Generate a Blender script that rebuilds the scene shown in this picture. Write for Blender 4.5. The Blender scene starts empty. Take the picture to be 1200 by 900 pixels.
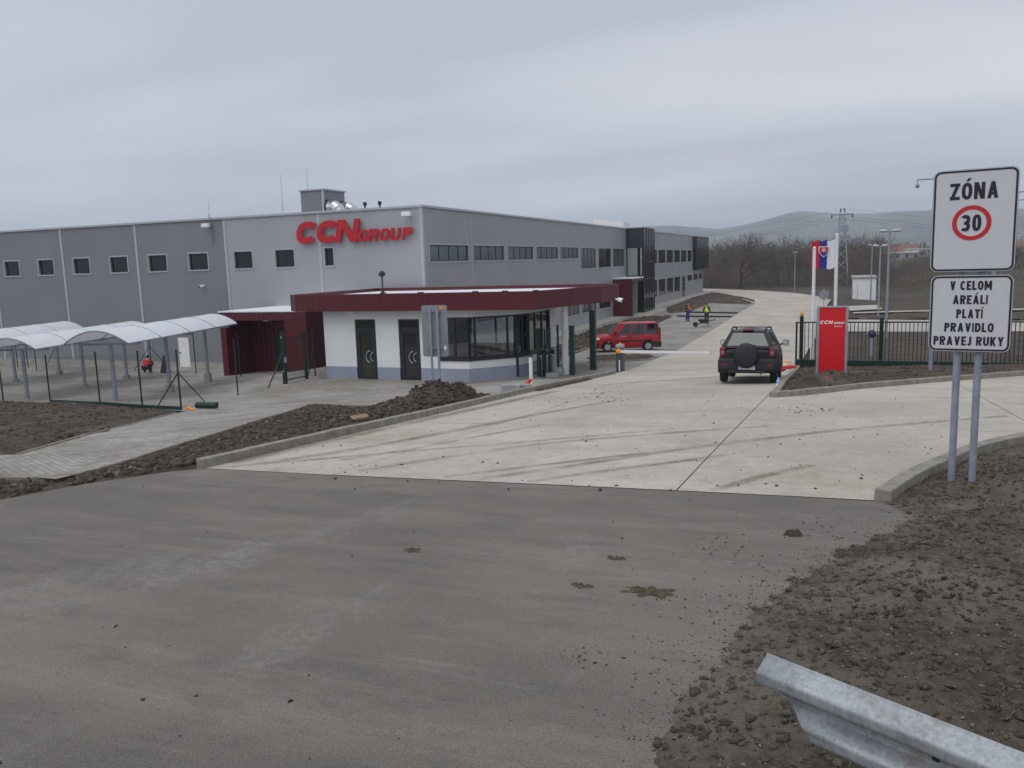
import bpy, bmesh, math, random
import numpy as np
from mathutils import Vector, Matrix
random.seed(7); rng = np.random.default_rng(7)
R = math.radians
SC = bpy.context.scene
COL = SC.collection

# ------------------------------------------------------------------ camera
F, CX, CY, ZC = 960.0, 600.0, 450.0, 5.7          # focal length in photo pixels, eye height above the yard
def unit(v):
    v = np.asarray(v, float); return v / np.linalg.norm(v)
_yd = unit([388, -154, F])                          # along the hall's long wall
_ld = np.array([-2400., -67., F]); _ld = unit(_ld - _yd * np.dot(_ld, _yd))
CM = np.stack([-_ld, _yd, np.cross(-_ld, _yd)])
if CM[2][1] > 0: CM[2] *= -1
def ray(px, py): return CM @ np.array([px - CX, py - CY, F])
_r, _u, _b = CM @ np.array([1., 0, 0]), CM @ np.array([0, -1., 0]), CM @ np.array([0, 0, -1.])
cam = bpy.data.objects.new('camera', bpy.data.cameras.new('camera')); COL.objects.link(cam)
cam.data.sensor_width = 36.0; cam.data.lens = F / 1200 * 36.0
cam.data.clip_start = 0.1; cam.data.clip_end = 20000
cam.matrix_world = Matrix(((_r[0], _u[0], _b[0], 0), (_r[1], _u[1], _b[1], 0), (_r[2], _u[2], _b[2], ZC), (0, 0, 0, 1)))
SC.camera = cam

# ------------------------------------------------------------------ sky, sun, exposure
SUN_EL, SUN_AZ = 62.0, 200.0                        # overcast: a broad soft glow high behind the camera's left
W = bpy.data.worlds.new('World'); SC.world = W; W.use_nodes = True
nt = W.node_tree; nt.nodes.clear()
def N(t, kind, **kw):
    n = t.nodes.new(kind)
    for k, v in kw.items(): setattr(n, k, v)
    return n
out = N(nt, 'ShaderNodeOutputWorld'); bg = N(nt, 'ShaderNodeBackground'); bg.inputs[1].default_value = 0.1
sky = N(nt, 'ShaderNodeTexSky', sky_type='NISHITA', sun_disc=False)
sky.sun_elevation = R(SUN_EL); sky.sun_rotation = R(SUN_AZ); sky.dust_density = 4.0; sky.air_density = 1.0
tc = N(nt, 'ShaderNodeTexCoord'); sep = N(nt, 'ShaderNodeSeparateXYZ'); nt.links.new(tc.outputs['Generated'], sep.inputs[0])
# project the view direction on a flat cloud ceiling, so the bands get thinner towards the horizon
zz = N(nt, 'ShaderNodeMath', operation='MAXIMUM'); nt.links.new(sep.outputs[2], zz.inputs[0]); zz.inputs[1].default_value = 0.0
za = N(nt, 'ShaderNodeMath', operation='ADD'); nt.links.new(zz.outputs[0], za.inputs[0]); za.inputs[1].default_value = 0.13
dx = N(nt, 'ShaderNodeMath', operation='DIVIDE'); nt.links.new(sep.outputs[0], dx.inputs[0]); nt.links.new(za.outputs[0], dx.inputs[1])
dy = N(nt, 'ShaderNodeMath', operation='DIVIDE'); nt.links.new(sep.outputs[1], dy.inputs[0]); nt.links.new(za.outputs[0], dy.inputs[1])
cmb = N(nt, 'ShaderNodeCombineXYZ'); nt.links.new(dx.outputs[0], cmb.inputs[0]); nt.links.new(dy.outputs[0], cmb.inputs[1])
mp = N(nt, 'ShaderNodeMapping'); mp.inputs['Scale'].default_value = (0.5, 1.0, 1.0); mp.inputs['Rotation'].default_value = (0, 0, R(20)); mp.inputs['Location'].default_value = (3.1, 1.4, 0)
nt.links.new(cmb.outputs[0], mp.inputs[0])
cn = N(nt, 'ShaderNodeTexNoise'); cn.inputs['Scale'].default_value = 0.5; cn.inputs['Detail'].default_value = 3.2; cn.inputs['Roughness'].default_value = 0.5; cn.inputs['Distortion'].default_value = 0.25
nt.links.new(mp.outputs[0], cn.inputs['Vector'])
cr = N(nt, 'ShaderNodeValToRGB')
cr.color_ramp.elements[0].position = 0.36; cr.color_ramp.elements[0].color = (4.9, 5.15, 5.85, 1)
cr.color_ramp.elements[1].position = 0.64; cr.color_ramp.elements[1].color = (8.0, 8.05, 8.4, 1)
nt.links.new(cn.outputs['Fac'], cr.inputs[0])
mx = N(nt, 'ShaderNodeMixRGB'); mx.inputs[0].default_value = 0.93
nt.links.new(sky.outputs[0], mx.inputs[1]); nt.links.new(cr.outputs[0], mx.inputs[2])
nt.links.new(mx.outputs[0], bg.inputs[0]); nt.links.new(bg.outputs[0], out.inputs[0])
sun = bpy.data.objects.new('sun', bpy.data.lights.new('sun', 'SUN')); COL.objects.link(sun)
sun.data.energy = 1.0; sun.data.angle = R(60); sun.data.color = (1.0, 0.97, 0.93)
_az = R(SUN_AZ)
sun.rotation_euler = Vector((-math.sin(_az) * math.cos(R(SUN_EL)), -math.cos(_az) * math.cos(R(SUN_EL)), -math.sin(R(SUN_EL)))).to_track_quat('-Z', 'Y').to_euler()
SC.view_settings.view_transform = 'Standard'; SC.view_settings.look = 'None'
SC.view_settings.exposure = 0.17; SC.view_settings.gamma = 1.0; SC.view_settings.use_curve_mapping = False
SC.render.engine = 'CYCLES'; SC.cycles.use_denoising = True; SC.cycles.max_bounces = 7
SC.cycles.volume_bounces = 3; SC.cycles.volume_step_rate = 5; SC.cycles.transparent_max_bounces = 24

# ------------------------------------------------------------------ terrain height and pixel -> place
fh = unit([CM[0][2], CM[1][2]])
KS = np.array([-400, 0, 3, 8, 20, 30, 36, 42, 50, 60, 9000.]); KB = np.array([2.0, 2.05, 2.15, 2.45, 3.42, 4.27, 4.82, 5.27, 5.62, 5.7, 5.7])
def sst(a, b, x):
    t = np.clip((np.asarray(x, float) - a) / (b - a), 0, 1); return t * t * (3 - 2 * t)
def H(x, y):
    x = np.asarray(x, float); y = np.asarray(y, float)
    s = x * fh[0] + y * fh[1]
    b = sum(np.interp(s + d, KS, KB) for d in (-3, -2, -1, 0, 1, 2, 3)) / 7
    b = b + 0.5 * sst(10.5, 19, -x) * sst(13, 21, s) * (1 - sst(34, 44, s)) + 0.3 * sst(24, 34, -x) * sst(30, 42, s) * (1 - sst(60, 90, s))
    # level pad of the gatehouse
    d = np.hypot(np.maximum(np.abs(x + 18.2) - 6.0, 0), np.maximum(np.abs(y - 35.0) - 3.2, 0))
    w = 1 - sst(0.3, 4.0, d)
    b = b * (1 - w) + (ZC - 0.6) * w
    return ZC - b
def gp(px, py, dz=0.0):
    d = ray(px, py); ts = np.geomspace(0.002, 1.2, 6000)
    g = d[2] * ts + ZC - H(d[0] * ts, d[1] * ts) - dz
    i = int(np.argmax(g < 0)); a, b = ts[i - 1], ts[i]; t = a + (b - a) * g[i - 1] / (g[i - 1] - g[i])
    return np.array([d[0] * t, d[1] * t, d[2] * t + ZC])
def at_z(px, py, z): d = ray(px, py); return d * ((z - ZC) / d[2]) + np.array([0, 0, ZC])
def at_y(px, py, y): d = ray(px, py); return d * (y / d[1]) + np.array([0, 0, ZC])
def at_x(px, py, x): d = ray(px, py); return d * (x / d[0]) + np.array([0, 0, ZC])
def G2(pts, step=22.0):
    o = []
    for i, p in enumerate(pts):
        o.append(tuple(gp(*p)[:2]))
        if i < len(pts) - 1:
            q = pts[i + 1]; n = int(math.hypot(q[0] - p[0], q[1] - p[1]) / step)
            if 0 < n < 12: o += [tuple(gp(p[0] + (q[0] - p[0]) * k / (n + 1), p[1] + (q[1] - p[1]) * k / (n + 1))[:2]) for k in range(1, n + 1)]
    return o

def vnoise(x, y, seed=0):
    x = np.asarray(x, float); y = np.asarray(y, float)
    xi = np.floor(x).astype(np.int64); yi = np.floor(y).astype(np.int64); fx = x - xi; fy = y - yi
    fx = fx * fx * (3 - 2 * fx); fy = fy * fy * (3 - 2 * fy)
    def h(a, b):
        n = (a * 374761393 + b * 668265263 + seed * 974711) & 0x7fffffff
        n = ((n ^ (n >> 13)) * 1274126177) & 0x7fffffff
        return ((n ^ (n >> 16)) & 0xffff) / 65535.0
    return (h(xi, yi) * (1 - fx) + h(xi + 1, yi) * fx) * (1 - fy) + (h(xi, yi + 1) * (1 - fx) + h(xi + 1, yi + 1) * fx) * fy
def fbm(x, y, oct=4, seed=0, rough=0.55):
    a, s, t = 1.0, 0.0, 0.0
    for o in range(oct):
        s = s + a * (vnoise(x * 2 ** o, y * 2 ** o, seed + o * 17) - 0.5); t += a; a *= rough
    return s / t

# ------------------------------------------------------------------ materials
def lin(r, g, b):
    f = lambda c: (c / 255) / 12.92 if c / 255 <= 0.04045 else ((c / 255 + 0.055) / 1.055) ** 2.4
    return (f(r), f(g), f(b))
MATS = {}
def mat(name, col, rough=0.6, metal=0.0, var=0.12, scale=4.0, bump=0.0, bscale=40.0, spec=0.5, col2=None, stretch=(1, 1, 1), coat=0.0, space='Object', detail=5.0, rib=None, coords=None):
    """principled surface with noise-driven colour variation, optional fine bump, optional ribs (axis, period, depth)"""
    if name in MATS: return MATS[name]
    m = bpy.data.materials.new(name); m.use_nodes = True; t = m.node_tree; p = t.nodes['Principled BSDF']
    p.inputs['Roughness'].default_value = rough; p.inputs['Metallic'].default_value = metal
    p.inputs['Specular IOR Level'].default_value = spec; p.inputs['Coat Weight'].default_value = coat; p.inputs['Coat Roughness'].default_value = 0.08
    if space == 'World': src = N(t, 'ShaderNodeNewGeometry').outputs['Position']
    else: src = N(t, 'ShaderNodeTexCoord').outputs['Object']
    mp = N(t, 'ShaderNodeMapping'); mp.inputs['Scale'].default_value = stretch; t.links.new(src, mp.inputs[0])
    n = N(t, 'ShaderNodeTexNoise'); n.inputs['Scale'].default_value = scale; n.inputs['Detail'].default_value = detail; n.inputs['Roughness'].default_value = 0.6
    t.links.new(mp.outputs[0], n.inputs['Vector'])
    r = N(t, 'ShaderNodeValToRGB'); c2 = col2 if col2 else tuple(c * (1 + var) for c in col); c1 = tuple(c * (1 - var) for c in col) if not col2 else col
    r.color_ramp.elements[0].position = 0.32; r.color_ramp.elements[0].color = (*c1, 1)
    r.color_ramp.elements[1].position = 0.68; r.color_ramp.elements[1].color = (*[min(1, c) for c in c2], 1)
    t.links.new(n.outputs['Fac'], r.inputs[0]); t.links.new(r.outputs[0], p.inputs['Base Color'])
    last = None
    if bump > 0:
        b = N(t, 'ShaderNodeTexNoise'); b.inputs['Scale'].default_value = bscale; b.inputs['Detail'].default_value = 4.0; t.links.new(mp.outputs[0], b.inputs['Vector'])
        bn = N(t, 'ShaderNodeBump'); bn.inputs['Strength'].default_value = min(1, bump); bn.inputs['Distance'].default_value = 0.02
        t.links.new(b.outputs['Fac'], bn.inputs['Height']); t.links.new(bn.outputs[0], p.inputs['Normal']); last = bn
    if rib:
        ax, per, dep = rib
        wv = N(t, 'ShaderNodeTexWave', wave_type='BANDS', bands_direction=ax, wave_profile='SIN'); wv.inputs['Scale'].default_value = 0.314 / per
        t.links.new(src, wv.inputs['Vector'])
        bn = N(t, 'ShaderNodeBump'); bn.inputs['Strength'].default_value = 1.0; bn.inputs['Distance'].default_value = dep
        t.links.new(wv.outputs['Fac'], bn.inputs['Height'])
        if last: t.links.new(last.outputs[0], bn.inputs['Normal'])
        t.links.new(bn.outputs[0], p.inputs['Normal'])
    MATS[name] = m; return m
def glass(name, tint=(0.8, 0.9, 0.9), alpha=0.35, rough=0.03):
    """window glass: a mirror-like coat over a see-through tint"""
    if name in MATS: return MATS[name]
    m = bpy.data.materials.new(name); m.use_nodes = True; t = m.node_tree; t.nodes.clear()
    o = N(t, 'ShaderNodeOutputMaterial'); mix = N(t, 'ShaderNodeMixShader'); tr = N(t, 'ShaderNodeBsdfTransparent'); gl = N(t, 'ShaderNodeBsdfGlossy'); fr = N(t, 'ShaderNodeFresnel')
    tr.inputs[0].default_value = (*[c * (1 - alpha) for c in tint], 1); gl.inputs['Roughness'].default_value = rough; gl.inputs[0].default_value = (0.9, 0.93, 0.95, 1); fr.inputs[0].default_value = 1.55
    ml = N(t, 'ShaderNodeMath', operation='MULTIPLY_ADD'); ml.inputs[1].default_value = 1.0; ml.inputs[2].default_value = 0.04; t.links.new(fr.outputs[0], ml.inputs[0])
    t.links.new(ml.outputs[0], mix.inputs[0]); t.links.new(tr.outputs[0], mix.inputs[1]); t.links.new(gl.outputs[0], mix.inputs[2]); t.links.new(mix.outputs[0], o.inputs[0])
    MATS[name] = m; return m

m_clad_d = mat('cladding_dark_grey', lin(124, 126, 132), 0.5, 0.0, 0.06, 0.35, rib=('Z', 0.14, 0.0025), space='World')
m_clad_l = mat('cladding_silver_grey', lin(158, 161, 167), 0.45, 0.0, 0.04, 0.5, rib=('Z', 0.12, 0.0015), space='World')
m_clad_s = mat('cladding_side_grey', lin(150, 152, 156), 0.45, 0.0, 0.04, 0.5, rib=('Z', 0.12, 0.002), space='World')
m_trim = mat('pale_trim', lin(176, 180, 188), 0.45, 0.2, 0.05, 3)
m_plinth = mat('concrete_plinth', lin(160, 157, 150), 0.85, 0, 0.15, 2, 0.2)
m_red = mat('dark_red_sheet', lin(82, 15, 28), 0.42, 0.0, 0.1, 0.7, rib=('X', 0.30, 0.012), space='World')
m_redp = mat('dark_red_plain', lin(80, 15, 28), 0.42, 0.0, 0.12, 1.2)
m_sign_red = mat('sign_red', lin(180, 17, 32), 0.4, 0, 0.06, 3)
m_totem_red = mat('totem_red', lin(205, 14, 28), 0.35, 0, 0.05, 1.5)
m_white = mat('white_render', lin(222, 226, 228), 0.8, 0, 0.05, 1.2, 0.15, 60)
m_wpaint = mat('white_paint', lin(228, 230, 232), 0.45, 0, 0.05, 2)
m_blue_pl = mat('grey_blue_base', lin(146, 152, 172), 0.75, 0, 0.08, 1.5, 0.15, 60)
m_frame = mat('anthracite_frame', lin(44, 46, 52), 0.4, 0.2, 0.1, 4)
m_darkglass = mat('dark_glazing', (0.010, 0.012, 0.016), 0.06, 0, 0.4, 0.6, spec=0.4)
m_pane = mat('office_glazing', lin(84, 92, 98), 0.12, 0, 0.25, 0.4, spec=0.6, space='World')
m_blind = mat('blind_grey', lin(110, 118, 122), 0.5, 0, 0.2, 1.0)
m_glass = glass('clear_glass', (0.94, 0.97, 0.97), 0.05)
m_tint = glass('tinted_glass', (0.24, 0.28, 0.28), 0.3)
m_cartint = glass('car_glass', (0.46, 0.54, 0.52), 0.05)
m_green = mat('dark_green_steel', lin(18, 46, 42), 0.45, 0.1, 0.2, 3)
m_galv = mat('galvanised_steel', lin(150, 156, 165), 0.42, 0.55, 0.18, 14, 0.08, 60, stretch=(1, 1, 0.3))
m_galvb = mat('galvanised_post', lin(150, 158, 172), 0.5, 0.3, 0.15, 8)
m_black = mat('black_plastic', (0.012, 0.012, 0.013), 0.5, 0, 0.2, 6)
m_rubber = mat('tyre_rubber', (0.014, 0.014, 0.014), 0.8, 0, 0.3, 10)
m_alu = mat('bright_aluminium', lin(200, 204, 208), 0.28, 0.85, 0.1, 5, 0.3, 8)
m_poly = mat('white_polycarbonate', lin(244, 247, 252), 0.4, 0, 0.03, 1.5)
_t = m_poly.node_tree; _tl = N(_t, 'ShaderNodeBsdfTranslucent'); _tl.inputs[0].default_value = (.9, .92, .95, 1); _mx = N(_t, 'ShaderNodeMixShader'); _mx.inputs[0].default_value = .35; _o = [n for n in _t.nodes if n.type == 'OUTPUT_MATERIAL'][0]; _t.links.new(_t.nodes['Principled BSDF'].outputs[0], _mx.inputs[1]); _t.links.new(_tl.outputs[0], _mx.inputs[2]); _t.links.new(_mx.outputs[0], _o.inputs[0])
m_orange = mat('amber_plastic', lin(240, 150, 20), 0.35, 0, 0.1, 5)
m_kerb = mat('kerb_concrete', lin(122, 118, 108), 0.9, 0, 0.2, 5, 0.35, 60, col2=lin(152, 148, 137), space='World')
m_roofmem = mat('roof_membrane', lin(225, 228, 232), 0.7, 0, 0.06, 1)
m_roofg = mat('roof_gravel', lin(150, 150, 150), 0.9, 0, 0.1, 1)

# ------------------------------------------------------------------ object helpers
def tag(o, label=None, cat=None, group=None, kind=None):
    if label: o['label'] = label
    if cat: o['category'] = cat
    if group: o['group'] = group
    if kind: o['kind'] = kind
    return o
def thing(name, label, cat, loc=(0, 0, 0), rz=0.0, group=None, kind=None):
    e = bpy.data.objects.new(name, None); e.empty_display_size = 0.3; COL.objects.link(e)
    e.location = loc; e.rotation_euler = (0, 0, rz)
    return tag(e, label, cat, group, kind)
def wmat(o):
    m = Matrix.LocRotScale(o.location, o.rotation_euler, o.scale)
    return wmat(o.parent) @ m if o.parent else m
def copy_tree(o, parent=None, data=True):
    c = o.copy(); COL.objects.link(c); c.parent = parent
    for ch in list(o.children): copy_tree(ch, c)
    return c
class MB:
    def __init__(s): s.v = []; s.f = []
    def add(s, vs, fs):
        n = len(s.v); s.v.extend([tuple(float(c) for c in v) for v in vs]); s.f.extend([tuple(i + n for i in f) for f in fs]); return s
    def quad(s, a, b, c, d): return s.add([a, b, c, d], [(0, 1, 2, 3)])
    def box(s, x0, x1, y0, y1, z0, z1):
        return s.add([(x0, y0, z0), (x1, y0, z0), (x1, y1, z0), (x0, y1, z0), (x0, y0, z1), (x1, y0, z1), (x1, y1, z1), (x0, y1, z1)],
                     [(3, 2, 1, 0), (4, 5, 6, 7), (0, 1, 5, 4), (1, 2, 6, 5), (2, 3, 7, 6), (3, 0, 4, 7)])
    def obox(s, c, ax, ay, az, hx, hy, hz):
        """box centred at c along three axes"""
        c, ax, ay, az = (np.asarray(q, float) for q in (c, ax, ay, az)); vs = []
        for k in (-1, 1):
            for (i, j) in ((-1, -1), (1, -1), (1, 1), (-1, 1)): vs.append(c + ax * hx * i + ay * hy * j + az * hz * k)
        return s.add(vs, [(3, 2, 1, 0), (4, 5, 6, 7), (0, 1, 5, 4), (1, 2, 6, 5), (2, 3, 7, 6), (3, 0, 4, 7)])
    def tube(s, pts, r, n=8, cap=True):
        pts = [np.asarray(p, float) for p in pts]; rs = r if isinstance(r, (list, tuple)) else [r] * len(pts)
        rings = []; up = None
        for i, p in enumerate(pts):
            d = unit(pts[min(i + 1, len(pts) - 1)] - pts[max(i - 1, 0)])
            if up is None:
                ref = np.array([0, 0, 1.]) if abs(d[2]) < 0.9 else np.array([1., 0, 0]); up = unit(np.cross(d, ref))
            up = unit(up - d * np.dot(up, d)); sd = np.cross(d, up)
            rings.append([p + (up * math.cos(2 * math.pi * k / n) + sd * math.sin(2 * math.pi * k / n)) * rs[i] for k in range(n)])
        vs = [v for rg in rings for v in rg]; fs = []
        for i in range(len(pts) - 1):
            for k in range(n):
                a, b = i * n + k, i * n + (k + 1) % n; fs.append((a, b, b + n, a + n))
        if cap: fs.append(tuple(range(n - 1, -1, -1))); fs.append(tuple(range((len(pts) - 1) * n, len(pts) * n)))
        return s.add(vs, fs)
    def lathe(s, prof, n=24, c=(0, 0, 0), axis='Z'):
        vs = []
        for (r, h) in prof:
            for k in range(n):
                a = 2 * math.pi * k / n; p = (r * math.cos(a), r * math.sin(a), h)
                if axis == 'Y': p = (p[0], p[2], p[1])
                if axis == 'X': p = (p[2], p[0], p[1])
                vs.append((p[0] + c[0], p[1] + c[1], p[2] + c[2]))
        fs = []
        for i in range(len(prof) - 1):
            for k in range(n):
                a, b = i * n + k, i * n + (k + 1) % n; fs.append((a, b, b + n, a + n))
        fs.append(tuple(range(n - 1, -1, -1))); fs.append(tuple(range((len(prof) - 1) * n, len(prof) * n)))
        return s.add(vs, fs)
    def prism(s, poly, z0, z1):
        n = len(poly); vs = [(p[0], p[1], z0) for p in poly] + [(p[0], p[1], z1) for p in poly]
        return s.add(vs, [tuple(range(n - 1, -1, -1)), tuple(range(n, 2 * n))] + [(i, (i + 1) % n, (i + 1) % n + n, i + n) for i in range(n)])
    def ball(s, c, rx, ry, rz, n=10, m=7):
        prof = [(max(1e-4, math.sin(math.pi * i / m)), -math.cos(math.pi * i / m)) for i in range(m + 1)]
        vs = []
        for (r, h) in prof:
            for k in range(n): a = 2 * math.pi * k / n; vs.append((c[0] + rx * r * math.cos(a), c[1] + ry * r * math.sin(a), c[2] + rz * h))
        return s.add(vs, [(i * n + k, i * n + (k + 1) % n, (i + 1) * n + (k + 1) % n, (i + 1) * n + k) for i in range(m) for k in range(n)])
    def mesh(s, name, weld=False, smooth=False):
        me = bpy.data.meshes.new(name); me.from_pydata(s.v, [], s.f)
        bm = bmesh.new(); bm.from_mesh(me)
        if weld: bmesh.ops.remove_doubles(bm, verts=bm.verts, dist=1e-4)
        bmesh.ops.recalc_face_normals(bm, faces=bm.faces); bm.to_mesh(me); bm.free()
        if smooth:
            for p in me.polygons: p.use_smooth = True
        me.update(); return me
    def build(s, name, m, parent=None, bevel=0.0, seg=2, weld=False, smooth=False, local=False, solid=0.0, subsurf=0):
        """link as one mesh; coordinates are world coordinates unless local"""
        if parent is not None and not local:
            inv = np.array(wmat(parent).inverted()); a = np.array(s.v); a = a @ inv[:3, :3].T + inv[:3, 3]; s.v = [tuple(q) for q in a]
        me = s.mesh(name, weld, smooth); me.materials.append(m)
        o = bpy.data.objects.new(name, me); COL.objects.link(o); o.parent = parent
        if solid: md = o.modifiers.new('solid', 'SOLIDIFY'); md.thickness = solid; md.offset = 0
        if bevel: md = o.modifiers.new('bevel', 'BEVEL'); md.width = bevel; md.segments = seg; md.limit_method = 'ANGLE'; md.angle_limit = R(35)
        if subsurf: md = o.modifiers.new('sub', 'SUBSURF'); md.levels = subsurf; md.render_levels = subsurf
        return o
def npmesh(name, v, f, m, parent=None, smooth=False):
    """fast mesh from numpy arrays; f is an (n, 3 or 4) index array"""
    v = np.ascontiguousarray(v, np.float32); f = np.ascontiguousarray(f, np.int32); k = f.shape[1]
    me = bpy.data.meshes.new(name); me.vertices.add(len(v)); me.vertices.foreach_set('co', v.ravel())
    me.loops.add(f.size); me.loops.foreach_set('vertex_index', f.ravel()); me.polygons.add(len(f))
    me.polygons.foreach_set('loop_start', np.arange(0, f.size, k, dtype=np.int32)); me.polygons.foreach_set('loop_total', np.full(len(f), k, np.int32))
    if smooth: me.polygons.foreach_set('use_smooth', np.ones(len(f), bool))
    me.update(calc_edges=True); me.validate(); me.materials.append(m)
    o = bpy.data.objects.new(name, me); COL.objects.link(o); o.parent = parent; return o
def seg_dist(px, py, poly, closed=True):
    d = np.full(px.shape, 1e9); n = len(poly)
    for i in range(n if closed else n - 1):
        ax, ay = poly[i][:2]; bx, by = poly[(i + 1) % n][:2]; ex, ey = bx - ax, by - ay; L = ex * ex + ey * ey + 1e-12
        t = np.clip(((px - ax) * ex + (py - ay) * ey) / L, 0, 1); d = np.minimum(d, np.hypot(px - ax - t * ex, py - ay - t * ey))
    return d
def inside(px, py, poly):
    r = np.zeros(px.shape, bool); n = len(poly)
    for i in range(n):
        ax, ay = poly[i][:2]; bx, by = poly[(i + 1) % n][:2]
        c = ((ay > py) != (by > py)); xi = (bx - ax) * (py - ay) / ((by - ay) if by != ay else 1e-9) + ax
        r ^= c & (px < xi)
    return r
def clip_poly(poly, a, b, c):
    """keep a*x+b*y<=c"""
    o = []; n = len(poly)
    for i in range(n):
        p, q = poly[i], poly[(i + 1) % n]; dp = a * p[0] + b * p[1] - c; dq = a * q[0] + b * q[1] - c
        if dp <= 0: o.append(p)
        if dp * dq < 0: t = dp / (dp - dq); o.append((p[0] + t * (q[0] - p[0]), p[1] + t * (q[1] - p[1])))
    return o
def sheet(name, poly, dz, m, cell=1.5, parent=None, kind='structure'):
    """a surface laid on the terrain: the polygon is cut into cells and draped"""
    xs = [p[0] for p in poly]; ys = [p[1] for p in poly]; vs, fs, idx = [], [], {}
    def vid(p):
        k = (round(p[0], 4), round(p[1], 4))
        if k not in idx: idx[k] = len(vs); vs.append(k)
        return idx[k]
    x = math.floor(min(xs) / cell) * cell
    while x < max(xs):
        st = clip_poly(clip_poly(poly, -1, 0, -x), 1, 0, x + cell)
        y = math.floor(min(ys) / cell) * cell
        while y < max(ys) and st:
            c = clip_poly(clip_poly(st, 0, -1, -y), 0, 1, y + cell)
            if len(c) >= 3:
                ids = [vid(p) for p in c]; ids = [q for i, q in enumerate(ids) if q != ids[i - 1]]
                if len(ids) >= 3: fs.append(tuple(ids))
            y += cell
        x += cell
    a = np.array(vs); z = H(a[:, 0], a[:, 1]) + dz
    me = bpy.data.meshes.new(name); me.from_pydata([(p[0], p[1], q) for p, q in zip(vs, z)], [], fs)
    bm = bmesh.new(); bm.from_mesh(me); bmesh.ops.triangulate(bm, faces=[f for f in bm.faces if len(f.verts) > 4])
    for f in bm.faces:
        f.normal_update()
        if f.normal.z < 0: f.normal_flip()
    bm.to_mesh(me); bm.free()
    me.materials.append(m); o = bpy.data.objects.new(name, me); COL.objects.link(o); o.parent = parent
    if kind: o['kind'] = kind
    return o
def letter(ch, w, h, bold=0.0, shear=0.0, ext=0.03, full_h=None):
    """mesh of one character scaled to w x h in its own XY plane, baseline at 0, extruded ext towards +Z"""
    c = bpy.data.curves.new('t', 'FONT'); c.body = ch; c.offset = bold; c.extrude = 0.5; c.resolution_u = 4
    o = bpy.data.objects.new('t', c); COL.objects.link(o)
    me = bpy.data.meshes.new_from_object(o.evaluated_get(bpy.context.evaluated_depsgraph_get())); bpy.data.objects.remove(o); bpy.data.curves.remove(c)
    a = np.array([v.co for v in me.vertices]); x0, x1 = a[:, 0].min(), a[:, 0].max()
    y0, y1 = (a[:, 1].min(), a[:, 1].max()) if full_h is None else full_h
    a[:, 0] = (a[:, 0] - x0) / (x1 - x0) * w; a[:, 1] = (a[:, 1] - y0) / (y1 - y0) * h; a[:, 2] = (a[:, 2] + 0.5) * ext
    a[:, 0] += a[:, 1] * shear
    me.vertices.foreach_set('co', a.astype(np.float32).ravel()); me.update(); return me
def place_mesh(me, name, m, origin, ux, uy, parent):
    """put a flat mesh with its x along ux and y along uy (world), front towards ux x uy"""
    ux, uy = unit(ux), unit(uy); n = np.cross(ux, uy); mt = np.array([[*ux], [*uy], [*n]]).T
    a = np.array([v.co for v in me.vertices]) @ mt.T + np.asarray(origin, float)
    if parent is not None:
        inv = np.array(wmat(parent).inverted()); a = a @ inv[:3, :3].T + inv[:3, 3]
    me.vertices.foreach_set('co', a.astype(np.float32).ravel()); me.materials.clear(); me.materials.append(m); me.name = name; me.update()
    o = bpy.data.objects.new(name, me); COL.objects.link(o); o.parent = parent; return o
CAPH = (0.0, 0.682)                                  # cap height of the built-in font
def text_line(s, x, y, h, parent, m, origin, ux, uy, bold=0.02, xs=1.0, gap=0.1, ext=0.004, shear=0.0, name='letter', align='C'):
    """a line of letters, centred on x, baseline y, cap height h; every letter a mesh"""
    adv = []
    for ch in s:
        if ch == ' ': adv.append((ch, None, 0.33 * h * xs)); continue
        me = letter(ch, 1, 1, bold); c = None
        cu = bpy.data.curves.new('t', 'FONT'); cu.body = ch; cu.offset = bold; ob = bpy.data.objects.new('t', cu); COL.objects.link(ob)
        mm = bpy.data.meshes.new_from_object(ob.evaluated_get(bpy.context.evaluated_depsgraph_get())); bpy.data.objects.remove(ob); bpy.data.curves.remove(cu)
        a = np.array([v.co for v in mm.vertices]); k = h / (0.682 + 2 * bold); bpy.data.meshes.remove(mm); bpy.data.meshes.remove(me)
        adv.append((ch, (a[:, 0].max() - a[:, 0].min(), a[:, 1].min() + bold, a[:, 1].max() + bold, k), (a[:, 0].max() - a[:, 0].min()) * k * xs))
    tot = sum(q[2] for q in adv) + gap * h * (len(s) - 1); cx = x - tot / 2 if align == 'C' else x
    for ch, info, w in adv:
        if info:
            me = letter(ch, w, (info[2] - info[1]) * info[3], bold, shear, ext)
            o = np.asarray(origin, float) + unit(ux) * cx + unit(uy) * (y + info[1] * info[3])
            place_mesh(me, name, m, o, ux, uy, parent)
        cx += w + gap * h

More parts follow.
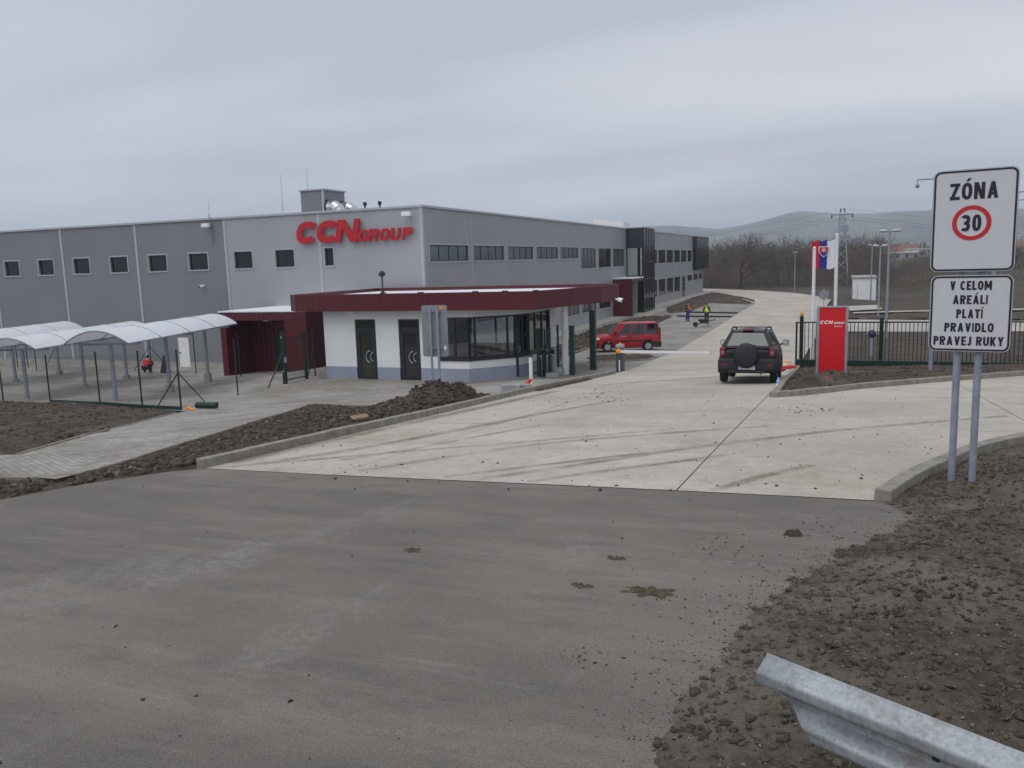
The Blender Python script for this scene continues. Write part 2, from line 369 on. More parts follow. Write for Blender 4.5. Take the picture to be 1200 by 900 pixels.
# ------------------------------------------------------------------ drawn sign lettering: bars, slanted bars and bowls
def glyph_strokes(ch, W, Hh, t):
    base = {'Ó': 'O', 'Á': 'A', 'Í': 'I'}.get(ch, ch); h2 = t / 2; S = []
    def rect(x0, y0, x1, y1): S.append([(x0, y0), (x1, y0), (x1, y1), (x0, y1)])
    def para(x0, y0, x1, y1, k=0.96):
        th = t * k * math.hypot(x1 - x0, y1 - y0) / abs(y1 - y0) / 2; S.append([(x0 - th, y0), (x0 + th, y0), (x1 + th, y1), (x1 - th, y1)])
    def arc(cx, cy, rx, ry, a0, a1, n=22, e=0.86, tx=None):
        P = []
        for i in range(n + 1):
            a = R(a0 + (a1 - a0) * i / n); c, s = math.cos(a), math.sin(a); c = math.copysign(abs(c) ** e, c); s = math.copysign(abs(s) ** e, s); P.append((c, s))
        o = [(cx + c * (rx + h2), cy + s * (ry + h2)) for c, s in P]; q = [(cx + c * (rx - h2), cy + s * (ry - h2)) for c, s in P]
        for i in range(n): S.append([q[i], o[i], o[i + 1], q[i + 1]])
        if abs(a1 - a0) < 359: pass
    d = t * .62
    if base == 'Z': rect(0, Hh - t, W, Hh); rect(0, 0, W, t); para(d, t * .5, W - d, Hh - t * .5)
    elif base == 'N': rect(0, 0, t, Hh); rect(W - t, 0, W, Hh); para(W - d, 0, d, Hh)
    elif base == 'A': para(d, 0, W / 2, Hh); para(W - d, 0, W / 2, Hh); rect(W * .24, Hh * .2, W * .76, Hh * .2 + t * .85)
    elif base == 'V': para(W / 2, 0, d, Hh); para(W / 2, 0, W - d, Hh)
    elif base == 'M': rect(0, 0, t, Hh); rect(W - t, 0, W, Hh); para(W / 2, Hh * .22, d, Hh, .85); para(W / 2, Hh * .22, W - d, Hh, .85)
    elif base == 'E': rect(0, 0, t, Hh); [rect(t, y, W, y + t * .95) for y in (0, Hh - t * .95)]; rect(t, Hh / 2 - t * .45, W * .9, Hh / 2 + t * .45)
    elif base == 'L': rect(0, 0, t, Hh); rect(t, 0, W, t)
    elif base == 'T': rect(0, Hh - t, W, Hh); rect(W / 2 - h2, 0, W / 2 + h2, Hh - t)
    elif base == 'I': rect(W / 2 - h2, 0, W / 2 + h2, Hh)
    elif base in 'PR':
        rect(0, 0, t, Hh); y0 = Hh * .42; r = (Hh - y0 - t) / 2; x_ = max(t, W - h2 - r * 1.1); rect(t, Hh - t, x_, Hh); rect(t, y0, x_, y0 + t); arc(x_, y0 + h2 + r, W - h2 - x_, r, -90, 90, 14)
        if base == 'R': para(W - d, 0, W * .52, y0 + t * .3)
    elif base == 'D': rect(0, 0, t, Hh); x_ = W * .42; rect(t, 0, x_, t); rect(t, Hh - t, x_, Hh); arc(x_, Hh / 2, W - h2 - x_, Hh / 2 - h2, -90, 90)
    elif base in 'O0': arc(W / 2, Hh / 2, W / 2 - h2, Hh / 2 - h2, 0, 360, 40)
    elif base == 'C': arc(W / 2, Hh / 2, W / 2 - h2, Hh / 2 - h2, 38, 322, 34)
    elif base == 'G': arc(W / 2, Hh / 2, W / 2 - h2, Hh / 2 - h2, 40, 330, 34); rect(W * .55, Hh * .36, W, Hh * .36 + t * .85); rect(W - t, Hh * .12, W, Hh * .36)
    elif base == 'U': rect(0, Hh * .36, t, Hh); rect(W - t, Hh * .36, W, Hh); arc(W / 2, Hh * .36, W / 2 - h2, Hh * .36 - h2, 180, 360, 20)
    elif base == 'J': rect(W - t, Hh * .3, W, Hh); arc(W / 2, Hh * .3, W / 2 - h2, Hh * .3 - h2, 200, 360, 16)
    elif base == 'K': rect(0, 0, t, Hh); para(t * .9, Hh * .42, W - d, Hh); para(W - d, 0, W * .38, Hh * .56)
    elif base == 'Y': rect(W / 2 - h2, 0, W / 2 + h2, Hh * .46); para(W / 2, Hh * .42, d, Hh); para(W / 2, Hh * .42, W - d, Hh)
    elif base == '3': r = (Hh + t) / 4 - h2; arc(W * .46, Hh - h2 - r, W * .54 - h2, r, -90, 150, 20); arc(W * .46, h2 + r, W * .54 - h2, r, -150, 90, 20); rect(W * .3, Hh / 2 - h2 * .95, W * .48, Hh / 2 + h2 * .95)
    if ch in 'ÓÁÍ': x_ = W / 2; S.append([(x_ - t * .35, Hh * 1.08), (x_ + t * .35, Hh * 1.08), (x_ + t * 1.15, Hh * 1.27), (x_ + t * .2, Hh * 1.27)])
    return S
GW = dict(Z=.72, N=.78, A=.84, V=.80, M=.98, E=.62, L=.60, T=.70, I=.22, P=.68, R=.74, D=.74, O=.76, C=.72, G=.76, U=.74, J=.52, K=.76, Y=.80); GW.update({'Ó': .76, 'Á': .84, 'Í': .22, '3': .62, '0': .64})
def glyph(ch, w, h, t, shear, ext):
    m = MB()
    for k, q in enumerate(glyph_strokes(ch, w, h, t)):
        z = ext * (1 + .012 * (k % 7)); q = [(x + y * shear, y) for x, y in q]; n = len(q)
        m.add([(x, y, 0) for x, y in q] + [(x, y, z) for x, y in q], [tuple(range(n - 1, -1, -1)), tuple(range(n, 2 * n))] + [(i, (i + 1) % n, (i + 1) % n + n, i + n) for i in range(n)])
    return m.mesh('letter')
# ================================================================== THE SETTING
def ground_mat(name, stops, scale, bump, bscale, rough=0.95, second=None):
    """earth-like material: two noise scales through a colour ramp"""
    m = bpy.data.materials.new(name); m.use_nodes = True; t = m.node_tree; p = t.nodes['Principled BSDF']; p.inputs['Roughness'].default_value = rough; p.inputs['Specular IOR Level'].default_value = 0.25
    g = N(t, 'ShaderNodeNewGeometry')
    n1 = N(t, 'ShaderNodeTexNoise'); n1.inputs['Scale'].default_value = scale; n1.inputs['Detail'].default_value = 8; n1.inputs['Roughness'].default_value = 0.65
    n2 = N(t, 'ShaderNodeTexNoise'); n2.inputs['Scale'].default_value = scale * 13; n2.inputs['Detail'].default_value = 6; n2.inputs['Roughness'].default_value = 0.7
    for n in (n1, n2): t.links.new(g.outputs['Position'], n.inputs['Vector'])
    ad = N(t, 'ShaderNodeMath', operation='MULTIPLY_ADD'); ad.inputs[1].default_value = 0.5; t.links.new(n2.outputs['Fac'], ad.inputs[0])
    hf = N(t, 'ShaderNodeMath', operation='MULTIPLY'); hf.inputs[1].default_value = 0.5; t.links.new(n1.outputs['Fac'], hf.inputs[0]); t.links.new(hf.outputs[0], ad.inputs[2])
    r = N(t, 'ShaderNodeValToRGB'); el = r.color_ramp.elements
    el[0].position, el[0].color = stops[0][0], (*stops[0][1], 1); el[1].position, el[1].color = stops[-1][0], (*stops[-1][1], 1)
    for (q, c) in stops[1:-1]: e = el.new(q); e.color = (*c, 1)
    t.links.new(ad.outputs[0], r.inputs[0])
    if second:
        n3 = N(t, 'ShaderNodeTexNoise'); n3.inputs['Scale'].default_value = scale * 0.9; n3.inputs['Detail'].default_value = 9; n3.inputs['Roughness'].default_value = 0.72; t.links.new(g.outputs['Position'], n3.inputs['Vector'])
        mr = N(t, 'ShaderNodeMapRange'); mr.inputs[1].default_value = 0.50; mr.inputs[2].default_value = 0.66; mr.inputs[4].default_value = second[1]; t.links.new(n3.outputs['Fac'], mr.inputs[0])
        mm = N(t, 'ShaderNodeMixRGB'); t.links.new(mr.outputs[0], mm.inputs[0]); t.links.new(r.outputs[0], mm.inputs[1]); mm.inputs[2].default_value = (*second[0], 1); t.links.new(mm.outputs[0], p.inputs['Base Color'])
    else: t.links.new(r.outputs[0], p.inputs['Base Color'])
    b = N(t, 'ShaderNodeTexNoise'); b.inputs['Scale'].default_value = bscale; b.inputs['Detail'].default_value = 6; t.links.new(g.outputs['Position'], b.inputs['Vector'])
    bn = N(t, 'ShaderNodeBump'); bn.inputs['Strength'].default_value = bump; bn.inputs['Distance'].default_value = 0.03
    t.links.new(b.outputs['Fac'], bn.inputs['Height']); t.links.new(bn.outputs[0], p.inputs['Normal'])
    m['ramp'] = 1; MATS[name] = m; return m
E1, E2, E3 = (0.032, 0.025, 0.020), (0.070, 0.055, 0.043), (0.135, 0.110, 0.086)
m_soil = ground_mat('dark_wet_soil', [(0.36, E1), (0.5, E2), (0.66, E3)], 0.9, 0.9, 30, second=((0.15, 0.125, 0.098), 0.6))
m_verge = ground_mat('gravelly_soil', [(0.36, (0.044, 0.036, 0.028)), (0.47, (0.088, 0.074, 0.058)), (0.56, (0.14, 0.12, 0.096)), (0.68, (0.18, 0.165, 0.14))], 0.8, 1.0, 70, second=((0.215, 0.197, 0.17), 0.8))
m_field = ground_mat('dry_field', [(0.36, (0.042, 0.036, 0.028)), (0.5, (0.070, 0.060, 0.044)), (0.64, (0.115, 0.098, 0.070))], 0.16, 0.8, 4)
m_hill = ground_mat('wooded_hill', [(0.42, (0.022, 0.024, 0.022)), (0.5, (0.075, 0.075, 0.058)), (0.57, (0.22, 0.20, 0.15))], 0.0045, 0.3, 0.05)

def mixcol(t, fac, a, b, kind='MIX'):
    m = N(t, 'ShaderNodeMixRGB', blend_type=kind)
    for i, q in ((0, fac), (1, a), (2, b)):
        if isinstance(q, (int, float)): m.inputs[i].default_value = q
        elif isinstance(q, tuple): m.inputs[i].default_value = (*q, 1)
        else: t.links.new(q, m.inputs[i])
    return m.outputs[0]
def nz(t, vec, scale, detail=5, rough=0.6, stretch=None, rot=0.0):
    if stretch:
        mp = N(t, 'ShaderNodeMapping'); mp.inputs['Scale'].default_value = stretch; mp.inputs['Rotation'].default_value = (0, 0, R(rot)); t.links.new(vec, mp.inputs[0]); vec = mp.outputs[0]
    n = N(t, 'ShaderNodeTexNoise'); n.inputs['Scale'].default_value = scale; n.inputs['Detail'].default_value = detail; n.inputs['Roughness'].default_value = rough; t.links.new(vec, n.inputs['Vector']); return n.outputs['Fac']
def mul(t, a, b):
    n = N(t, 'ShaderNodeMath', operation='MULTIPLY')
    for i, q in ((0, a), (1, b)):
        if isinstance(q, (int, float)): n.inputs[i].default_value = q
        else: t.links.new(q, n.inputs[i])
    return n.outputs[0]
def ramp(t, v, a, b):
    r = N(t, 'ShaderNodeMapRange'); r.inputs[1].default_value = a; r.inputs[2].default_value = b; r.clamp = True; t.links.new(v, r.inputs[0]); return r.outputs[0]
def bumpn(t, p, h, strength, dist):
    bn = N(t, 'ShaderNodeBump'); bn.inputs['Strength'].default_value = strength; bn.inputs['Distance'].default_value = dist; t.links.new(h, bn.inputs['Height']); t.links.new(bn.outputs[0], p.inputs['Normal'])
# asphalt under a film of dried mud
m_asph = bpy.data.materials.new('dusty_asphalt'); m_asph.use_nodes = True; t = m_asph.node_tree; p = t.nodes['Principled BSDF']; p.inputs['Roughness'].default_value = 0.82; p.inputs['Specular IOR Level'].default_value = 0.3
P = N(t, 'ShaderNodeNewGeometry').outputs['Position']
c = mixcol(t, ramp(t, nz(t, P, 0.30, 6), 0.36, 0.64), (0.158, 0.146, 0.130), (0.218, 0.199, 0.173))
c = mixcol(t, ramp(t, nz(t, P, 0.9, 8, 0.7, (0.30, 1.7, 1), 35), 0.46, 0.68), c, (0.252, 0.230, 0.201))
c = mixcol(t, ramp(t, nz(t, P, 2.2, 9, 0.75, (0.5, 1.4, 1), 20), 0.50, 0.74), c, (0.140, 0.131, 0.120))
brk = ramp(t, nz(t, P, 14, 6, 0.75), 0.36, 0.62)
dry = mul(t, ramp(t, nz(t, P, 0.62, 7, 0.68, (1.0, 0.45, 1), -55), 0.54, 0.66), brk)
c = mixcol(t, mul(t, dry, 0.75), c, (0.33, 0.312, 0.288))
scr = mul(t, ramp(t, nz(t, P, 2.6, 5, 0.6, (0.22, 2.4, 1), -50), 0.58, 0.70), brk); c = mixcol(t, mul(t, scr, 0.55), c, (0.36, 0.34, 0.312))
c = mixcol(t, ramp(t, nz(t, P, 130, 2, 0.6), 0.38, 0.66), c, (0.56, 0.56, 0.56), 'MULTIPLY')
c = mixcol(t, mul(t, ramp(t, nz(t, P, 210, 1, 0.5), 0.62, 0.74), 0.6), c, (0.34, 0.325, 0.30))
c = mixcol(t, ramp(t, nz(t, P, 34, 5, 0.75), 0.66, 0.76), c, (0.06, 0.052, 0.044))
t.links.new(c, p.inputs['Base Color']); bumpn(t, p, nz(t, P, 140, 3), 0.7, 0.008)
# pale concrete slabs with mud dragged across them
m_conc = bpy.data.materials.new('pale_concrete'); m_conc.use_nodes = True; t = m_conc.node_tree; p = t.nodes['Principled BSDF']; p.inputs['Roughness'].default_value = 0.85; p.inputs['Specular IOR Level'].default_value = 0.3
P = N(t, 'ShaderNodeNewGeometry').outputs['Position']
c = mixcol(t, ramp(t, nz(t, P, 0.22, 6), 0.35, 0.65), (0.42, 0.398, 0.355), (0.53, 0.50, 0.445))
c = mixcol(t, ramp(t, nz(t, P, 0.5, 7, 0.65, (0.35, 1.5, 1), -12), 0.56, 0.80), c, (0.36, 0.335, 0.29))
c = mixcol(t, ramp(t, nz(t, P, 0.9, 7, 0.7, (1.6, 0.3, 1), 8), 0.54, 0.75), c, (0.40, 0.385, 0.355))
c = mixcol(t, mul(t, ramp(t, nz(t, P, 0.38, 9, 0.72), 0.48, 0.68), 0.6), c, (0.33, 0.285, 0.228))
c = mixcol(t, mul(t, ramp(t, nz(t, P, 2.2, 8, 0.75), 0.55, 0.72), 0.5), c, (0.27, 0.235, 0.19))
c = mixcol(t, ramp(t, nz(t, P, 6, 8, 0.75), 0.40, 0.80), c, (0.78, 0.75, 0.70), 'MULTIPLY')
c = mixcol(t, ramp(t, nz(t, P, 17, 3, 0.6), 0.68, 0.74), c, (0.16, 0.14, 0.115))
t.links.new(c, p.inputs['Base Color']); bumpn(t, p, nz(t, P, 60, 5), 0.25, 0.006)
# concrete block paving
def paving(name, c1, c2, cm, rot):
    m = bpy.data.materials.new(name); m.use_nodes = True; t = m.node_tree; p = t.nodes['Principled BSDF']; p.inputs['Roughness'].default_value = 0.9
    P = N(t, 'ShaderNodeNewGeometry').outputs['Position']
    mp = N(t, 'ShaderNodeMapping'); mp.inputs['Rotation'].default_value = (0, 0, R(rot)); t.links.new(P, mp.inputs[0])
    b = N(t, 'ShaderNodeTexBrick'); b.inputs['Scale'].default_value = 1.0; b.inputs['Brick Width'].default_value = 0.2; b.inputs['Row Height'].default_value = 0.1; b.inputs['Mortar Size'].default_value = 0.006; b.inputs['Mortar Smooth'].default_value = 0.4
    b.inputs['Color1'].default_value = (*c1, 1); b.inputs['Color2'].default_value = (*c2, 1); b.inputs['Mortar'].default_value = (*cm, 1); t.links.new(mp.outputs[0], b.inputs['Vector'])
    c = mixcol(t, ramp(t, nz(t, P, 0.45, 6), 0.40, 0.66), b.outputs['Color'], (0.66, 0.62, 0.55), 'MULTIPLY')
    c = mixcol(t, ramp(t, nz(t, P, 1.1, 7, 0.7), 0.56, 0.70), c, (0.15, 0.13, 0.105))
    t.links.new(c, p.inputs['Base Color']); bumpn(t, p, b.outputs['Fac'], 0.6, -0.006); return m
m_pave = paving('block_paving', (0.30, 0.29, 0.27), (0.40, 0.39, 0.37), (0.17, 0.16, 0.14), 27)
m_yard = paving('yard_block_paving', (0.29, 0.28, 0.26), (0.36, 0.35, 0.33), (0.16, 0.15, 0.13), 0)
m_walk = mat('walkway_concrete', lin(168, 164, 154), 0.9, 0, 0.15, 0.8, 0.2, 40, space='World')
m_joint = mat('joint_filler', (0.10, 0.092, 0.082), 0.95, 0, 0.2, 6, space='World')

# ---- terrain sheet out to the hills
def bank(x, y): return 2.6 * sst(100, 135, y) * sst(6, 16, x - 0.02 * y) + 1.2 * sst(150, 210, y) * (1 - sst(260, 420, y))
def axis(stops):
    o = []
    for (a, b, s) in stops: o += list(np.arange(a, b, s))
    return np.array(o + [stops[-1][1]])
gx = axis([(-6000, -600, 600), (-600, -90, 30), (-90, -30, 3), (-30, 20, 1.0), (20, 80, 4), (80, 600, 26), (600, 6000, 600)])
gy = axis([(-1500, -60, 240), (-60, -6, 6), (-6, 50, 1.0), (50, 150, 3), (150, 300, 10), (300, 900, 50), (900, 6000, 510)])
X, Y = np.meshgrid(gx, gy); Z = H(X, Y) + bank(X, Y) - 0.14
v = np.stack([X.ravel(), Y.ravel(), Z.ravel()], 1); nx, ny = len(gx), len(gy)
ii = (np.arange(ny - 1)[:, None] * nx + np.arange(nx - 1)[None, :]).ravel()
npmesh('ground', v, np.stack([ii, ii + 1, ii + nx + 1, ii + nx], 1), m_field, smooth=True)['kind'] = 'structure'

# ---- hills
def ridge(px):
    return np.interp(px, [-900, -200, 200, 600, 740, 790, 845, 880, 905, 935, 962, 990, 1030, 1090, 1200, 1500, 2200], [290, 292, 288, 278, 266, 263.5, 268, 262, 255.5, 247.5, 249, 251, 248.5, 245, 243, 250, 280])
def hill(name, r0, r1, r2, off, seed, amp):
    ang = np.radians(np.linspace(-72, 72, 340)); rr = np.concatenate([np.linspace(r0, r1, 26), np.linspace(r1, r2, 10)[1:]])
    A, Q = np.meshgrid(ang, rr); f0 = math.atan2(fh[0], fh[1])
    dxh, dyh = np.sin(f0 + A), np.cos(f0 + A)
    pxh = CX + F * np.tan(np.clip(A, -1.2, 1.2)); pyr = ridge(pxh) + off
    # height of the ridge from its elevation above the (slightly rolled) horizon
    hor = 308.1 - 0.0312 * (pxh - 600); elev = (hor - pyr) / F * np.cos(A)
    top = np.maximum(elev, 0.006) * r1
    s = np.where(Q <= r1, sst(r0, r1, Q), 1 - 0.8 * sst(r1, r2, Q))
    xx, yy = dxh * Q, dyh * Q
    z = -3 + top * s * (1 + amp * fbm(xx / 420, yy / 420, 5, seed)) + 10 * fbm(xx / 90, yy / 90, 3, seed + 5) * s
    n = len(ang); v = np.stack([xx.ravel(), yy.ravel(), z.ravel()], 1); ii = (np.arange(len(rr) - 1)[:, None] * n + np.arange(n - 1)[None, :]).ravel()
    o = npmesh(name, v, np.stack([ii, ii + 1, ii + n + 1, ii + n], 1), m_hill, smooth=True); o['kind'] = 'structure'; return o
hill('hills', 1500, 3000, 4200, 0.0, 3, 0.10)

# ---- asphalt road, concrete drive, paving
BND = [(240, 549), (380, 556.5), (500, 562), (660, 569), (830, 577), (940, 582.5), (1022, 587)]
RIGHT_VERGE = [(1022, 588), (1075, 600), (1100, 607), (1010, 650), (940, 690), (880, 745), (850, 800), (830, 860), (815, 900)]
asph = G2(BND) + [(q[0] + .7, q[1] - .1) for q in G2(RIGHT_VERGE[2:])] + [(0.2, 1.2), (3.0, -3), (3.0, -14), (-22, -14), (-30, -2), (-22, 1.2)] + G2([(-60, 598), (0, 586), (100, 567), (200, 552.5)])
sheet('asphalt_road', asph, 0.0, m_asph, 0.8)
LK = [(240, 549), (330, 528), (420, 507), (520, 484), (600, 464.5), (660, 451), (700, 443), (735, 434)]
PARK = [(792, 411.5), (834, 387.5), (864, 368), (885, 356)]
drive = G2(LK + PARK + [(884, 351.5), (870, 348), (843, 343.5), (822, 341.5)]) + [(-40, 141), (-40, 152)] + G2([(812, 337.7), (835, 338.4), (888, 340.4), (931, 343.3), (953, 346), (974, 351), (966, 362), (962, 370), (993, 374.5), (1090, 375), (1300, 377), (1300, 388), (1090, 388.5), (995, 388.5), (958, 392), (946, 412), (934, 432), (916, 450), (905, 466), (938, 464), (957, 462), (1017, 455), (1100, 448), (1200, 440.5), (1330, 430), (1330, 482), (1200, 516), (1150, 526), (1100, 545), (1060, 564), (1024, 587)]) + G2(BND[::-1][1:])
drv = thing('driveway', None, None, kind='structure')
sheet('joint_bed', drive, -0.035, m_joint, 2.0, drv, None)
xc = [-60, -26, -19.5, -15, -10.5, -6.05, -1.62, 2.9, 7.4, 12, 30]; yc = [-5, 14.2, 20.2, 26.2, 32.2, 38.2, 44.2, 50.2, 56.2, 68, 86, 110, 160]
for i in range(len(xc) - 1):
    for j in range(len(yc) - 1):
        g = 0.007; q = drive
        for (a, b, cc) in ((-1, 0, -xc[i] - g), (1, 0, xc[i + 1] - g), (0, -1, -yc[j] - g), (0, 1, yc[j + 1] - g)): q = clip_poly(q, a, b, cc)
        if len(q) >= 3:
            ar = abs(sum(q[k][0] * q[(k + 1) % len(q)][1] - q[(k + 1) % len(q)][0] * q[k][1] for k in range(len(q)))) / 2
            if ar > 0.15: sheet('concrete_slab', q, 0.006 + rng.uniform(-0.001, 0.001), m_conc, 1.5, drv, None)
yard = G2([(367, 472.5), (455, 476.5), (520, 470), (590, 464.5), (660, 449), (700, 441.5), (735, 433)] + PARK + [(884, 353), (870, 349), (843, 344.5)]) + [(-21.6, 139), (-21.6, 40.8), (-80, 40.8), (-80, 24)] + G2([(0, 470), (118, 474), (212, 481), (300, 492.5)])
sheet('paved_yard', yard, -0.02, m_yard, 1.5)
path = G2([(-90, 533), (0, 532.5), (22, 532.5), (112, 507.5), (207, 484), (225, 481), (330, 484), (300, 493), (237, 511), (185, 526), (125, 546), (66, 561), (0, 556), (-90, 552)])
sheet('footpath', path, -0.004, m_pave, 1.0)
walk = [(-21.6, 41.2), (-19.9, 41.2), (-19.9, 80.9), (-18.0, 80.9), (-18.0, 95), (-19.6, 95), (-19.6, 138), (-21.6, 138)]
sheet('walkway', walk, 0.02, m_walk, 2.0)

# ---- kerbs: every stone its own piece
def kerb(px, height, width, side, up=True, parent_label=None, step=1.0, pw=None, bev=0.012):
    pts = [np.array(p) for p in (pw if pw else G2(px))]
    # resample the line at stone length
    L = [0]
    for i in range(len(pts) - 1): L.append(L[-1] + np.linalg.norm(pts[i + 1] - pts[i]))
    n = max(1, int(round(L[-1] / step))); k = thing('kerb', None, None, kind='structure')
    def pos(s): return np.array([np.interp(s, L, [p[0] for p in pts]), np.interp(s, L, [p[1] for p in pts])])
    for i in range(n):
        a, b = pos(L[-1] * i / n + 0.004), pos(L[-1] * (i + 1) / n - 0.004); d = unit(b - a); nn = np.array([-d[1], d[0]]) * side * width
        jit = rng.uniform(-0.006, 0.006); m = MB(); vs = []
        for (q, o) in ((a, 0), (b, 0), (b, 1), (a, 1)): w = q + nn * o; vs.append((w[0], w[1], float(H(*w)) - 0.15))
        for (q, o) in ((a, 0), (b, 0), (b, 1), (a, 1)): w = q + nn * o; vs.append((w[0], w[1], float(H(*q)) + height + jit))
        m.add(vs, [(3, 2, 1, 0), (4, 5, 6, 7), (0, 1, 5, 4), (1, 2, 6, 5), (2, 3, 7, 6), (3, 0, 4, 7)])
        m.build('kerb_stone', m_kerb, k, bevel=bev, seg=2)
kerb(LK[:-1] + [(722, 438)], 0.14, 0.15, 1)
kerb([(1024, 587), (1042, 574), (1060, 564), (1100, 545), (1150, 526), (1200, 516), (1330, 482)], 0.13, 0.16, -1, step=0.9)
kerb([(905, 466), (938, 464), (957, 462), (1017, 455), (1100, 448), (1200, 440.5), (1330, 430)], 0.14, 0.14, 1, step=0.8)
kerb([(934, 432), (916, 450), (905, 466)], 0.14, 0.14, 1, step=0.9)
kerb([(455, 476.5), (411, 474.5), (367, 472.5)], 0.02, 0.08, 1)
kerb([(-30, 557), (0, 556.5), (66, 561.5), (125, 546.5), (185, 526.5), (237, 511.5), (290, 495.5), (367, 473)], 0.012, 0.06, -1)
kerb([(22, 532), (112, 507), (207, 483.5)], 0.012, 0.06, 1)
kerb([(640, 425), (692, 407.5), (735, 391)], 0.06, 0.1, 1)
kerb([(690, 424.5), (757, 422.5), (773, 418)], 0.05, 0.1, 1)

# ---- soil
def soil(name, poly, cell, amp, freq, rise, seed, m, label, mounds=(), edge=0.35, cat=None, jag=0.06, lift=-0.03):
    xs = [p[0] for p in poly]; ys = [p[1] for p in poly]
    ax = np.arange(min(xs) - 0.3, max(xs) + 0.3, cell); ay = np.arange(min(ys) - 0.3, max(ys) + 0.3, cell)
    X, Y = np.meshgrid(ax, ay); d = seg_dist(X, Y, poly); d = np.where(inside(X, Y, poly), d, -d) + jag * fbm(X * 3, Y * 3, 5, seed + 3)
    k = sst(0, edge, d)
    big = fbm(X * freq * 0.22, Y * freq * 0.22, 3, seed); mid = fbm(X * freq, Y * freq, 5, seed + 1, 0.62); rid = 0.5 - np.abs(fbm(X * freq * 2.3, Y * freq * 2.3, 4, seed + 2, 0.6)) * 2
    fine = fbm(X * freq * 9, Y * freq * 9, 3, seed + 6, 0.7)
    Z = H(X, Y) + lift + rise * k + k * amp * (1.1 * big + 1.5 * mid + 0.45 * rid + 0.75 * fine) + np.minimum(d, 0) * 0.6
    for (mx_, my_, mr, mh) in mounds:
        q = np.exp(-((X - mx_) ** 2 + (Y - my_) ** 2) / (mr * mr)); Z = Z + q * mh * k * (1 + 1.1 * fbm(X * 2.1, Y * 2.1, 4, seed + 9) + 0.8 * fbm(X * 6, Y * 6, 3, seed + 11))
    keep = d > -0.18; nx = len(ax); idx = -np.ones(X.size, np.int64); kk = keep.ravel(); idx[kk] = np.arange(kk.sum())
    ii = (np.arange(len(ay) - 1)[:, None] * nx + np.arange(nx - 1)[None, :]).ravel(); q = np.stack([ii, ii + 1, ii + nx + 1, ii + nx], 1)
    q = q[kk[q].all(1)]; v = np.stack([X.ravel(), Y.ravel(), Z.ravel()], 1)[kk]
    o = npmesh(name, v, idx[q], m, smooth=True); tag(o, label, cat or 'soil', kind='stuff')
    return (ax, ay, Z)
S_VERGE = soil('roadside_soil', [(q[0] - 0.1, q[1]) for q in G2(RIGHT_VERGE[1:])] + [(-0.3, 1.8), (1.2, 0.6), (9, 2.0), (13, 12.5)] + G2([(1330, 488), (1200, 521), (1150, 532), (1100, 551), (1062, 570), (1036, 587)]), 0.032, 0.085, 1.6, 0.055, 21, m_verge, 'churned dark soil and gravel beside the road and guardrail', mounds=[(1.42, 9.15, .42, -.16), (1.0, 10.1, .4, .05), (3.2, 7.6, .9, .10), (2.2, 6.4, 1.0, -.08), (1.0, 7.4, .8, .06)], edge=0.8, jag=0.38, lift=0.012)
S_STRIP = soil('roadside_soil', G2([(-90, 562), (0, 559), (66, 564), (125, 549), (185, 529), (237, 514), (290, 498), (367, 475), (455, 479), (500, 474), (540, 466), (585, 463.5), (590, 464), (520, 481), (420, 504), (330, 525), (240, 546), (200, 553), (100, 568), (0, 587), (-90, 604)]), 0.07, 0.07, 1.5, 0.05, 33, m_soil, 'strip of dark stony soil between the block footpath and the concrete drive',
    mounds=[(*gp(520, 474)[:2], 0.75, 0.36), (*gp(497, 477)[:2], 0.6, 0.28), (*gp(548, 470)[:2], 0.7, 0.22), (*gp(475, 481)[:2], 0.6, 0.20), (*gp(400, 490)[:2], 1.2, 0.12)])
S_WEDGE = soil('soil_bed', G2([(-90, 468), (0, 470.5), (118, 474.5), (205, 481), (205, 483), (112, 506.5), (22, 531), (0, 532), (-90, 532)]), 0.09, 0.08, 1.4, 0.07, 45, m_soil, 'dark soil wedge between the bicycle shelter fence and the footpath')
S_ISL = soil('soil_bed', G2([(905, 464), (917, 448.5), (933, 431), (960, 429), (1100, 426), (1330, 415), (1330, 428), (1200, 438), (1100, 445), (1017, 452), (957, 459), (938, 461)]), 0.07, 0.06, 1.6, 0.11, 57, m_soil, 'dark soil in the kerbed island below the red totem', mounds=[(*gp(972, 448)[:2], 0.45, 0.28), (*gp(955, 452)[:2], 0.5, 0.16), (*gp(985, 450)[:2], 0.4, 0.18)])
S_BED1 = soil('soil_bed', G2([(606, 436), (640, 411), (680, 391.5), (715, 381), (736, 374.5), (765, 371), (789, 371), (770, 379), (740, 390), (700, 405), (665, 418), (630, 438)]), 0.16, 0.12, 0.9, 0.12, 61, m_soil, 'long bed of bare soil between the hall walkway and the red van')
S_BED2 = soil('soil_bed', G2([(778, 361.5), (811, 348.8), (825, 345.3), (843, 345.2), (868, 348.8), (883, 355), (877, 356.8), (832, 355), (810, 365), (783, 367.2)]), 0.22, 0.2, 0.6, 0.18, 67, m_soil, 'rounded bed of bare soil at the far bend of the drive', edge=0.7)
S_BED3 = soil('soil_bed', G2([(684, 419), (700, 416.5), (768, 416.5), (770, 418), (753, 422), (695, 422.5)]), 0.1, 0.1, 1.2, 0.08, 71, m_soil, 'narrow strip of bare soil behind the barrier cabinet')
S_BED4 = soil('soil_bed', G2([(700, 445), (640, 458.5), (618, 460), (622, 457), (660, 446), (690, 440)]), 0.08, 0.06, 1.4, 0.06, 73, m_soil, 'small bank of soil against the kerb below the canopy column')
S_BACK = soil('soil_bed', G2([(958, 393), (996, 389.5), (1090, 389.5), (1300, 389), (1300, 412), (1100, 424), (960, 427), (950, 412)]), 0.2, 0.12, 0.8, 0.05, 79, m_soil, 'bare soil between the sliding gate and the cross road')
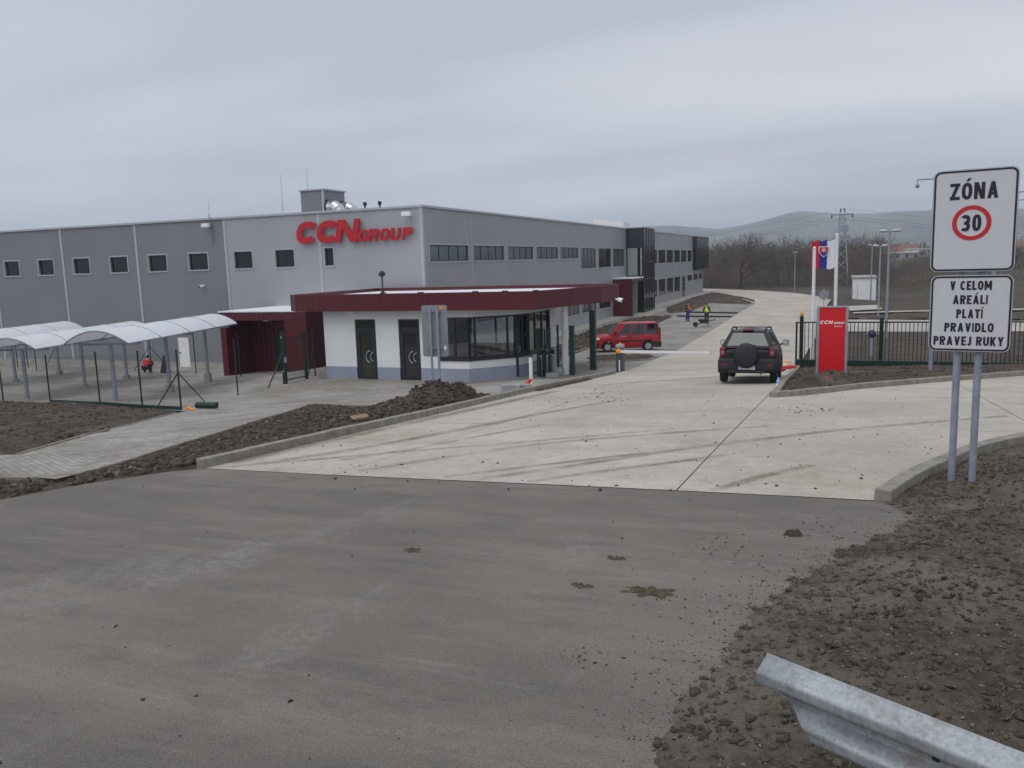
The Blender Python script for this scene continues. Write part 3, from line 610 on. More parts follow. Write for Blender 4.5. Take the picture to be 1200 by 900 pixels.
S_BACK2 = soil('soil_bed', G2([(976, 352), (1000, 351), (1040, 353), (1110, 352), (1300, 350), (1300, 375), (1090, 373.5), (995, 373), (966, 369), (968, 362)]), 0.35, 0.15, 0.5, 0.05, 83, m_soil, 'dark ploughed ground in front of the white cabin')
sheet('side_road', G2([(993, 360.5), (1028, 359), (1034, 364), (996, 366)]), 0.16, m_conc, 2.0)
sheet('side_road', G2([(1000, 367.6), (1060, 365.8), (1120, 364.6), (1300, 362), (1300, 364), (1120, 366), (1060, 367.2), (1000, 369)]), 0.15, m_conc, 2.0)

# ---- clods, stones and crumbs
def rocks(name, pts, sizes, m, label, cat, seed, flat=0.6):
    r = np.random.default_rng(seed); n = len(pts)
    t_ = (1 + 5 ** .5) / 2
    b = np.array([(-1, t_, 0), (1, t_, 0), (-1, -t_, 0), (1, -t_, 0), (0, -1, t_), (0, 1, t_), (0, -1, -t_), (0, 1, -t_), (t_, 0, -1), (t_, 0, 1), (-t_, 0, -1), (-t_, 0, 1)]); b /= np.linalg.norm(b[0])
    fc = np.array([(0, 11, 5), (0, 5, 1), (0, 1, 7), (0, 7, 10), (0, 10, 11), (1, 5, 9), (5, 11, 4), (11, 10, 2), (10, 7, 6), (7, 1, 8), (3, 9, 4), (3, 4, 2), (3, 2, 6), (3, 6, 8), (3, 8, 9), (4, 9, 5), (2, 4, 11), (6, 2, 10), (8, 6, 7), (9, 8, 1)])
    V = b[None] * r.uniform(0.45, 1.4, (n, 12, 1)); an = r.uniform(0, 6.283, n); ca, sa = np.cos(an), np.sin(an)
    sc = r.uniform(0.6, 1.4, (n, 1)); x = V[:, :, 0] * sc; y = V[:, :, 1] / sc; z = V[:, :, 2] * flat
    W_ = np.stack([x * ca[:, None] - y * sa[:, None], x * sa[:, None] + y * ca[:, None], z], 2) * np.asarray(sizes)[:, None, None] + np.asarray(pts)[:, None, :]
    o = npmesh(name, W_.reshape(-1, 3), (fc[None] + np.arange(n)[:, None, None] * 12).reshape(-1, 3), m); return tag(o, label, cat, kind='stuff')
def on_patch(S, n, seed, lo, hi, power=3.0, box=None, sink=0.1):
    ax, ay, Z = S; r = np.random.default_rng(seed); i = r.integers(0, len(ay), n * 9); j = r.integers(0, len(ax), n * 9)
    z = Z[i, j]; x, y = ax[j] + r.uniform(-.03, .03, n * 9), ay[i] + r.uniform(-.03, .03, n * 9); ok = z > H(x, y) + 0.0
    if box: ok &= (x > box[0]) & (x < box[1]) & (y > box[2]) & (y < box[3])
    x, y, z = x[ok][:n], y[ok][:n], z[ok][:n]; s = lo + (hi - lo) * r.uniform(0, 1, len(x)) ** power
    return np.stack([x, y, z + s * sink], 1), s
m_clod = ground_mat('soil_clods', [(0.34, E1), (0.5, (0.066, 0.053, 0.042)), (0.66, (0.15, 0.125, 0.098))], 9.0, 0.8, 60, second=((0.19, 0.168, 0.14), 0.7))
m_vclod = ground_mat('verge_clods', [(0.36, (0.045, 0.038, 0.031)), (0.48, (0.085, 0.074, 0.060)), (0.6, (0.14, 0.124, 0.104)), (0.7, (0.22, 0.20, 0.172))], 5.0, 0.9, 80, second=((0.215, 0.197, 0.17), 0.6))
m_stone = ground_mat('pale_stones', [(0.34, (0.10, 0.095, 0.085)), (0.5, (0.20, 0.19, 0.17)), (0.68, (0.40, 0.385, 0.355))], 22.0, 0.4, 80)
for (nm, S, n, sd, lo, hi, lab) in (('soil_clods', S_VERGE, 34000, 1, 0.003, 0.030, 'loose clods scattered over the roadside soil by the guardrail'), ('soil_clods', S_STRIP, 9000, 2, 0.006, 0.085, 'loose clods on the soil strip beside the concrete drive'),
        ('soil_clods', S_WEDGE, 2600, 3, 0.012, 0.075, 'loose clods on the soil wedge in front of the shelter fence'), ('soil_clods', S_ISL, 2200, 4, 0.010, 0.07, 'loose clods in the island below the red totem'), ('soil_clods', S_BED1, 1200, 5, 0.03, 0.16, 'loose clods on the soil bed along the hall')):
    a, s = on_patch(S, n, sd, lo, hi, box=(-1.6, 6.5, 2.2, 11.5) if S is S_VERGE else None); rocks(nm, a, s, m_vclod if S is S_VERGE else m_clod, lab, 'clods', sd)
a, s = on_patch(S_VERGE, 16000, 11, 0.002, 0.012, 3.0, (-1.6, 6.5, 2.2, 11.5)); rocks('gravel', a, s, m_stone, 'pale gravel strewn over the roadside soil', 'gravel', 11)
a, s = on_patch(S_STRIP, 1500, 12, 0.006, 0.045, 2.5); rocks('gravel', a, s, m_stone, 'pale stones lying in the soil strip', 'gravel', 12)
# gravel frayed over the asphalt edge, and crumbs dropped on the carriageway
rv = G2(RIGHT_VERGE[2:]); r_ = np.random.default_rng(5); pp = []
for k in range(2600):
    i = r_.integers(0, len(rv) - 1); u = r_.uniform(); q = np.array(rv[i]) * (1 - u) + np.array(rv[i + 1]) * u
    q = q + np.array([-0.9, 0.45]) * (abs(r_.normal(0, 0.26)) - 0.12) + r_.normal(0, 0.12, 2); pp.append((*q, float(H(*q)) + 0.002))
rocks('gravel', pp, 0.0015 + 0.008 * r_.uniform(0, 1, len(pp)) ** 3, m_verge, 'fine gravel frayed over the asphalt edge', 'gravel', 13)
pp = []; ss = []
for k in range(170):
    px, py = r_.uniform(0, 1100), 560 + 340 * r_.uniform() ** 1.3; q = gp(px, py); pp.append((q[0], q[1], q[2] + 0.003)); ss.append(0.003 + 0.011 * r_.uniform() ** 4)
for k in range(260):
    c0 = [(835, 640), (790, 700), (870, 640), (960, 620), (910, 735), (700, 770)][k % 6]; q = gp(c0[0] + r_.normal(0, 26), c0[1] + r_.normal(0, 9)); pp.append((q[0], q[1], q[2] + 0.003)); ss.append(0.003 + 0.008 * r_.uniform() ** 3)
rocks('mud_crumbs', pp, ss, m_clod, 'crumbs of dried mud scattered on the asphalt road', 'mud', 14)
pp = []; ss = []
for k in range(300):
    q = gp(r_.uniform(320, 1150), r_.uniform(452, 575)); pp.append((q[0], q[1], q[2] + 0.012)); ss.append(0.006 + 0.018 * r_.uniform() ** 4)
for k in range(160):
    c0 = [(700, 462), (725, 470), (648, 470), (940, 480)][k % 4]; q = gp(c0[0] + r_.normal(0, 14), c0[1] + r_.normal(0, 3)); pp.append((q[0], q[1], q[2] + 0.012)); ss.append(0.007 + 0.018 * r_.uniform() ** 3)
rocks('mud_crumbs', pp, ss, m_clod, 'crumbs of mud and brick on the pale concrete drive', 'mud', 15)
# flattened cakes of mud on the road: each is a thing
m_cake = ground_mat('straw_mud', [(0.36, (0.06, 0.047, 0.033)), (0.52, (0.13, 0.105, 0.075)), (0.66, (0.26, 0.22, 0.165))], 16, 1.0, 90)
for k, (px, py, w, lab) in enumerate([(484, 645, 0.07, 'small flat cake of mud alone on the mid asphalt'), (682, 687, 0.075, 'pale straw-coloured mud cake on the asphalt'), (763, 694, 0.12, 'largest ragged cake of straw-coloured mud on the asphalt'), (723, 655, 0.06, 'thin brown mud smear lying beyond the ragged mud cakes'), (931, 628, 0.06, 'dark clod of mud on the road near the gravel verge')]):
    c0 = gp(px, py); m = MB(); nr, na = 9, 40; vs = [(c0[0], c0[1], c0[2] + .03)]
    for i in range(1, nr + 1):
        for j in range(na):
            a = 2 * math.pi * j / na; rr = i / nr; e = w * (0.55 + 0.9 * float(vnoise(3 + math.cos(a) * 2.3 + k * 9, 3 + math.sin(a) * 2.3, 5))) * (1 + .25 * math.sin(a * 7 + k)); x, y = c0[0] + e * rr * math.cos(a) * 1.25, c0[1] + e * rr * math.sin(a) * .8
            vs.append((x, y, float(H(x, y)) - .004 + (1 - rr ** 3) * (.008 + (.06 if k == 4 else .028) * float(vnoise(x * 18, y * 18, k)) * (.5 + float(vnoise(x * 70, y * 70, k + 3))))))
    fs = [(0, 1 + j, 1 + (j + 1) % na) for j in range(na)] + [(1 + i * na + j, 1 + (i + 1) * na + j, 1 + (i + 1) * na + (j + 1) % na, 1 + i * na + (j + 1) % na) for i in range(nr - 1) for j in range(na)]
    m.add(vs, fs); tag(m.build('mud_cake', m_cake), lab, 'mud', 'cakes of mud on the asphalt')
# muddy tyre tracks pressed on the concrete
m_track = bpy.data.materials.new('tyre_track_mud'); m_track.use_nodes = True; t = m_track.node_tree; p = t.nodes['Principled BSDF']; p.inputs['Roughness'].default_value = 0.95; p.inputs['Base Color'].default_value = (0.22, 0.175, 0.13, 1)
uvn = N(t, 'ShaderNodeUVMap'); P = N(t, 'ShaderNodeNewGeometry').outputs['Position']; sp = N(t, 'ShaderNodeSeparateXYZ'); t.links.new(uvn.outputs[0], sp.inputs[0])
wv = N(t, 'ShaderNodeTexWave', wave_type='BANDS', bands_direction='DIAGONAL'); wv.inputs['Scale'].default_value = 3.4; wv.inputs['Distortion'].default_value = 1.5; t.links.new(uvn.outputs[0], wv.inputs['Vector'])
ed = N(t, 'ShaderNodeMath', operation='PINGPONG'); ed.inputs[1].default_value = 0.5; t.links.new(sp.outputs[1], ed.inputs[0])
al = mul(t, ramp(t, ed.outputs[0], 0.0, 0.28), ramp(t, nz(t, P, 0.5, 6, 0.7), 0.34, 0.56)); al = mul(t, al, ramp(t, wv.outputs['Fac'], -0.3, 0.9)); al = mul(t, al, ramp(t, nz(t, P, 7, 5, 0.7), 0.2, 0.6)); al = mul(t, al, 0.9)
t.links.new(al, p.inputs['Alpha'])
def track(px, w, seed):
    pts = [np.array(q) for q in G2(px)]; L = [0]
    for i in range(len(pts) - 1): L.append(L[-1] + np.linalg.norm(pts[i + 1] - pts[i]))
    n = max(6, int(L[-1] / 0.35)); vs = []; uv = []
    c = [np.array([np.interp(L[-1] * i / n, L, [p[k] for p in pts]) for k in (0, 1)]) for i in range(n + 1)]
    for _ in range(3): c = [c[0]] + [(c[i - 1] + c[i] * 2 + c[i + 1]) / 4 for i in range(1, n)] + [c[n]]
    for i in range(n + 1):
        d = unit(c[min(i + 1, n)] - c[max(i - 1, 0)]); nn = np.array([-d[1], d[0]])
        for k in (-.5, .5): q = c[i] + nn * w * k; vs.append((q[0], q[1], float(H(*q)) + 0.0125 + seed * 0.0012)); uv.append((L[-1] * i / n, k + .5))
    me = bpy.data.meshes.new('tyre_track'); me.from_pydata(vs, [], [(2 * i, 2 * i + 1, 2 * i + 3, 2 * i + 2) for i in range(n)])
    ul = me.uv_layers.new(); 
    for lp in me.loops: ul.data[lp.index].uv = uv[lp.vertex_index]
    me.materials.append(m_track); o = bpy.data.objects.new('tyre_track', me); COL.objects.link(o); tag(o, 'muddy tyre tracks smeared over the pale concrete drive', 'tyre track', kind='stuff')
for k, (px, w) in enumerate([([(262, 548), (350, 541), (470, 530), (620, 518), (790, 503)], 0.32), ([(300, 545), (430, 525), (560, 500), (640, 484), (720, 470)], 0.5), ([(520, 560), (600, 550), (700, 538), (760, 531)], 0.3), ([(620, 566), (700, 553), (790, 543), (850, 534)], 0.3), ([(835, 576), (880, 562), (930, 550), (952, 546)], 0.3),
        ([(400, 540), (480, 528), (560, 512), (640, 498)], 0.25), ([(270, 543), (360, 523), (450, 503), (560, 479), (650, 459)], 0.7), ([(560, 563), (680, 545), (820, 524), (980, 505), (1180, 488)], 0.35), ([(700, 452), (780, 446), (860, 441)], 0.6), ([(420, 553), (540, 534), (640, 520), (760, 510), (900, 500)], 0.28)]): track(px, w * .62, k)
# ================================================================== THE HALL
YF, XS, YE, XL, ZR = 40.7, -21.5, 139.0, -76.0, 9.0
hall = thing('factory_hall', 'long two storey grey metal clad factory hall with red lettering', 'building', (XS, YF, 0))
class Plane:
    """a wall plane: point(u, z, out)"""
    def __init__(s, o, u, n): s.o = np.array(o, float); s.u = np.array(u, float); s.n = np.array(n, float)
    def p(s, u, z, out=0.0): q = s.o + s.u * u + s.n * out; return (q[0], q[1], z)
PF = Plane((0, YF, 0), (1, 0, 0), (0, -1, 0)); PS = Plane((XS, 0, 0), (0, 1, 0), (1, 0, 0))
def wall_faces(pl, u0, u1, z0, z1, holes, reveal=0.14, out=0.0):
    """(front faces, reveal faces) of a wall piece with rectangular openings"""
    us = sorted({u0, u1, *[h[0] for h in holes], *[h[2] for h in holes]}); zs = sorted({z0, z1, *[h[1] for h in holes], *[h[3] for h in holes]})
    a, b = MB(), MB()
    for i in range(len(us) - 1):
        for j in range(len(zs) - 1):
            cu, cz = (us[i] + us[i + 1]) / 2, (zs[j] + zs[j + 1]) / 2
            if any(h[0] < cu < h[2] and h[1] < cz < h[3] for h in holes): continue
            a.quad(pl.p(us[i], zs[j], out), pl.p(us[i + 1], zs[j], out), pl.p(us[i + 1], zs[j + 1], out), pl.p(us[i], zs[j + 1], out))
    for (h0, k0, h1, k1) in holes:
        for (p0, q0, p1, q1) in ((h0, k0, h1, k0), (h1, k0, h1, k1), (h1, k1, h0, k1), (h0, k1, h0, k0)):
            b.quad(pl.p(p0, q0, out), pl.p(p1, q1, out), pl.p(p1, q1, out - reveal), pl.p(p0, q0, out - reveal))
    return a, b
def pbox(m, pl, u0, u1, z0, z1, o0, o1):
    vs = [pl.p(u, z, o) for o in (o0, o1) for (u, z) in ((u0, z0), (u1, z0), (u1, z1), (u0, z1))]
    return m.add(vs, [(3, 2, 1, 0), (4, 5, 6, 7), (0, 1, 5, 4), (1, 2, 6, 5), (2, 3, 7, 6), (3, 0, 4, 7)])
def window(pl, rect, parent, panes=1, rows=1, trim=0.07, rec=0.10, gm=None, fm=None, tm=None, name='window', out=0.0, fr=0.055, extra=None):
    """pale trim round the opening (the part), dark sashes and panes (sub-parts)"""
    u0, z0, u1, z1 = rect; t = MB()
    if trim > 0:
        pbox(t, pl, u0 - trim, u1 + trim, z1, z1 + trim, out - 0.02, out + 0.025); pbox(t, pl, u0 - trim, u1 + trim, z0 - trim, z0, out - 0.02, out + 0.05)
        pbox(t, pl, u0 - trim, u0, z0, z1, out - 0.02, out + 0.025); pbox(t, pl, u1, u1 + trim, z0, z1, out - 0.02, out + 0.025)
    w = t.build(name, tm or m_trim, parent) if trim > 0 else None
    f = MB(); o0, o1 = out - rec - 0.03, out - rec + 0.03
    pbox(f, pl, u0, u1, z0, z0 + fr, o0, o1); pbox(f, pl, u0, u1, z1 - fr, z1, o0, o1)
    for i in range(panes + 1):
        c = u0 + (u1 - u0) * i / panes; a, b = (c, c + fr) if i == 0 else ((c - fr, c) if i == panes else (c - fr * 0.8, c + fr * 0.8)); pbox(f, pl, a, b, z0 + fr, z1 - fr, o0, o1)
    for j in range(1, rows): c = z0 + (z1 - z0) * j / rows; pbox(f, pl, u0 + fr, u1 - fr, c - fr * 0.5, c + fr * 0.5, o0 + 0.002, o1 - 0.002)
    fo = f.build('sash' if w else name, fm or m_frame, w or parent)
    for i in range(panes):
        for j in range(rows):
            a = u0 + (u1 - u0) * i / panes; b = u0 + (u1 - u0) * (i + 1) / panes; c = z0 + (z1 - z0) * j / rows; d = z0 + (z1 - z0) * (j + 1) / rows
            g = MB(); pbox(g, pl, a + 0.01, b - 0.01, c + 0.01, d - 0.01, out - rec - 0.008, out - rec + 0.004)
            q = g.build('pane', gm[(i + j) % len(gm)] if isinstance(gm, list) else (gm or m_darkglass), w or fo)
    return w or fo
# --- front wall
JF = [XL, -69.3, -62.4, -55.55, -48.85, -42.25, -35.05, -28.22, XS]
WF = [(-68.0, -66.4), (-64.7, -63.1), (-61.3, -59.7), (-57.95, -56.35), (-54.62, -53.02), (-51.3, -49.7), (-48.0, -46.4), (-44.7, -43.05), (-41.4, -39.75), (-38.1, -36.45), (-34.55, -33.05), (-31.5, -30.0), (-28.02, -27.26)]
HF = [(a + 0.08, 5.88, b - 0.08, 6.88) for a, b in WF]
DOOR = (-39.5, -0.36, -38.6, 1.62)
PLN, ZLO = PF, 0.05
for i in range(len(JF) - 1):
    u0, u1 = JF[i], JF[i + 1]; hs = [h for h in HF if u0 < (h[0] + h[2]) / 2 < u1]
    if u0 < DOOR[0] < u1: hs = hs + [DOOR]
    a, b = wall_faces(PF, u0, u1, 0.05 if True else 0, ZR - 0.12, [(h[0], max(h[1], 0.06), h[2], h[3]) for h in hs])
    w = a.build('wall_panel', m_clad_d if u1 < -34 else m_clad_l, hall)
    for h in hs: wall_faces(PLN, u0, u1, ZLO, ZR - 0.12, [(h[0], max(h[1], ZLO + .01), h[2], h[3])])[1].build('window_reveal', m_trim, w)
    s = MB(); pbox(s, PF, u1 - 0.09, u1 + 0.09, 0.05, ZR - 0.1, -0.01, 0.03); s.build('joint_strip', m_trim, hall) if i < len(JF) - 2 else None
for h in HF: window(PF, h, hall, rec=0.13, trim=0.08)
s = MB(); pbox(s, PF, XL, DOOR[0], -0.9, 0.05, -0.02, 0.04); pbox(s, PF, DOOR[2], XS, -0.9, 0.05, -0.02, 0.04); s.build('plinth', m_plinth, hall)
d = MB(); pbox(d, PF, DOOR[0] + .03, DOOR[2] - .03, DOOR[1], DOOR[3], -0.05, 0.02); d = d.build('door', m_wpaint, hall); q = MB(); pbox(q, PF, DOOR[0] + .08, DOOR[0] + .2, 0.62, 0.68, 0.021, 0.07); q.build('handle', m_black, d)
# corner post and coping
s = MB(); s.box(XS - 0.14, XS + 0.035, YF - 0.035, YF + 0.14, 0.05, ZR - 0.1); s.build('corner_strip', m_trim, hall)
s = MB(); s.box(XL - 0.1, XS + 0.1, YF - 0.1, YF + 0.3, ZR - 0.12, ZR); s.build('coping', m_trim, hall)
s = MB(); s.box(XS - 0.3, XS + 0.1, YF + 0.3, YE + 0.1, ZR - 0.12, ZR); s.box(XL - 0.1, XS - 0.3, YE - 0.3, YE + 0.1, ZR - 0.12, ZR); s.box(XL - 0.1, XL + 0.3, YF + 0.3, YE - 0.3, ZR - 0.12, ZR); s.build('coping', m_trim, hall)
s = MB(); s.box(XL + 0.05, XS - 0.05, YF + 0.05, YE - 0.05, 8.5, 8.62); s.build('roof', m_roofg, hall)
s = MB(); s.quad((XL, YF, -0.9), (XL, YE, -0.9), (XL, YE, ZR - .12), (XL, YF, ZR - .12)); s.quad((XL, YE, -0.9), (XS, YE, -0.9), (XS, YE, ZR - .12), (XL, YE, ZR - .12)); s.build('rear_wall', m_clad_d, hall)
# --- side wall
JS = [YF, 47.1, 52.85, 58.6, 64.3, 70.0, 75.45, 80.9, 86.7, 97.6, 103.05, 108.3, 113.45, 118.65, 123.9, 129.0, YE]
UP = [(41.45, 46.6, 5.92, 6.85, 4), (47.4, 52.4, 5.92, 6.85, 4), (53.15, 58.1, 5.92, 6.85, 4), (58.85, 63.95, 5.92, 6.85, 4), (64.55, 69.5, 5.92, 6.85, 4), (70.3, 75.0, 5.0, 6.82, 4), (75.95, 80.5, 5.0, 6.82, 3), (81.3, 85.9, 5.0, 6.82, 2),
      (98.0, 102.6, 5.08, 6.78, 3), (103.45, 107.95, 5.08, 6.78, 3), (108.65, 113.1, 5.08, 6.78, 3), (113.85, 118.3, 5.08, 6.78, 3), (119.0, 123.5, 5.08, 6.78, 3), (124.3, 128.0, 5.08, 6.78, 2)]
LOW = [(41.45, 46.6, 2.0, 3.0, 4), (47.4, 52.4, 2.0, 3.0, 4), (53.15, 58.1, 2.0, 3.0, 4), (58.85, 63.95, 2.0, 3.0, 4), (64.65, 69.5, 1.05, 3.05, 4), (70.3, 75.0, 1.05, 3.05, 4), (75.95, 80.4, 1.05, 3.05, 3),
       (98.0, 102.6, 1.0, 3.08, 3), (103.45, 107.9, 1.0, 3.08, 3), (108.65, 113.1, 1.0, 3.08, 3), (113.85, 118.3, 1.0, 3.08, 3), (124.3, 128.4, 2.2, 3.08, 2), (129.6, 133.8, 2.2, 3.08, 2), (134.9, 138.4, 2.2, 3.08, 2)]
DR2 = (120.1, 0.12, 122.4, 3.0)
PLN, ZLO = PS, 0.1
for i in range(len(JS) - 1):
    u0, u1 = JS[i], JS[i + 1]; hs = [(a, c, b, d) for (a, b, c, d, k) in UP + LOW if u0 < (a + b) / 2 < u1]
    if u0 < DR2[0] < u1: hs.append(DR2)
    a, b = wall_faces(PS, u0, u1, 0.1, ZR - 0.12, hs); w = a.build('wall_panel', m_clad_s, hall)
    for h in hs: wall_faces(PLN, u0, u1, ZLO, ZR - 0.12, [(h[0], max(h[1], ZLO + .01), h[2], h[3])])[1].build('window_reveal', m_trim, w)
    if 0 < i: s = MB(); pbox(s, PS, u0 - 0.05, u0 + 0.05, 0.1, ZR - 0.12, -0.01, 0.02); s.build('joint_strip', m_trim, hall)
for (a, b, c, d, k) in UP + LOW: window(PS, (a, c, b, d), hall, panes=k, trim=0.08, rec=0.08, gm=m_pane if k == 4 else m_darkglass)
s = MB(); pbox(s, PS, YF, DR2[0], -0.9, 0.1, -0.02, 0.045); pbox(s, PS, DR2[2], YE, -0.9, 0.1, -0.02, 0.045); s.build('plinth', m_plinth, hall)
d = MB(); pbox(d, PS, DR2[0] + .03, DR2[2] - .03, 0.1, 2.95, -0.06, -0.01); d = d.build('door', m_frame, hall)
for k in range(4): q = MB(); pbox(q, PS, DR2[0] + .2, DR2[2] - .2, 0.25 + k * 0.68, 0.78 + k * 0.68, -0.009, 0.0); q.build('door_pane', m_darkglass, d)
# --- glazed stair tower and entrance
m_grey_green = mat('stairwell_green', lin(146, 160, 150), 0.6, 0, 0.06, 1.0)
def tower(x1, y0, y1, z0, z1, cols, rows, front):
    w = MB(); w.box(XS - 0.3, x1 - 0.12, y0 + 0.12, y1 - 0.12, z0, z1 - 0.02); tw = w.build('glass_tower', m_frame, hall)
    f = MB(); pl = Plane((x1, 0, 0), (0, 1, 0), (1, 0, 0)); n = cols
    for i in range(n + 1): u = y0 + (y1 - y0) * i / n; pbox(f, pl, max(y0, u - 0.05), min(y1, u + 0.05), z0, z1, -0.12, 0.0)
    zz_ = [z0 + (z1 - z0) * j / rows for j in range(rows + 1)]
    for zq in zz_: pbox(f, pl, y0, y1, max(z0, zq - 0.05), min(z1, zq + 0.05), -0.11, -0.004)
    f.build('mullions', m_frame, tw)
    for i in range(n):
        for j in range(rows):
            g = MB(); pbox(g, pl, y0 + (y1 - y0) * i / n + .05, y0 + (y1 - y0) * (i + 1) / n - .05, zz_[j] + .05, zz_[j + 1] - .05, -0.06, -0.045); g.build('pane', m_darkglass, tw)
    pf = Plane((0, y0, 0), (1, 0, 0), (0, -1, 0))
    for (u0, u1, c0, c1, mm) in front:
        g = MB(); pbox(g, pf, u0, u1, c0, c1, -0.125, -0.09); g.build('pane', mm, tw)
    f = MB(); pbox(f, pf, XS, XS + 0.12, z0, z1, -0.12, 0); pbox(f, pf, x1 - 0.13, x1 - 0.122, z0, z1, -0.12, 0)
    c = MB(); c.box(XS - 0.3, x1 + 0.03, y0 - 0.03, y1 + 0.03, z1, z1 + 0.08); c.build('coping', m_trim, tw); f.build('mullions', m_frame, tw)
    return tw
m_dkpanel = mat('dark_blue_grey_panel', lin(46, 52, 62), 0.35, 0.1, 0.08, 1.5)
tower(-19.54, 86.7, 92.0, 0.05, 8.95, 4, 5, [(XS + .12, -19.66, 6.9, 8.9, m_dkpanel), (XS + .14, -20.3, 3.95, 6.85, m_grey_green), (-20.22, -19.95, 3.95, 6.85, m_darkglass), (-19.93, -19.86, 3.95, 6.85, m_wpaint), (XS + .14, -20.3, 0.1, 3.85, m_grey_green), (-20.2, -19.7, 0.1, 3.85, m_darkglass)])
tower(-20.82, 128.94, 140.7, 3.8, 8.85, 6, 4, [(XS + .05, -20.9, 7.2, 8.8, m_dkpanel), (XS + .05, -20.9, 3.9, 7.1, m_darkglass)])
s = MB(); s.box(XS - 1, -20.95, YE + 0.12, 140.5, 3.85, 8.8); s.build('tower_core', m_frame, hall)
s = MB(); s.box(XS, -19.5, 81.1, 81.35, 0, 3.75); s.box(XS, XS + 0.2, 81.35, 86.6, 0.0, 3.75); e_ = s.build('entrance_block', m_redp, hall)
s = MB(); s.box(XS, -19.5, 81.35, 86.0, 3.45, 3.75); s.build('canopy', m_redp, e_)
s = MB(); s.box(XS - 0.02, -19.44, 81.04, 86.1, 3.75, 3.85); s.build('coping', m_roofmem, e_)
s = MB(); s.box(-21.0, -19.75, 83.9, 83.95, 0.05, 3.4); s.build('glass_screen', m_grey_green, e_)
# --- red porch on the front wall
YP = 35.6
porch = MB(); porch.box(-31.5, -25.85, YP, YF, 3.08, 3.52); porch = porch.build('porch', m_red, hall)
s = MB(); s.box(-31.5, -31.12, YP, YF, -0.6, 3.08); s.build('side_wall', m_red, porch)
s = MB(); s.box(-27.25, -25.85, YP, YP + 0.3, -0.6, 3.08); s.box(-26.15, -25.85, YP + 0.3, YF, -0.6, 3.08); s.build('side_wall', m_red, porch)
s = MB(); s.box(-31.12, -26.15, YP + 2.2, YP + 2.35, -0.6, 3.08); s.build('back_wall', m_red, porch)
s = MB(); s.box(-31.55, -25.8, YP - 0.05, YF, 3.52, 3.58); s.build('coping', m_roofmem, porch)
s = MB(); s.box(-29.6, -28.5, YP + 2.14, YP + 2.2, -0.4, 2.0); s.build('porch_door', m_frame, porch)
s = MB(); s.box(-27.75, -27.3, YP + 1.5, YP + 1.6, -0.4, 3.0); s.build('side_light', m_blind, porch)
s = MB(); s.box(-28.9, -28.6, YP + 0.4, YP + 0.6, 3.0, 3.08); s.build('ceiling_lamp', m_wpaint, porch)
# --- lettering on the front wall
ws = thing('wall_sign', 'large red slanted metal letters CCN GROUP high on the grey hall front', 'sign', (-25.8, YF, 7.2))
SH = 0.20
for ch, x0, x1, y0, y1, bold in [('C', 70, 250, 328, 538, .062), ('C', 248, 435, 318, 527, .062), ('N', 415, 628, 308, 515, .066), ('G', 610, 712, 402, 508, .05), ('R', 700, 806, 398, 505, .05), ('O', 800, 902, 392, 501, .05), ('U', 895, 1005, 387, 495, .05), ('P', 985, 1095, 382, 490, .05)]:
    big = ch in 'CN'; za, zb = (7.16, 8.43) if big else (7.14, 7.82)
    a = at_y(340 + x0 / 7.5, 215 + y1 / 7.5, YF)[0]; b = at_y(340 + x1 / 7.5, 215 + y0 / 7.5, YF)[0]
    hh = zb - za; me = glyph(ch, ((b - a) - SH * hh * .9) * ({'C': 1.1, 'G': .97, 'U': .84, 'P': .86}.get(ch, .95 if not big else 1.0)), hh, hh * (.29 if big else .25), SH, 0.10)
    o = place_mesh(me, 'letter', m_sign_red, (a + (.09 if ch == 'P' else 0), YF - 0.16, za), (1, 0, 0), (0, 0, 1), ws)
s = MB(); 
for x in np.linspace(-29.2, -22.4, 8): s.box(x - .02, x + .02, YF - 0.07, YF, 7.4, 7.44)
s.build('bracket', m_galv, ws)
# --- things on the hall's roof and walls
ah = thing('rooftop_unit', 'grey box-shaped air handling unit with two silver duct bends on the hall roof', 'ventilation unit', (-35, 50, 8.6))
yb_ = at_x(403.5, 226, -34.16)[1]
s = MB(); s.box(-36.05, -34.16, 50, yb_, 9.1, 11.2); s.build('casing', m_clad_d, ah)
s = MB(); s.box(-34.24, -34.10, 49.95, 50.06, 9.1, 11.2); s.build('corner_post', m_trim, ah); s = MB(); s.box(-36.15, -34.06, 49.9, yb_ + .1, 11.2, 11.3); s.build('top_frame', m_trim, ah); s = MB(); s.box(-36.1, -34.1, 49.95, yb_, 8.6, 9.1); s.build('base_frame', m_trim, ah)
for pxd in (384.0, 400.5):
    yd_ = at_x(pxd, 238, -34.16)[1]; pts = [(-34.2, yd_, 10.0)] + [(-33.75 + .55 * math.sin(q), yd_, 9.45 + .55 * math.cos(q)) for q in np.linspace(0, math.pi / 2, 7)] + [(-33.2, yd_, 8.6)]
    s = MB(); s.tube(pts, [.50 * (0.93 if k % 2 else 1.0) for k in range(len(pts))], 14); s.build('duct', m_alu, ah)
    s = MB(); s.lathe([(.56, -.06), (.56, .06)], 20, (-34.1, yd_, 10.0), 'X'); s.build('duct_collar', m_black, ah)
for (px, py0, py1, r0, nm, lab) in [(658 / 7.5 + 340, 240, 241, 0.06, 'roof_vent', 'short black vent pipe on the roof edge beside the silver ducts'), (788 / 7.5 + 340, 240, 241, 0.06, 'roof_vent', 'short black vent pipe on the roof nearest the hall corner')]:
    x = at_y(px, 240, YF + 2)[0]; s = MB(); s.lathe([(0.05, 8.6), (0.05, 9.3), (0.11, 9.32), (0.11, 9.5), (0.05, 9.52)], 10, (x, YF + 2, 0)); tag(s.build(nm, m_black), lab, 'vent')
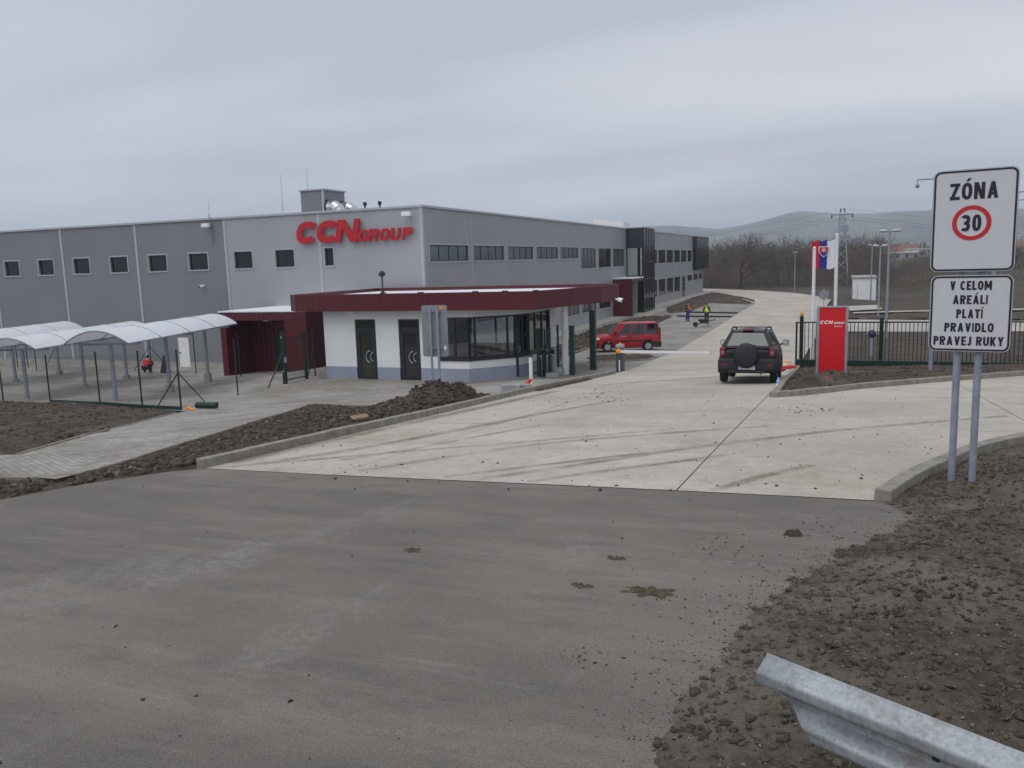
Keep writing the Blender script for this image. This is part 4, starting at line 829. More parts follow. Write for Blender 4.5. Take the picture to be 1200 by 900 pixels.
for (px, ztop, lab) in [(331, 13.2, 'tall thin lightning rod on the hall roof left of the ventilation unit'), (362, 13.6, 'thin lightning rod rising behind the grey ventilation unit')]:
    x = at_y(px, 240, 55)[0]; s = MB(); s.tube([(x, 55, 8.6), (x, 55, 10.5), (x, 55, ztop)], [0.03, 0.02, 0.012], 6); s.lathe([(0.2, 8.6), (0.2, 8.75), (0.05, 8.8)], 10, (x, 55, 0)); tag(s.build('lightning_rod', m_galv), lab, 'lightning rod')
xm = at_y(248, 260, YF)[0]; an = thing('antenna_mast', 'thin antenna mast clamped to the dark left part of the hall front', 'antenna', (xm, YF, 7.5))
s = MB(); s.tube([(xm, YF - 0.18, 7.4), (xm, YF - 0.18, 10.0)], 0.03, 6); s.build('mast', m_galv, an); s = MB(); s.lathe([(0.06, 9.2), (0.06, 9.9), (0.02, 10.3)], 8, (xm, YF - 0.18, 0)); s.build('aerial', m_wpaint, an)
s = MB(); s.box(xm - .03, xm + .03, YF - 0.2, YF, 7.7, 7.76); s.box(xm - .03, xm + .03, YF - 0.2, YF, 8.5, 8.56); s.build('bracket', m_galv, an)
for (px, py, lab) in [(246, 264.5, 'small pale floodlight on the dark hall wall beside the antenna mast'), (480, 251, 'small pale floodlight on the hall wall right of the red lettering')]:
    q = at_y(px, py, YF); fl = thing('floodlight', lab, 'floodlight', (q[0], YF, q[2])); s = MB(); s.box(q[0] - .26, q[0] + .26, YF - 0.5, YF - 0.25, q[2] - .12, q[2] + .12); s.build('lamp_housing', m_wpaint, fl, bevel=.03)
    s = MB(); s.box(q[0] - .05, q[0] + .05, YF - 0.26, YF, q[2] - .04, q[2] + .04); s.build('bracket', m_frame, fl)
def security_camera(q, d, lab):
    d = unit(d); c = thing('security_camera', lab, 'camera', tuple(q)); s = MB(); e = np.array(q) + d * 0.35; s.tube([np.array(q) + d * 0.12, e], 0.09, 10); s.build('camera_body', m_wpaint, c)
    s = MB(); s.tube([np.array(q) - d * 0.05, np.array(q) + d * 0.18 + np.array([0, 0, -0.04])], 0.035, 6); s.build('bracket', m_wpaint, c); s = MB(); s.tube([e - d * 0.01, e + d * 0.02], 0.07, 10); s.build('lens', m_black, c)
q = at_y(240, 334.5, YF); security_camera((q[0], YF - 0.02, q[2]), (-0.3, -1, -0.25), 'white security camera on the dark hall wall below the window row')
# smoking flue of the hall far behind
fl = thing('roof_fan_housing', 'white sloping roof cowl behind the glazed stair tower', 'roof cowl', (-26, 96, 8.6)); s = MB()
s.add([(-27.5, 95, 9.0), (-23.8, 95, 9.0), (-23.8, 95, 10.0), (-27.5, 95, 10.6), (-27.5, 98, 9.0), (-23.8, 98, 9.0), (-23.8, 98, 10.0), (-27.5, 98, 10.6)], [(0, 1, 2, 3), (4, 7, 6, 5), (3, 2, 6, 7), (0, 3, 7, 4), (1, 5, 6, 2)]); s.build('cowl', m_wpaint, fl)
s = MB()
for x in (-27.3, -24.0): s.box(x - .06, x + .06, 95.1, 95.22, 8.6, 9.0); s.box(x - .06, x + .06, 97.7, 97.9, 8.6, 9.0)
s.build('feet', m_frame, fl)

# ================================================================== THE GATEHOUSE
ZG = 0.6; YG = 32.4
gh = thing('gatehouse', 'white single storey gatehouse with a wide dark red flat roof canopy', 'gatehouse', (-18, 34, ZG))
CR = [(-22.55, YG), (-15.1, YG), (-13.45, 34.1), (-13.2, 34.95), (-13.2, 38.6), (-22.55, 38.6)]
PG = Plane((0, YG, 0), (1, 0, 0), (0, -1, 0))
def facet(a, b):
    a, b = np.array(a), np.array(b); u = unit(b - a); return Plane((*a, 0), (*u, 0), (u[1], -u[0], 0)), np.linalg.norm(b - a)
ZW0, ZW1 = ZG + 0.98, 3.42
wx = at_y(514.5, 400, YG)[0]
d1 = (at_y(418.5, 430, YG)[0], at_y(442.5, 430, YG)[0]); d2 = (at_y(469, 430, YG)[0], at_y(493.5, 430, YG)[0]); ZD = 3.35
def seg_wall(pl, u0, u1, holes, name='wall'):
    full = [h for h in holes if h[0] <= u0 and h[2] >= u1 - 1e-6]
    for (z0, z1, nm) in ((ZG + .55, ZW0, name), (ZW1, 3.95, 'wall_head')) if full else ((ZG + .55, 3.95, name),):
        w = wall_faces(pl, u0, u1, z0, z1, [] if full else [(h[0], max(h[1], ZG + 0.551), h[2], h[3]) for h in holes], 0.2)[0].build(nm, m_white, gh)
    a, b = wall_faces(pl, u0, u1, ZG - 0.7, ZG + 0.55, [], 0.2, 0.012) if not any(h[1] < ZG + .5 for h in holes) else (None, None)
    if a: a.build('base_band', m_blue_pl, gh)
    else:
        cuts = [u0] + [q for h in holes if h[1] < ZG + .5 for q in (h[0], h[2])] + [u1]
        for i in range(0, len(cuts), 2): s = MB(); pbox(s, pl, cuts[i], cuts[i + 1], ZG - .7, ZG + .55, -.2, .012); s.build('base_band', m_blue_pl, gh)
    for h in holes:
        d_ = h[1] < ZG + .5; s = MB(); hb, ht = (ZG if d_ else h[1]), h[3]
        for (p0, q0, p1, q1) in ((h[2], hb, h[2], ht), (h[2], ht, h[0], ht), (h[0], ht, h[0], hb)): s.quad(pl.p(p0, q0), pl.p(p1, q1), pl.p(p1, q1, -.2), pl.p(p0, q0, -.2))
        if not full: s.build('reveal', m_white if d_ else m_frame, gh)
doors = [(d1[0], ZG - 0.02, d1[1], ZD), (d2[0], ZG - 0.02, d2[1], ZD)]
seg_wall(PG, CR[0][0], CR[1][0], doors + [(wx, ZW0, CR[1][0], ZW1)])
pB, LB = facet(CR[1], CR[2]); seg_wall(pB, 0, LB, [(0, ZW0, LB, ZW1)])
pC, LC = facet(CR[2], CR[3]); seg_wall(pC, 0, LC, [(0, ZW0, LC, ZW1)])
pD, LD = facet(CR[3], CR[4]); seg_wall(pD, 0, LD, [(0, ZW0, LD - 0.8, ZW1)])
pE, LE = facet(CR[4], CR[5]); seg_wall(pE, 0, LE, [(0.3, ZW0, 4.6, ZW1)])
pH, LH = facet(CR[5], CR[0]); seg_wall(pH, 0, LH, [])
m_olive = mat('door_glass_olive', (0.035, 0.036, 0.026), 0.08, 0, 0.2, 1, spec=0.7); m_dkwin = mat('door_glass_dark', (0.022, 0.024, 0.026), 0.08, 0, 0.2, 1, spec=0.7)
for (a, b, gm) in ((d1[0], d1[1], m_olive), (d2[0], d2[1], m_dkwin)):
    f = MB()
    for (u0, u1, z0, z1) in ((a, a + .1, ZG, ZD), (b - .1, b, ZG, ZD), (a + .1, b - .1, ZD - .07, ZD), (a + .1, b - .1, 2.72, 2.95), (a + .1, b - .1, ZG, ZG + .16), (a + .1, a + .2, ZG + .16, 2.72), (b - .2, b - .1, ZG + .16, 2.72)): pbox(f, PG, u0, u1, z0, z1, -0.12, -0.04)
    dr = f.build('door', m_frame, gh); g = MB(); pbox(g, PG, a + .19, b - .19, ZG + .15, 2.73, -0.09, -0.08); g.build('pane', gm, dr); g = MB(); pbox(g, PG, a + .1, b - .1, 2.94, ZD - .06, -0.09, -0.08); g.build('transom_pane', gm, dr)
    h = MB(); cx = b - .36; h.tube([PG.p(cx - 0.22 * math.cos(q), 1.62 + 0.27 * math.sin(q), 0.0 if abs(q) < 1.3 else -0.05) for q in np.linspace(-1.55, 1.55, 13)], 0.022, 8); h.tube([PG.p(cx + 0.17 - 0.16 * math.cos(q), 1.62 + 0.2 * math.sin(q), 0.0 if abs(q) < 1.3 else -0.05) for q in np.linspace(-1.55, 1.55, 13)], 0.02, 8); h.build('handle', m_alu, dr, smooth=True)
def strip_window(pl, u0, u1, n, mid=None):
    f = MB(); fr = 0.09
    pbox(f, pl, u0, u1, ZW0, ZW0 + .1, -0.16, -0.05); pbox(f, pl, u0, u1, ZW1 - .08, ZW1, -0.16, -0.05); pbox(f, pl, u0 - .02, u1 + .02, ZW0 - .09, ZW0, -0.1, 0.05)
    cuts = n if isinstance(n, list) else [u0 + (u1 - u0) * i / n for i in range(n + 1)]
    for c in cuts: a = min(max(c - fr / 2, u0), u1 - fr); pbox(f, pl, a, a + fr, ZW0 + .1, ZW1 - .08, -0.158, -0.052)
    if mid: pbox(f, pl, u0, u1, mid - .03, mid + .03, -0.15, -0.06)
    w = f.build('window', m_frame, gh)
    for i in range(len(cuts) - 1): g = MB(); pbox(g, pl, cuts[i] + .02, cuts[i + 1] - .02, ZW0 + .05, ZW1 - .04, -0.11, -0.1); g.build('pane', m_glass, w)
strip_window(PG, wx, CR[1][0] + .03, 2); strip_window(pB, .03, LB - 0.03, [0.03, 0.35, LB - 0.45, LB - 0.03]); strip_window(pC, 0.03, LC - 0.03, 2, 2.45); strip_window(pD, 0.03, LD - 0.8, 3); strip_window(pE, 0.3, 4.6, 3)
s = MB(); s.prism([(-22.3, YG + .25), (-15.2, YG + .25), (-13.7, 34.2), (-13.45, 35), (-13.45, 38.4), (-22.3, 38.4)], ZG - 0.05, ZG + 0.02); s.build('floor', m_walk, gh)
s = MB(); s.box(-18.75, -18.6, YG + .22, 38.38, ZG + .02, 3.9); s.build('partition', m_white, gh)
# roof
RO = [(-23.55, 31.7), (-11.75, 31.75), (-10.3, 36.75), (-10.02, 38.9), (-11.0, 40.3), (-24.3, 40.3), (-24.3, 32.35)]
def inset(poly, d):
    n = len(poly); o = []
    for i in range(n):
        p0, p1, p2 = (np.array(poly[(i + k) % n]) for k in (-1, 0, 1)); a = unit(p1 - p0); b = unit(p2 - p1); na, nb = np.array([-a[1], a[0]]), np.array([-b[1], b[0]])
        q = unit(na + nb); o.append(tuple(p1 + q * d / max(0.3, np.dot(q, na))))
    return o
ZB, ZT = 3.77, 4.53; RI = inset(RO, 0.12); n = len(RO)
s = MB(); s.prism(inset(RO, 0.03), ZB, 4.25); rf = s.build('roof', m_redp, gh)
for i in range(n):
    f = MB(); a, b, c, d = RO[i], RO[(i + 1) % n], RI[(i + 1) % n], RI[i]
    f.add([(*a, ZB - .01), (*b, ZB - .01), (*b, ZT), (*a, ZT), (*d, ZB - .01), (*c, ZB - .01), (*c, ZT), (*d, ZT)], [(0, 1, 2, 3), (5, 4, 7, 6), (3, 2, 6, 7), (1, 0, 4, 5)])
    f.build('fascia', m_red, rf)
s = MB(); s.prism(inset(RO, 0.125), 4.25, 4.36); s.build('membrane', m_roofmem, rf)
for px in (449, 459 + 34, 557, 592, 628):
    x = at_z(px, 344, 4.4)[0]
    c = at_y(px, 343, 32.05); s = MB(); s.box(c[0] - .11, c[0] + .11, 31.95, 32.15, 4.36, 4.56); s.build('roof_bracket', m_black, rf)
vp = at_y(448, 330, 36.5); s = MB(); s.lathe([(0.09, 4.36), (0.09, 4.5), (0.04, 4.52), (0.04, 5.2), (0.16, 5.25), (0.16, 5.4), (0.08, 5.5)], 12, (vp[0], 36.5, 0)); s.build('vent_pipe', m_black, rf)
s = MB(); s.tube([(-11.57, 35.15, 0.3), (-11.57, 35.15, ZB + .05)], 0.14, 20); s.build('column', m_wpaint, gh, smooth=False)
s = MB(); s.tube([(-10.83, 37.0, 0.2), (-10.83, 37.0, ZB + .05)], 0.12, 16); s.build('column', m_galvb, gh)
s = MB(); c = at_y(410, 366, 31.9); s.box(c[0] - .2, c[0] + .2, 31.9, 32.2, 3.66, 3.76); s.build('soffit_lamp', m_wpaint, gh, bevel=.03)
q = at_z(724, 349, 4.1); security_camera((q[0] - 0.05, q[1], 4.05), (1, -0.5, -0.2), 'white security camera under the canopy end above the barrier lane')
# furniture inside, seen through the glass
dk = thing('office_desk', 'dark office desk with screens behind the gatehouse windows', 'desk', (-14.9, 34.8, ZG + .02)); s = MB(); s.box(-16.2, -14.1, 34.6, 35.3, 1.36, 1.42); s.build('desk_top', m_frame, dk)
for x in (-16.15, -14.2): s = MB(); s.box(x, x + .06, 34.65, 35.25, ZG + .02, 1.36); s.build('leg', m_frame, dk)
mo = thing('computer_monitor', 'black computer monitor on the gatehouse desk', 'monitor', (-15.7, 35, 1.42)); s = MB(); s.box(-15.95, -15.45, 34.98, 35.02, 1.52, 1.85); s.build('screen', m_black, mo, bevel=.01); s = MB(); s.box(-15.73, -15.67, 34.99, 35.04, 1.43, 1.6); s.box(-15.82, -15.58, 34.92, 35.1, 1.42, 1.435); s.build('stand', m_black, mo)
# ================================================================== BICYCLE SHELTERS
def make_shelter():
    e = thing('bicycle_shelter', 'x', 'bicycle shelter', (0, 0, 0), 0.0, 'white arched shelters behind the fence')
    L0, L1, hw, zb, rise, npan = -1.0, 9.3, 1.3, 2.42, 0.50, 4
    def arc(k, off=0.0): a = (k - 0.5) * 2; return hw * a, zb + rise * (1 - a * a) + off
    ys = np.linspace(L0, L1, npan + 1); K = 24
    for i in range(npan):
        m = MB()
        for k in range(K):
            (x0, z0), (x1, z1) = arc(k / K), arc((k + 1) / K); m.quad((x0, ys[i] + .02, z0), (x1, ys[i] + .02, z1), (x1, ys[i + 1] - .02, z1), (x0, ys[i + 1] - .02, z0))
        m.build('roof_panel', m_poly, e, local=True, weld=True, solid=0.012)
    for i, y in enumerate(ys): m = MB(); m.tube([(arc(k / K)[0], y, arc(k / K)[1]) for k in range(K + 1)], 0.032, 6); m.build('arch_rib', m_galvb, e, local=True, smooth=True)
    for s in (-1, 1): m = MB(); m.box(s * hw - .025, s * hw + .025, L0, L1, zb - .05, zb - .0); m.build('edge_rail', m_galvb, e, local=True)
    for y in (0.0, 4.4, 8.3):
        m = MB(); m.box(-.06, .06, y - .06, y + .06, -0.9, zb - .14); p_ = m.build('post', m_galvb, e, local=True)
        m = MB(); m.box(-hw + .03, hw - .03, y - .05, y + .05, zb - .15, zb - .05); m.build('cross_beam', m_galvb, p_, local=True)
        m = MB(); m.box(-.14, .14, y - .14, y + .14, -0.9, -0.0); m.build('footing', m_plinth, p_, local=True)
    return e
sh = make_shelter()
for i, (x, y, lab) in enumerate([(-27.2, 24.4, 'white arched bicycle shelter closest to the red porch'), (-34.5, 26.1, 'white arched bicycle shelter in the middle of the row of three'), (-41.8, 27.8, 'white arched bicycle shelter farthest from the red porch')]):
    c = sh if i == 0 else copy_tree(sh); c.location = (x, y, float(H(x, y)) - 0.0 - (0.05 if i else 0.0)); c.rotation_euler = (0, 0, math.atan2(2.3, 7.5)); c['label'] = lab

# ================================================================== FENCES
def post_obj(parent, p, h, r=0.03, name='post', m=None, cap=True):
    s = MB(); s.tube([(p[0], p[1], p[2] - 0.2), (p[0], p[1], p[2] + h)], r, 8)
    if cap: s.lathe([(r * 1.25, h - 0.03), (r * 1.25, h + .02)], 8, (p[0], p[1], p[2]))
    return s.build(name, m or m_green, parent)
def brace(parent, a, b, r=0.022): s = MB(); s.tube([a, b], r, 6); return s.build('brace', m_green, parent)
def wire_mesh(parent, pts, h, pitch=0.06, r=0.0016, z0=0.06):
    """woven wire between posts: thin crossing strands, one part"""
    vs, fs = [], []
    def strand(a, b):
        d = unit(np.subtract(b, a)); n = unit(np.cross(d, [0.3, 0.9, 0.31])) * r; q = np.cross(d, n); k = len(vs)
        for e in (a, b):
            for o in (n, -0.5 * n + 0.87 * q, -0.5 * n - 0.87 * q): vs.append(np.add(e, o))
        fs.extend([(k, k + 1, k + 4, k + 3), (k + 1, k + 2, k + 5, k + 4), (k + 2, k, k + 3, k + 5)])
    for i in range(len(pts) - 1):
        a, b = np.array(pts[i]), np.array(pts[i + 1]); n = max(2, int(np.linalg.norm(b - a) / pitch))
        for k in range(n): q = a + (b - a) * k / n; strand(q + [0, 0, z0], q + [0, 0, h])
        for k in range(int(h / pitch) + 1): strand(a + [0, 0, z0 + (h - z0) * k / int(h / pitch)], b + [0, 0, z0 + (h - z0) * k / int(h / pitch)])
    inv = np.array(wmat(parent).inverted()); a = np.array(vs) @ inv[:3, :3].T + inv[:3, 3]
    o = npmesh('wire_mesh', a, np.array(fs), m_green, parent); o['kind'] = 'stuff'; return o
FP = [gp(*q) for q in [(-55, 469.5), (4, 470), (59, 471), (117.5, 474), (167, 477.5), (212.5, 480)]]
fe = thing('mesh_fence', 'dark green wire fence on thin posts in front of the bicycle shelters', 'fence', tuple(FP[5]))
for i, q in enumerate(FP): post_obj(fe, q, 2.0)
wire_mesh(fe, FP, 1.9)
for a, b in zip(FP[2:-1], FP[3:]):
    s = MB(); d = unit((b - a)[:2]); nn = np.array([-d[1], d[0]]) * 0.025
    s.add([(a[0] + o * nn[0], a[1] + o * nn[1], a[2] + z) for o in (-1, 1) for z in (-.15, .10)] + [(b[0] + o * nn[0], b[1] + o * nn[1], b[2] + z) for o in (-1, 1) for z in (-.15, .10)], [(0, 1, 5, 4), (2, 6, 7, 3), (1, 3, 7, 5), (0, 4, 6, 2), (0, 2, 3, 1), (4, 5, 7, 6)]); s.build('base_board', m_green, fe)
top = FP[5] + [0, 0, 1.25]
for q in [(184, 477.5), (240, 471)]: brace(fe, top, gp(*q))
# the line of the fence turning back towards the hall
FB = [gp(279, 463), gp(282, 440.5)]
f2 = thing('fence_post', 'thin dark green fence post standing alone on the paving before the red porch', 'fence post', tuple(FB[0])); post_obj(f2, FB[0], 2.35)
f2 = thing('fence_post', 'thin dark green fence post close against the open red porch', 'fence post', tuple(FB[1])); post_obj(f2, FB[1], 2.2)
# back row along the hall
bk = thing('mesh_fence', 'row of braced green fence posts along the foot of the hall wall', 'fence', tuple(gp(178, 436)))
B_ = [gp(*q) for q in [(21, 430), (33, 430.5), (43, 434), (70.5, 433), (178, 436), (230, 437.5)]]
for q, h in zip(B_, (1.8, 1.8, 1.9, 2.1, 2.1, 2.5)): post_obj(bk, q, h)
brace(bk, B_[3] + [0, 0, 1.7], gp(55, 427)); 
for q in [(157, 434.5), (201, 435.5)]: brace(bk, B_[4] + [0, 0, 1.6], gp(*q))
# pedestrian gate by the porch
ga, gb = gp(334.5, 449), gp(359.5, 443.5); pg = thing('wire_gate', 'dark green wire mesh pedestrian gate standing open beside the red porch', 'gate', tuple(ga))
for q, h, r in ((ga, 2.35, .075), (gb, 2.2, .06)): s = MB(); s.box(q[0] - r, q[0] + r, q[1] - r, q[1] + r, q[2] - .2, q[2] + h); s.build('gate_post', m_green, pg)
for z in (0.12, 2.05): s = MB(); s.tube([ga + [0, 0, z], gb + [0, 0, z]], 0.028, 6); s.build('gate_rail', m_green, pg)
wire_mesh(pg, [ga, gb], 2.05, 0.05, 0.003, 0.12); brace(pg, ga + [0, 0, 1.45], gp(314.5, 454.5), .03)
s = MB(); s.box(ga[0] + .075, ga[0] + .13, ga[1] - .08, ga[1] + .05, ga[2] + .95, ga[2] + 1.2); s.build('lock_box', m_galvb, pg)
for z in (.55, 2.1): s = MB(); s.ball((ga[0], ga[1] - .085, ga[2] + z), .045, .03, .045); s.build('hinge', m_galv, pg)
q = gp(369.5, 440); p_ = thing('fence_post', 'braced dark green fence post between the red porch and the gatehouse', 'fence post', tuple(q)); post_obj(p_, q, 2.2, .035); brace(p_, q + [0, 0, 1.35], gp(361, 441))
# posts of the side passage under the canopy
for (px, py, h, r, lab) in [(607, 441.8, 2.25, .05, 'dark green post against the angled gatehouse window'), (632, 442, 2.15, .075, 'thick dark green post first from the gatehouse corner'), (639.5, 441, 2.1, .035, 'thin dark green post between two thick ones by the gatehouse'), (644.5, 441, 2.15, .06, 'thick dark green post beside the grey reader box'), (654.5, 433, 2.1, .04, 'thin dark green post standing on a stone block'), (671, 440, 2.2, .10, 'thick dark green post touching the white canopy column'), (695.5, 433.5, 2.75, .13, 'tall thick dark green post below the grey canopy column')]:
    q = gp(px, py); o = thing('fence_post', lab, 'fence post', tuple(q)); s = MB(); s.box(q[0] - r, q[0] + r, q[1] - r, q[1] + r, q[2] - .2, q[2] + h); s.build('post', m_green, o)
    s = MB(); s.box(q[0] - r - .01, q[0] + r + .01, q[1] - r - .01, q[1] + r + .01, q[2] + h, q[2] + h + .03); s.build('cap', m_black, o)
    s = MB(); s.box(q[0] - r - .03, q[0] + r + .03, q[1] - r - .03, q[1] + r + .03, q[2] - .1, q[2] + .02); s.build('foot_plate', m_galv, o)
q = gp(648.5, 440); o = thing('reader_pillar', 'grey access reader pillar among the green posts under the canopy', 'reader', tuple(q)); s = MB(); s.box(q[0] - .14, q[0] + .14, q[1] - .12, q[1] + .12, q[2] - .1, q[2] + 1.3); s.build('housing', m_galvb, o, bevel=.02); s = MB(); s.box(q[0] - .12, q[0] + .12, q[1] - .14, q[1] - .12, q[2] + .95, q[2] + 1.2); s.build('reader', m_black, o)
q = gp(638, 441); o = thing('turnstile', 'black turnstile with arms between the green posts', 'turnstile', tuple(q)); s = MB(); s.lathe([(.09, -.1), (.09, .95), (.2, 1.0), (.2, 1.12), (.1, 1.15)], 12, tuple(q)); s.build('pedestal', m_black, o)
for a in (0.4, 2.5, 4.6): s = MB(); s.tube([q + [0, 0, 1.06], q + [.45 * math.cos(a), .45 * math.sin(a), .95]], .02, 6); s.build('arm', m_alu, o)
q = gp(622.7, 455); o = thing('marker_post', 'white marker post with a black cap beside the drive kerb', 'post', tuple(q)); s = MB(); s.tube([q - [0, 0, .2], q + [0, 0, .97]], .055, 12); s.build('shaft', m_wpaint, o); s = MB(); s.tube([q + [0, 0, .97], q + [0, 0, 1.03]], .06, 12); s.build('cap', m_black, o)
m_block = mat('grey_concrete_block', lin(150, 152, 156), 0.9, 0, 0.15, 5, 0.3, 40)
for (px, py, w, h, lab) in [(600, 459, .30, .22, 'grey concrete block lying at the end of the low block row'), (612, 458.5, .26, .22, 'grey concrete block leaning behind the white marker post'), (647.5, 441.5, .28, .18, 'pale concrete block at the foot of the reader pillar'), (654, 440, .24, .36, 'taller pale stone block under a thin green post')]:
    q = gp(px, py); s = MB(); s.box(q[0] - w, q[0] + w, q[1] - .12, q[1] + .12, q[2] - .05, q[2] + h); tag(s.build('concrete_block', m_block, None, bevel=.02), lab, 'block', 'concrete blocks by the kerb')
m_wrap = mat('red_plastic', lin(205, 30, 25), 0.4, 0, .15, 6)
q = gp(618, 457); s = MB(); s.tube([q + [-.14, 0, .06], q + [0, .02, .2], q + [.12, .05, .32]], [.05, .06, .04], 8); tag(s.build('red_tube', m_wrap), 'short red plastic tube propped against the white marker post', 'tube')

# ================================================================== SIGNS
m_sgn = mat('sign_white', lin(205, 207, 212), 0.4, 0, 0.03, 6); m_ink = mat('sign_dark_blue', lin(32, 28, 48), 0.5, 0, 0.1, 8); m_sgnred = mat('sign_ring_red', lin(196, 34, 46), 0.4, 0, 0.06, 5); m_back = mat('sign_back_grey', lin(140, 144, 150), 0.5, 0.3, 0.1, 3)
def rrect(w, h, r, x=0, y=0, n=6):
    o = []
    for (cx, cy, a0) in ((w / 2 - r, h / 2 - r, 0), (-w / 2 + r, h / 2 - r, 90), (-w / 2 + r, -h / 2 + r, 180), (w / 2 - r, -h / 2 + r, 270)):
        for k in range(n + 1): a = R(a0 + 90 * k / n); o.append((x + cx + r * math.cos(a), y + cy + r * math.sin(a)))
    return o
class Frame:
    """local sign frame: x right, y up, z towards the reader"""
    def __init__(s, o, ux, uy): s.o = np.array(o, float); s.ux = unit(ux); s.uy = unit(uy); s.n = np.cross(s.ux, s.uy)
    def p(s, x, y, z=0.0): return tuple(s.o + s.ux * x + s.uy * y + s.n * z)
def plate(fr, poly, z0, z1, name, m, parent, bevel=0):
    n = len(poly); b = MB(); b.add([fr.p(*q, z0) for q in poly] + [fr.p(*q, z1) for q in poly], [tuple(range(n - 1, -1, -1)), tuple(range(n, 2 * n))] + [(i, (i + 1) % n, (i + 1) % n + n, i + n) for i in range(n)]); return b.build(name, m, parent, bevel=bevel)
def ringplate(fr, a, b, z0, z1, name, m, parent):
    n = len(a); s = MB(); s.add([fr.p(*q, z1) for q in a] + [fr.p(*q, z1) for q in b] + [fr.p(*q, z0) for q in a] + [fr.p(*q, z0) for q in b], [f for i in range(n) for j in [(i + 1) % n] for f in ((i, j, n + j, n + i), (2 * n + j, 2 * n + i, i, j)[::-1], (n + i, n + j, 3 * n + j, 3 * n + i))]); return s.build(name, m, parent)
pL, pR = gp(1116, 562), gp(1140, 577); mid = (pL + pR) / 2
# the sign face stands square to the drive it serves; both posts keep one line
dist = np.linalg.norm(mid[:2]); tgt = mid
sx = unit(np.array([0.985, -0.17])); sz = zs_ = unit(np.array([sx[1], -sx[0]]))
c0 = np.array([mid[0], mid[1]])
post_d = 0.125
zs = thing('traffic_sign', 'white ZÓNA 30 speed zone sign above a right hand priority notice on two posts', 'traffic sign', (c0[0], c0[1], float(H(*c0))))
nrm = np.array([sx[1], -sx[0]])
if np.dot(nrm, -c0) < 0: nrm = -nrm
def post_top(pxx, pyy): return at_y(pxx, pyy, c0[1])
scale = lambda px: px / 105.5                                # metres for photo pixels at the sign
upv = np.array([0, 0, 1.0])
def face_pt(px, py):
    d = ray(px, py); n3 = np.array([nrm[0], nrm[1], 0]); t_ = np.dot(np.array([c0[0], c0[1], 0]) + n3 * 0.05, n3) / np.dot(d, n3); return d * t_ + np.array([0, 0, ZC])
cU = face_pt(1141.0, 258.5); cL = face_pt(1136.5, 367.5)
ux3 = np.array([sx[0], sx[1], 0.0])
wU = np.dot(face_pt(1191, 258) - face_pt(1091, 258), ux3); hU = face_pt(1141, 198.5)[2] - face_pt(1141, 319.0)[2]; wL = np.dot(face_pt(1185, 368) - face_pt(1088, 368), ux3); hL = face_pt(1136, 322.5)[2] - face_pt(1136, 412.5)[2]
for px_b in (1116, 1141):
    e = face_pt(px_b + 7, 380) - np.array([nrm[0], nrm[1], 0]) * 0.09; zb = float(H(e[0], e[1])) - 0.3; s = MB(); s.tube([(e[0], e[1], zb), (e[0], e[1], cU[2] + hU * 0.35)], 0.036, 16); s.build('post', m_galvb, zs, smooth=False)
    for z in (cU[2] + .2, cU[2] - .2, cL[2] + .15, cL[2] - .15): s = MB(); s.lathe([(.045, z - .02), (.045, z + .02)], 12, (e[0], e[1], 0)); s.build('clamp', m_galv, zs)
fu = Frame(cU, ux3, upv); fl_ = Frame(cL, ux3, upv)
for fr, w, h in ((fu, wU, hU), (fl_, wL, hL)):
    pb = plate(fr, rrect(w, h, .07), -0.02, 0.0, 'board', m_back, zs); plate(fr, rrect(w - .008, h - .008, .067), 0.0, 0.003, 'face', m_sgn, pb); ringplate(fr, rrect(w - .02, h - .02, .062), rrect(w - .058, h - .058, .046), 0.003, 0.005, 'border', m_ink, pb)
kx = wU / 100.0; ky = hU / 120.5
def lw(fr, s, x, y, h, w, parent, t=.19, gap=.12, name='letter', ext=.002):
    """a word fitted to a given width"""
    ws_ = [GW.get(ch, .34) for ch in s]; k = w / (sum(ws_) + gap * (len(s) - 1)); cx = x - w / 2
    for ch, ww in zip(s, ws_):
        if ch != ' ': place_mesh(glyph(ch, ww * k, h, min(t * h, ww * k), 0, ext), name, m_ink, fr.p(cx, y, 0.0031), fr.ux, fr.uy, parent)
        cx += (ww + gap) * k
lw(fu, 'ZÓNA', -1.0 * kx, 25 * ky, 19.5 * ky, 57 * kx, zs, .2)
circ = lambda r, n=40: [(r * math.cos(2 * math.pi * k / n) - 2.3 * kx, r * math.sin(2 * math.pi * k / n) - 2.6 * ky) for k in range(n)]
ringplate(fu, circ(23.2 * kx), circ(17.6 * kx), 0.003, 0.0055, 'speed_ring', m_sgnred, zs)
lw(fu, '30', -2.6 * kx, -12.4 * ky, 19.5 * ky, 23.5 * kx, zs, .2, .14)
ky2 = hL / 90.0; kx2 = wL / 97.0
for s_, w_, y_ in (('V CELOM', 49, 27.5), ('AREÁLI', 41, 11), ('PLATÍ', 31, -5.5), ('PRAVIDLO', 58, -21.5), ('PRAVEJ RUKY', 83, -37.5)): lw(fl_, s_, -0.5 * kx2, y_ * ky2, 10.6 * ky2, w_ * kx2, zs, .21, .13)
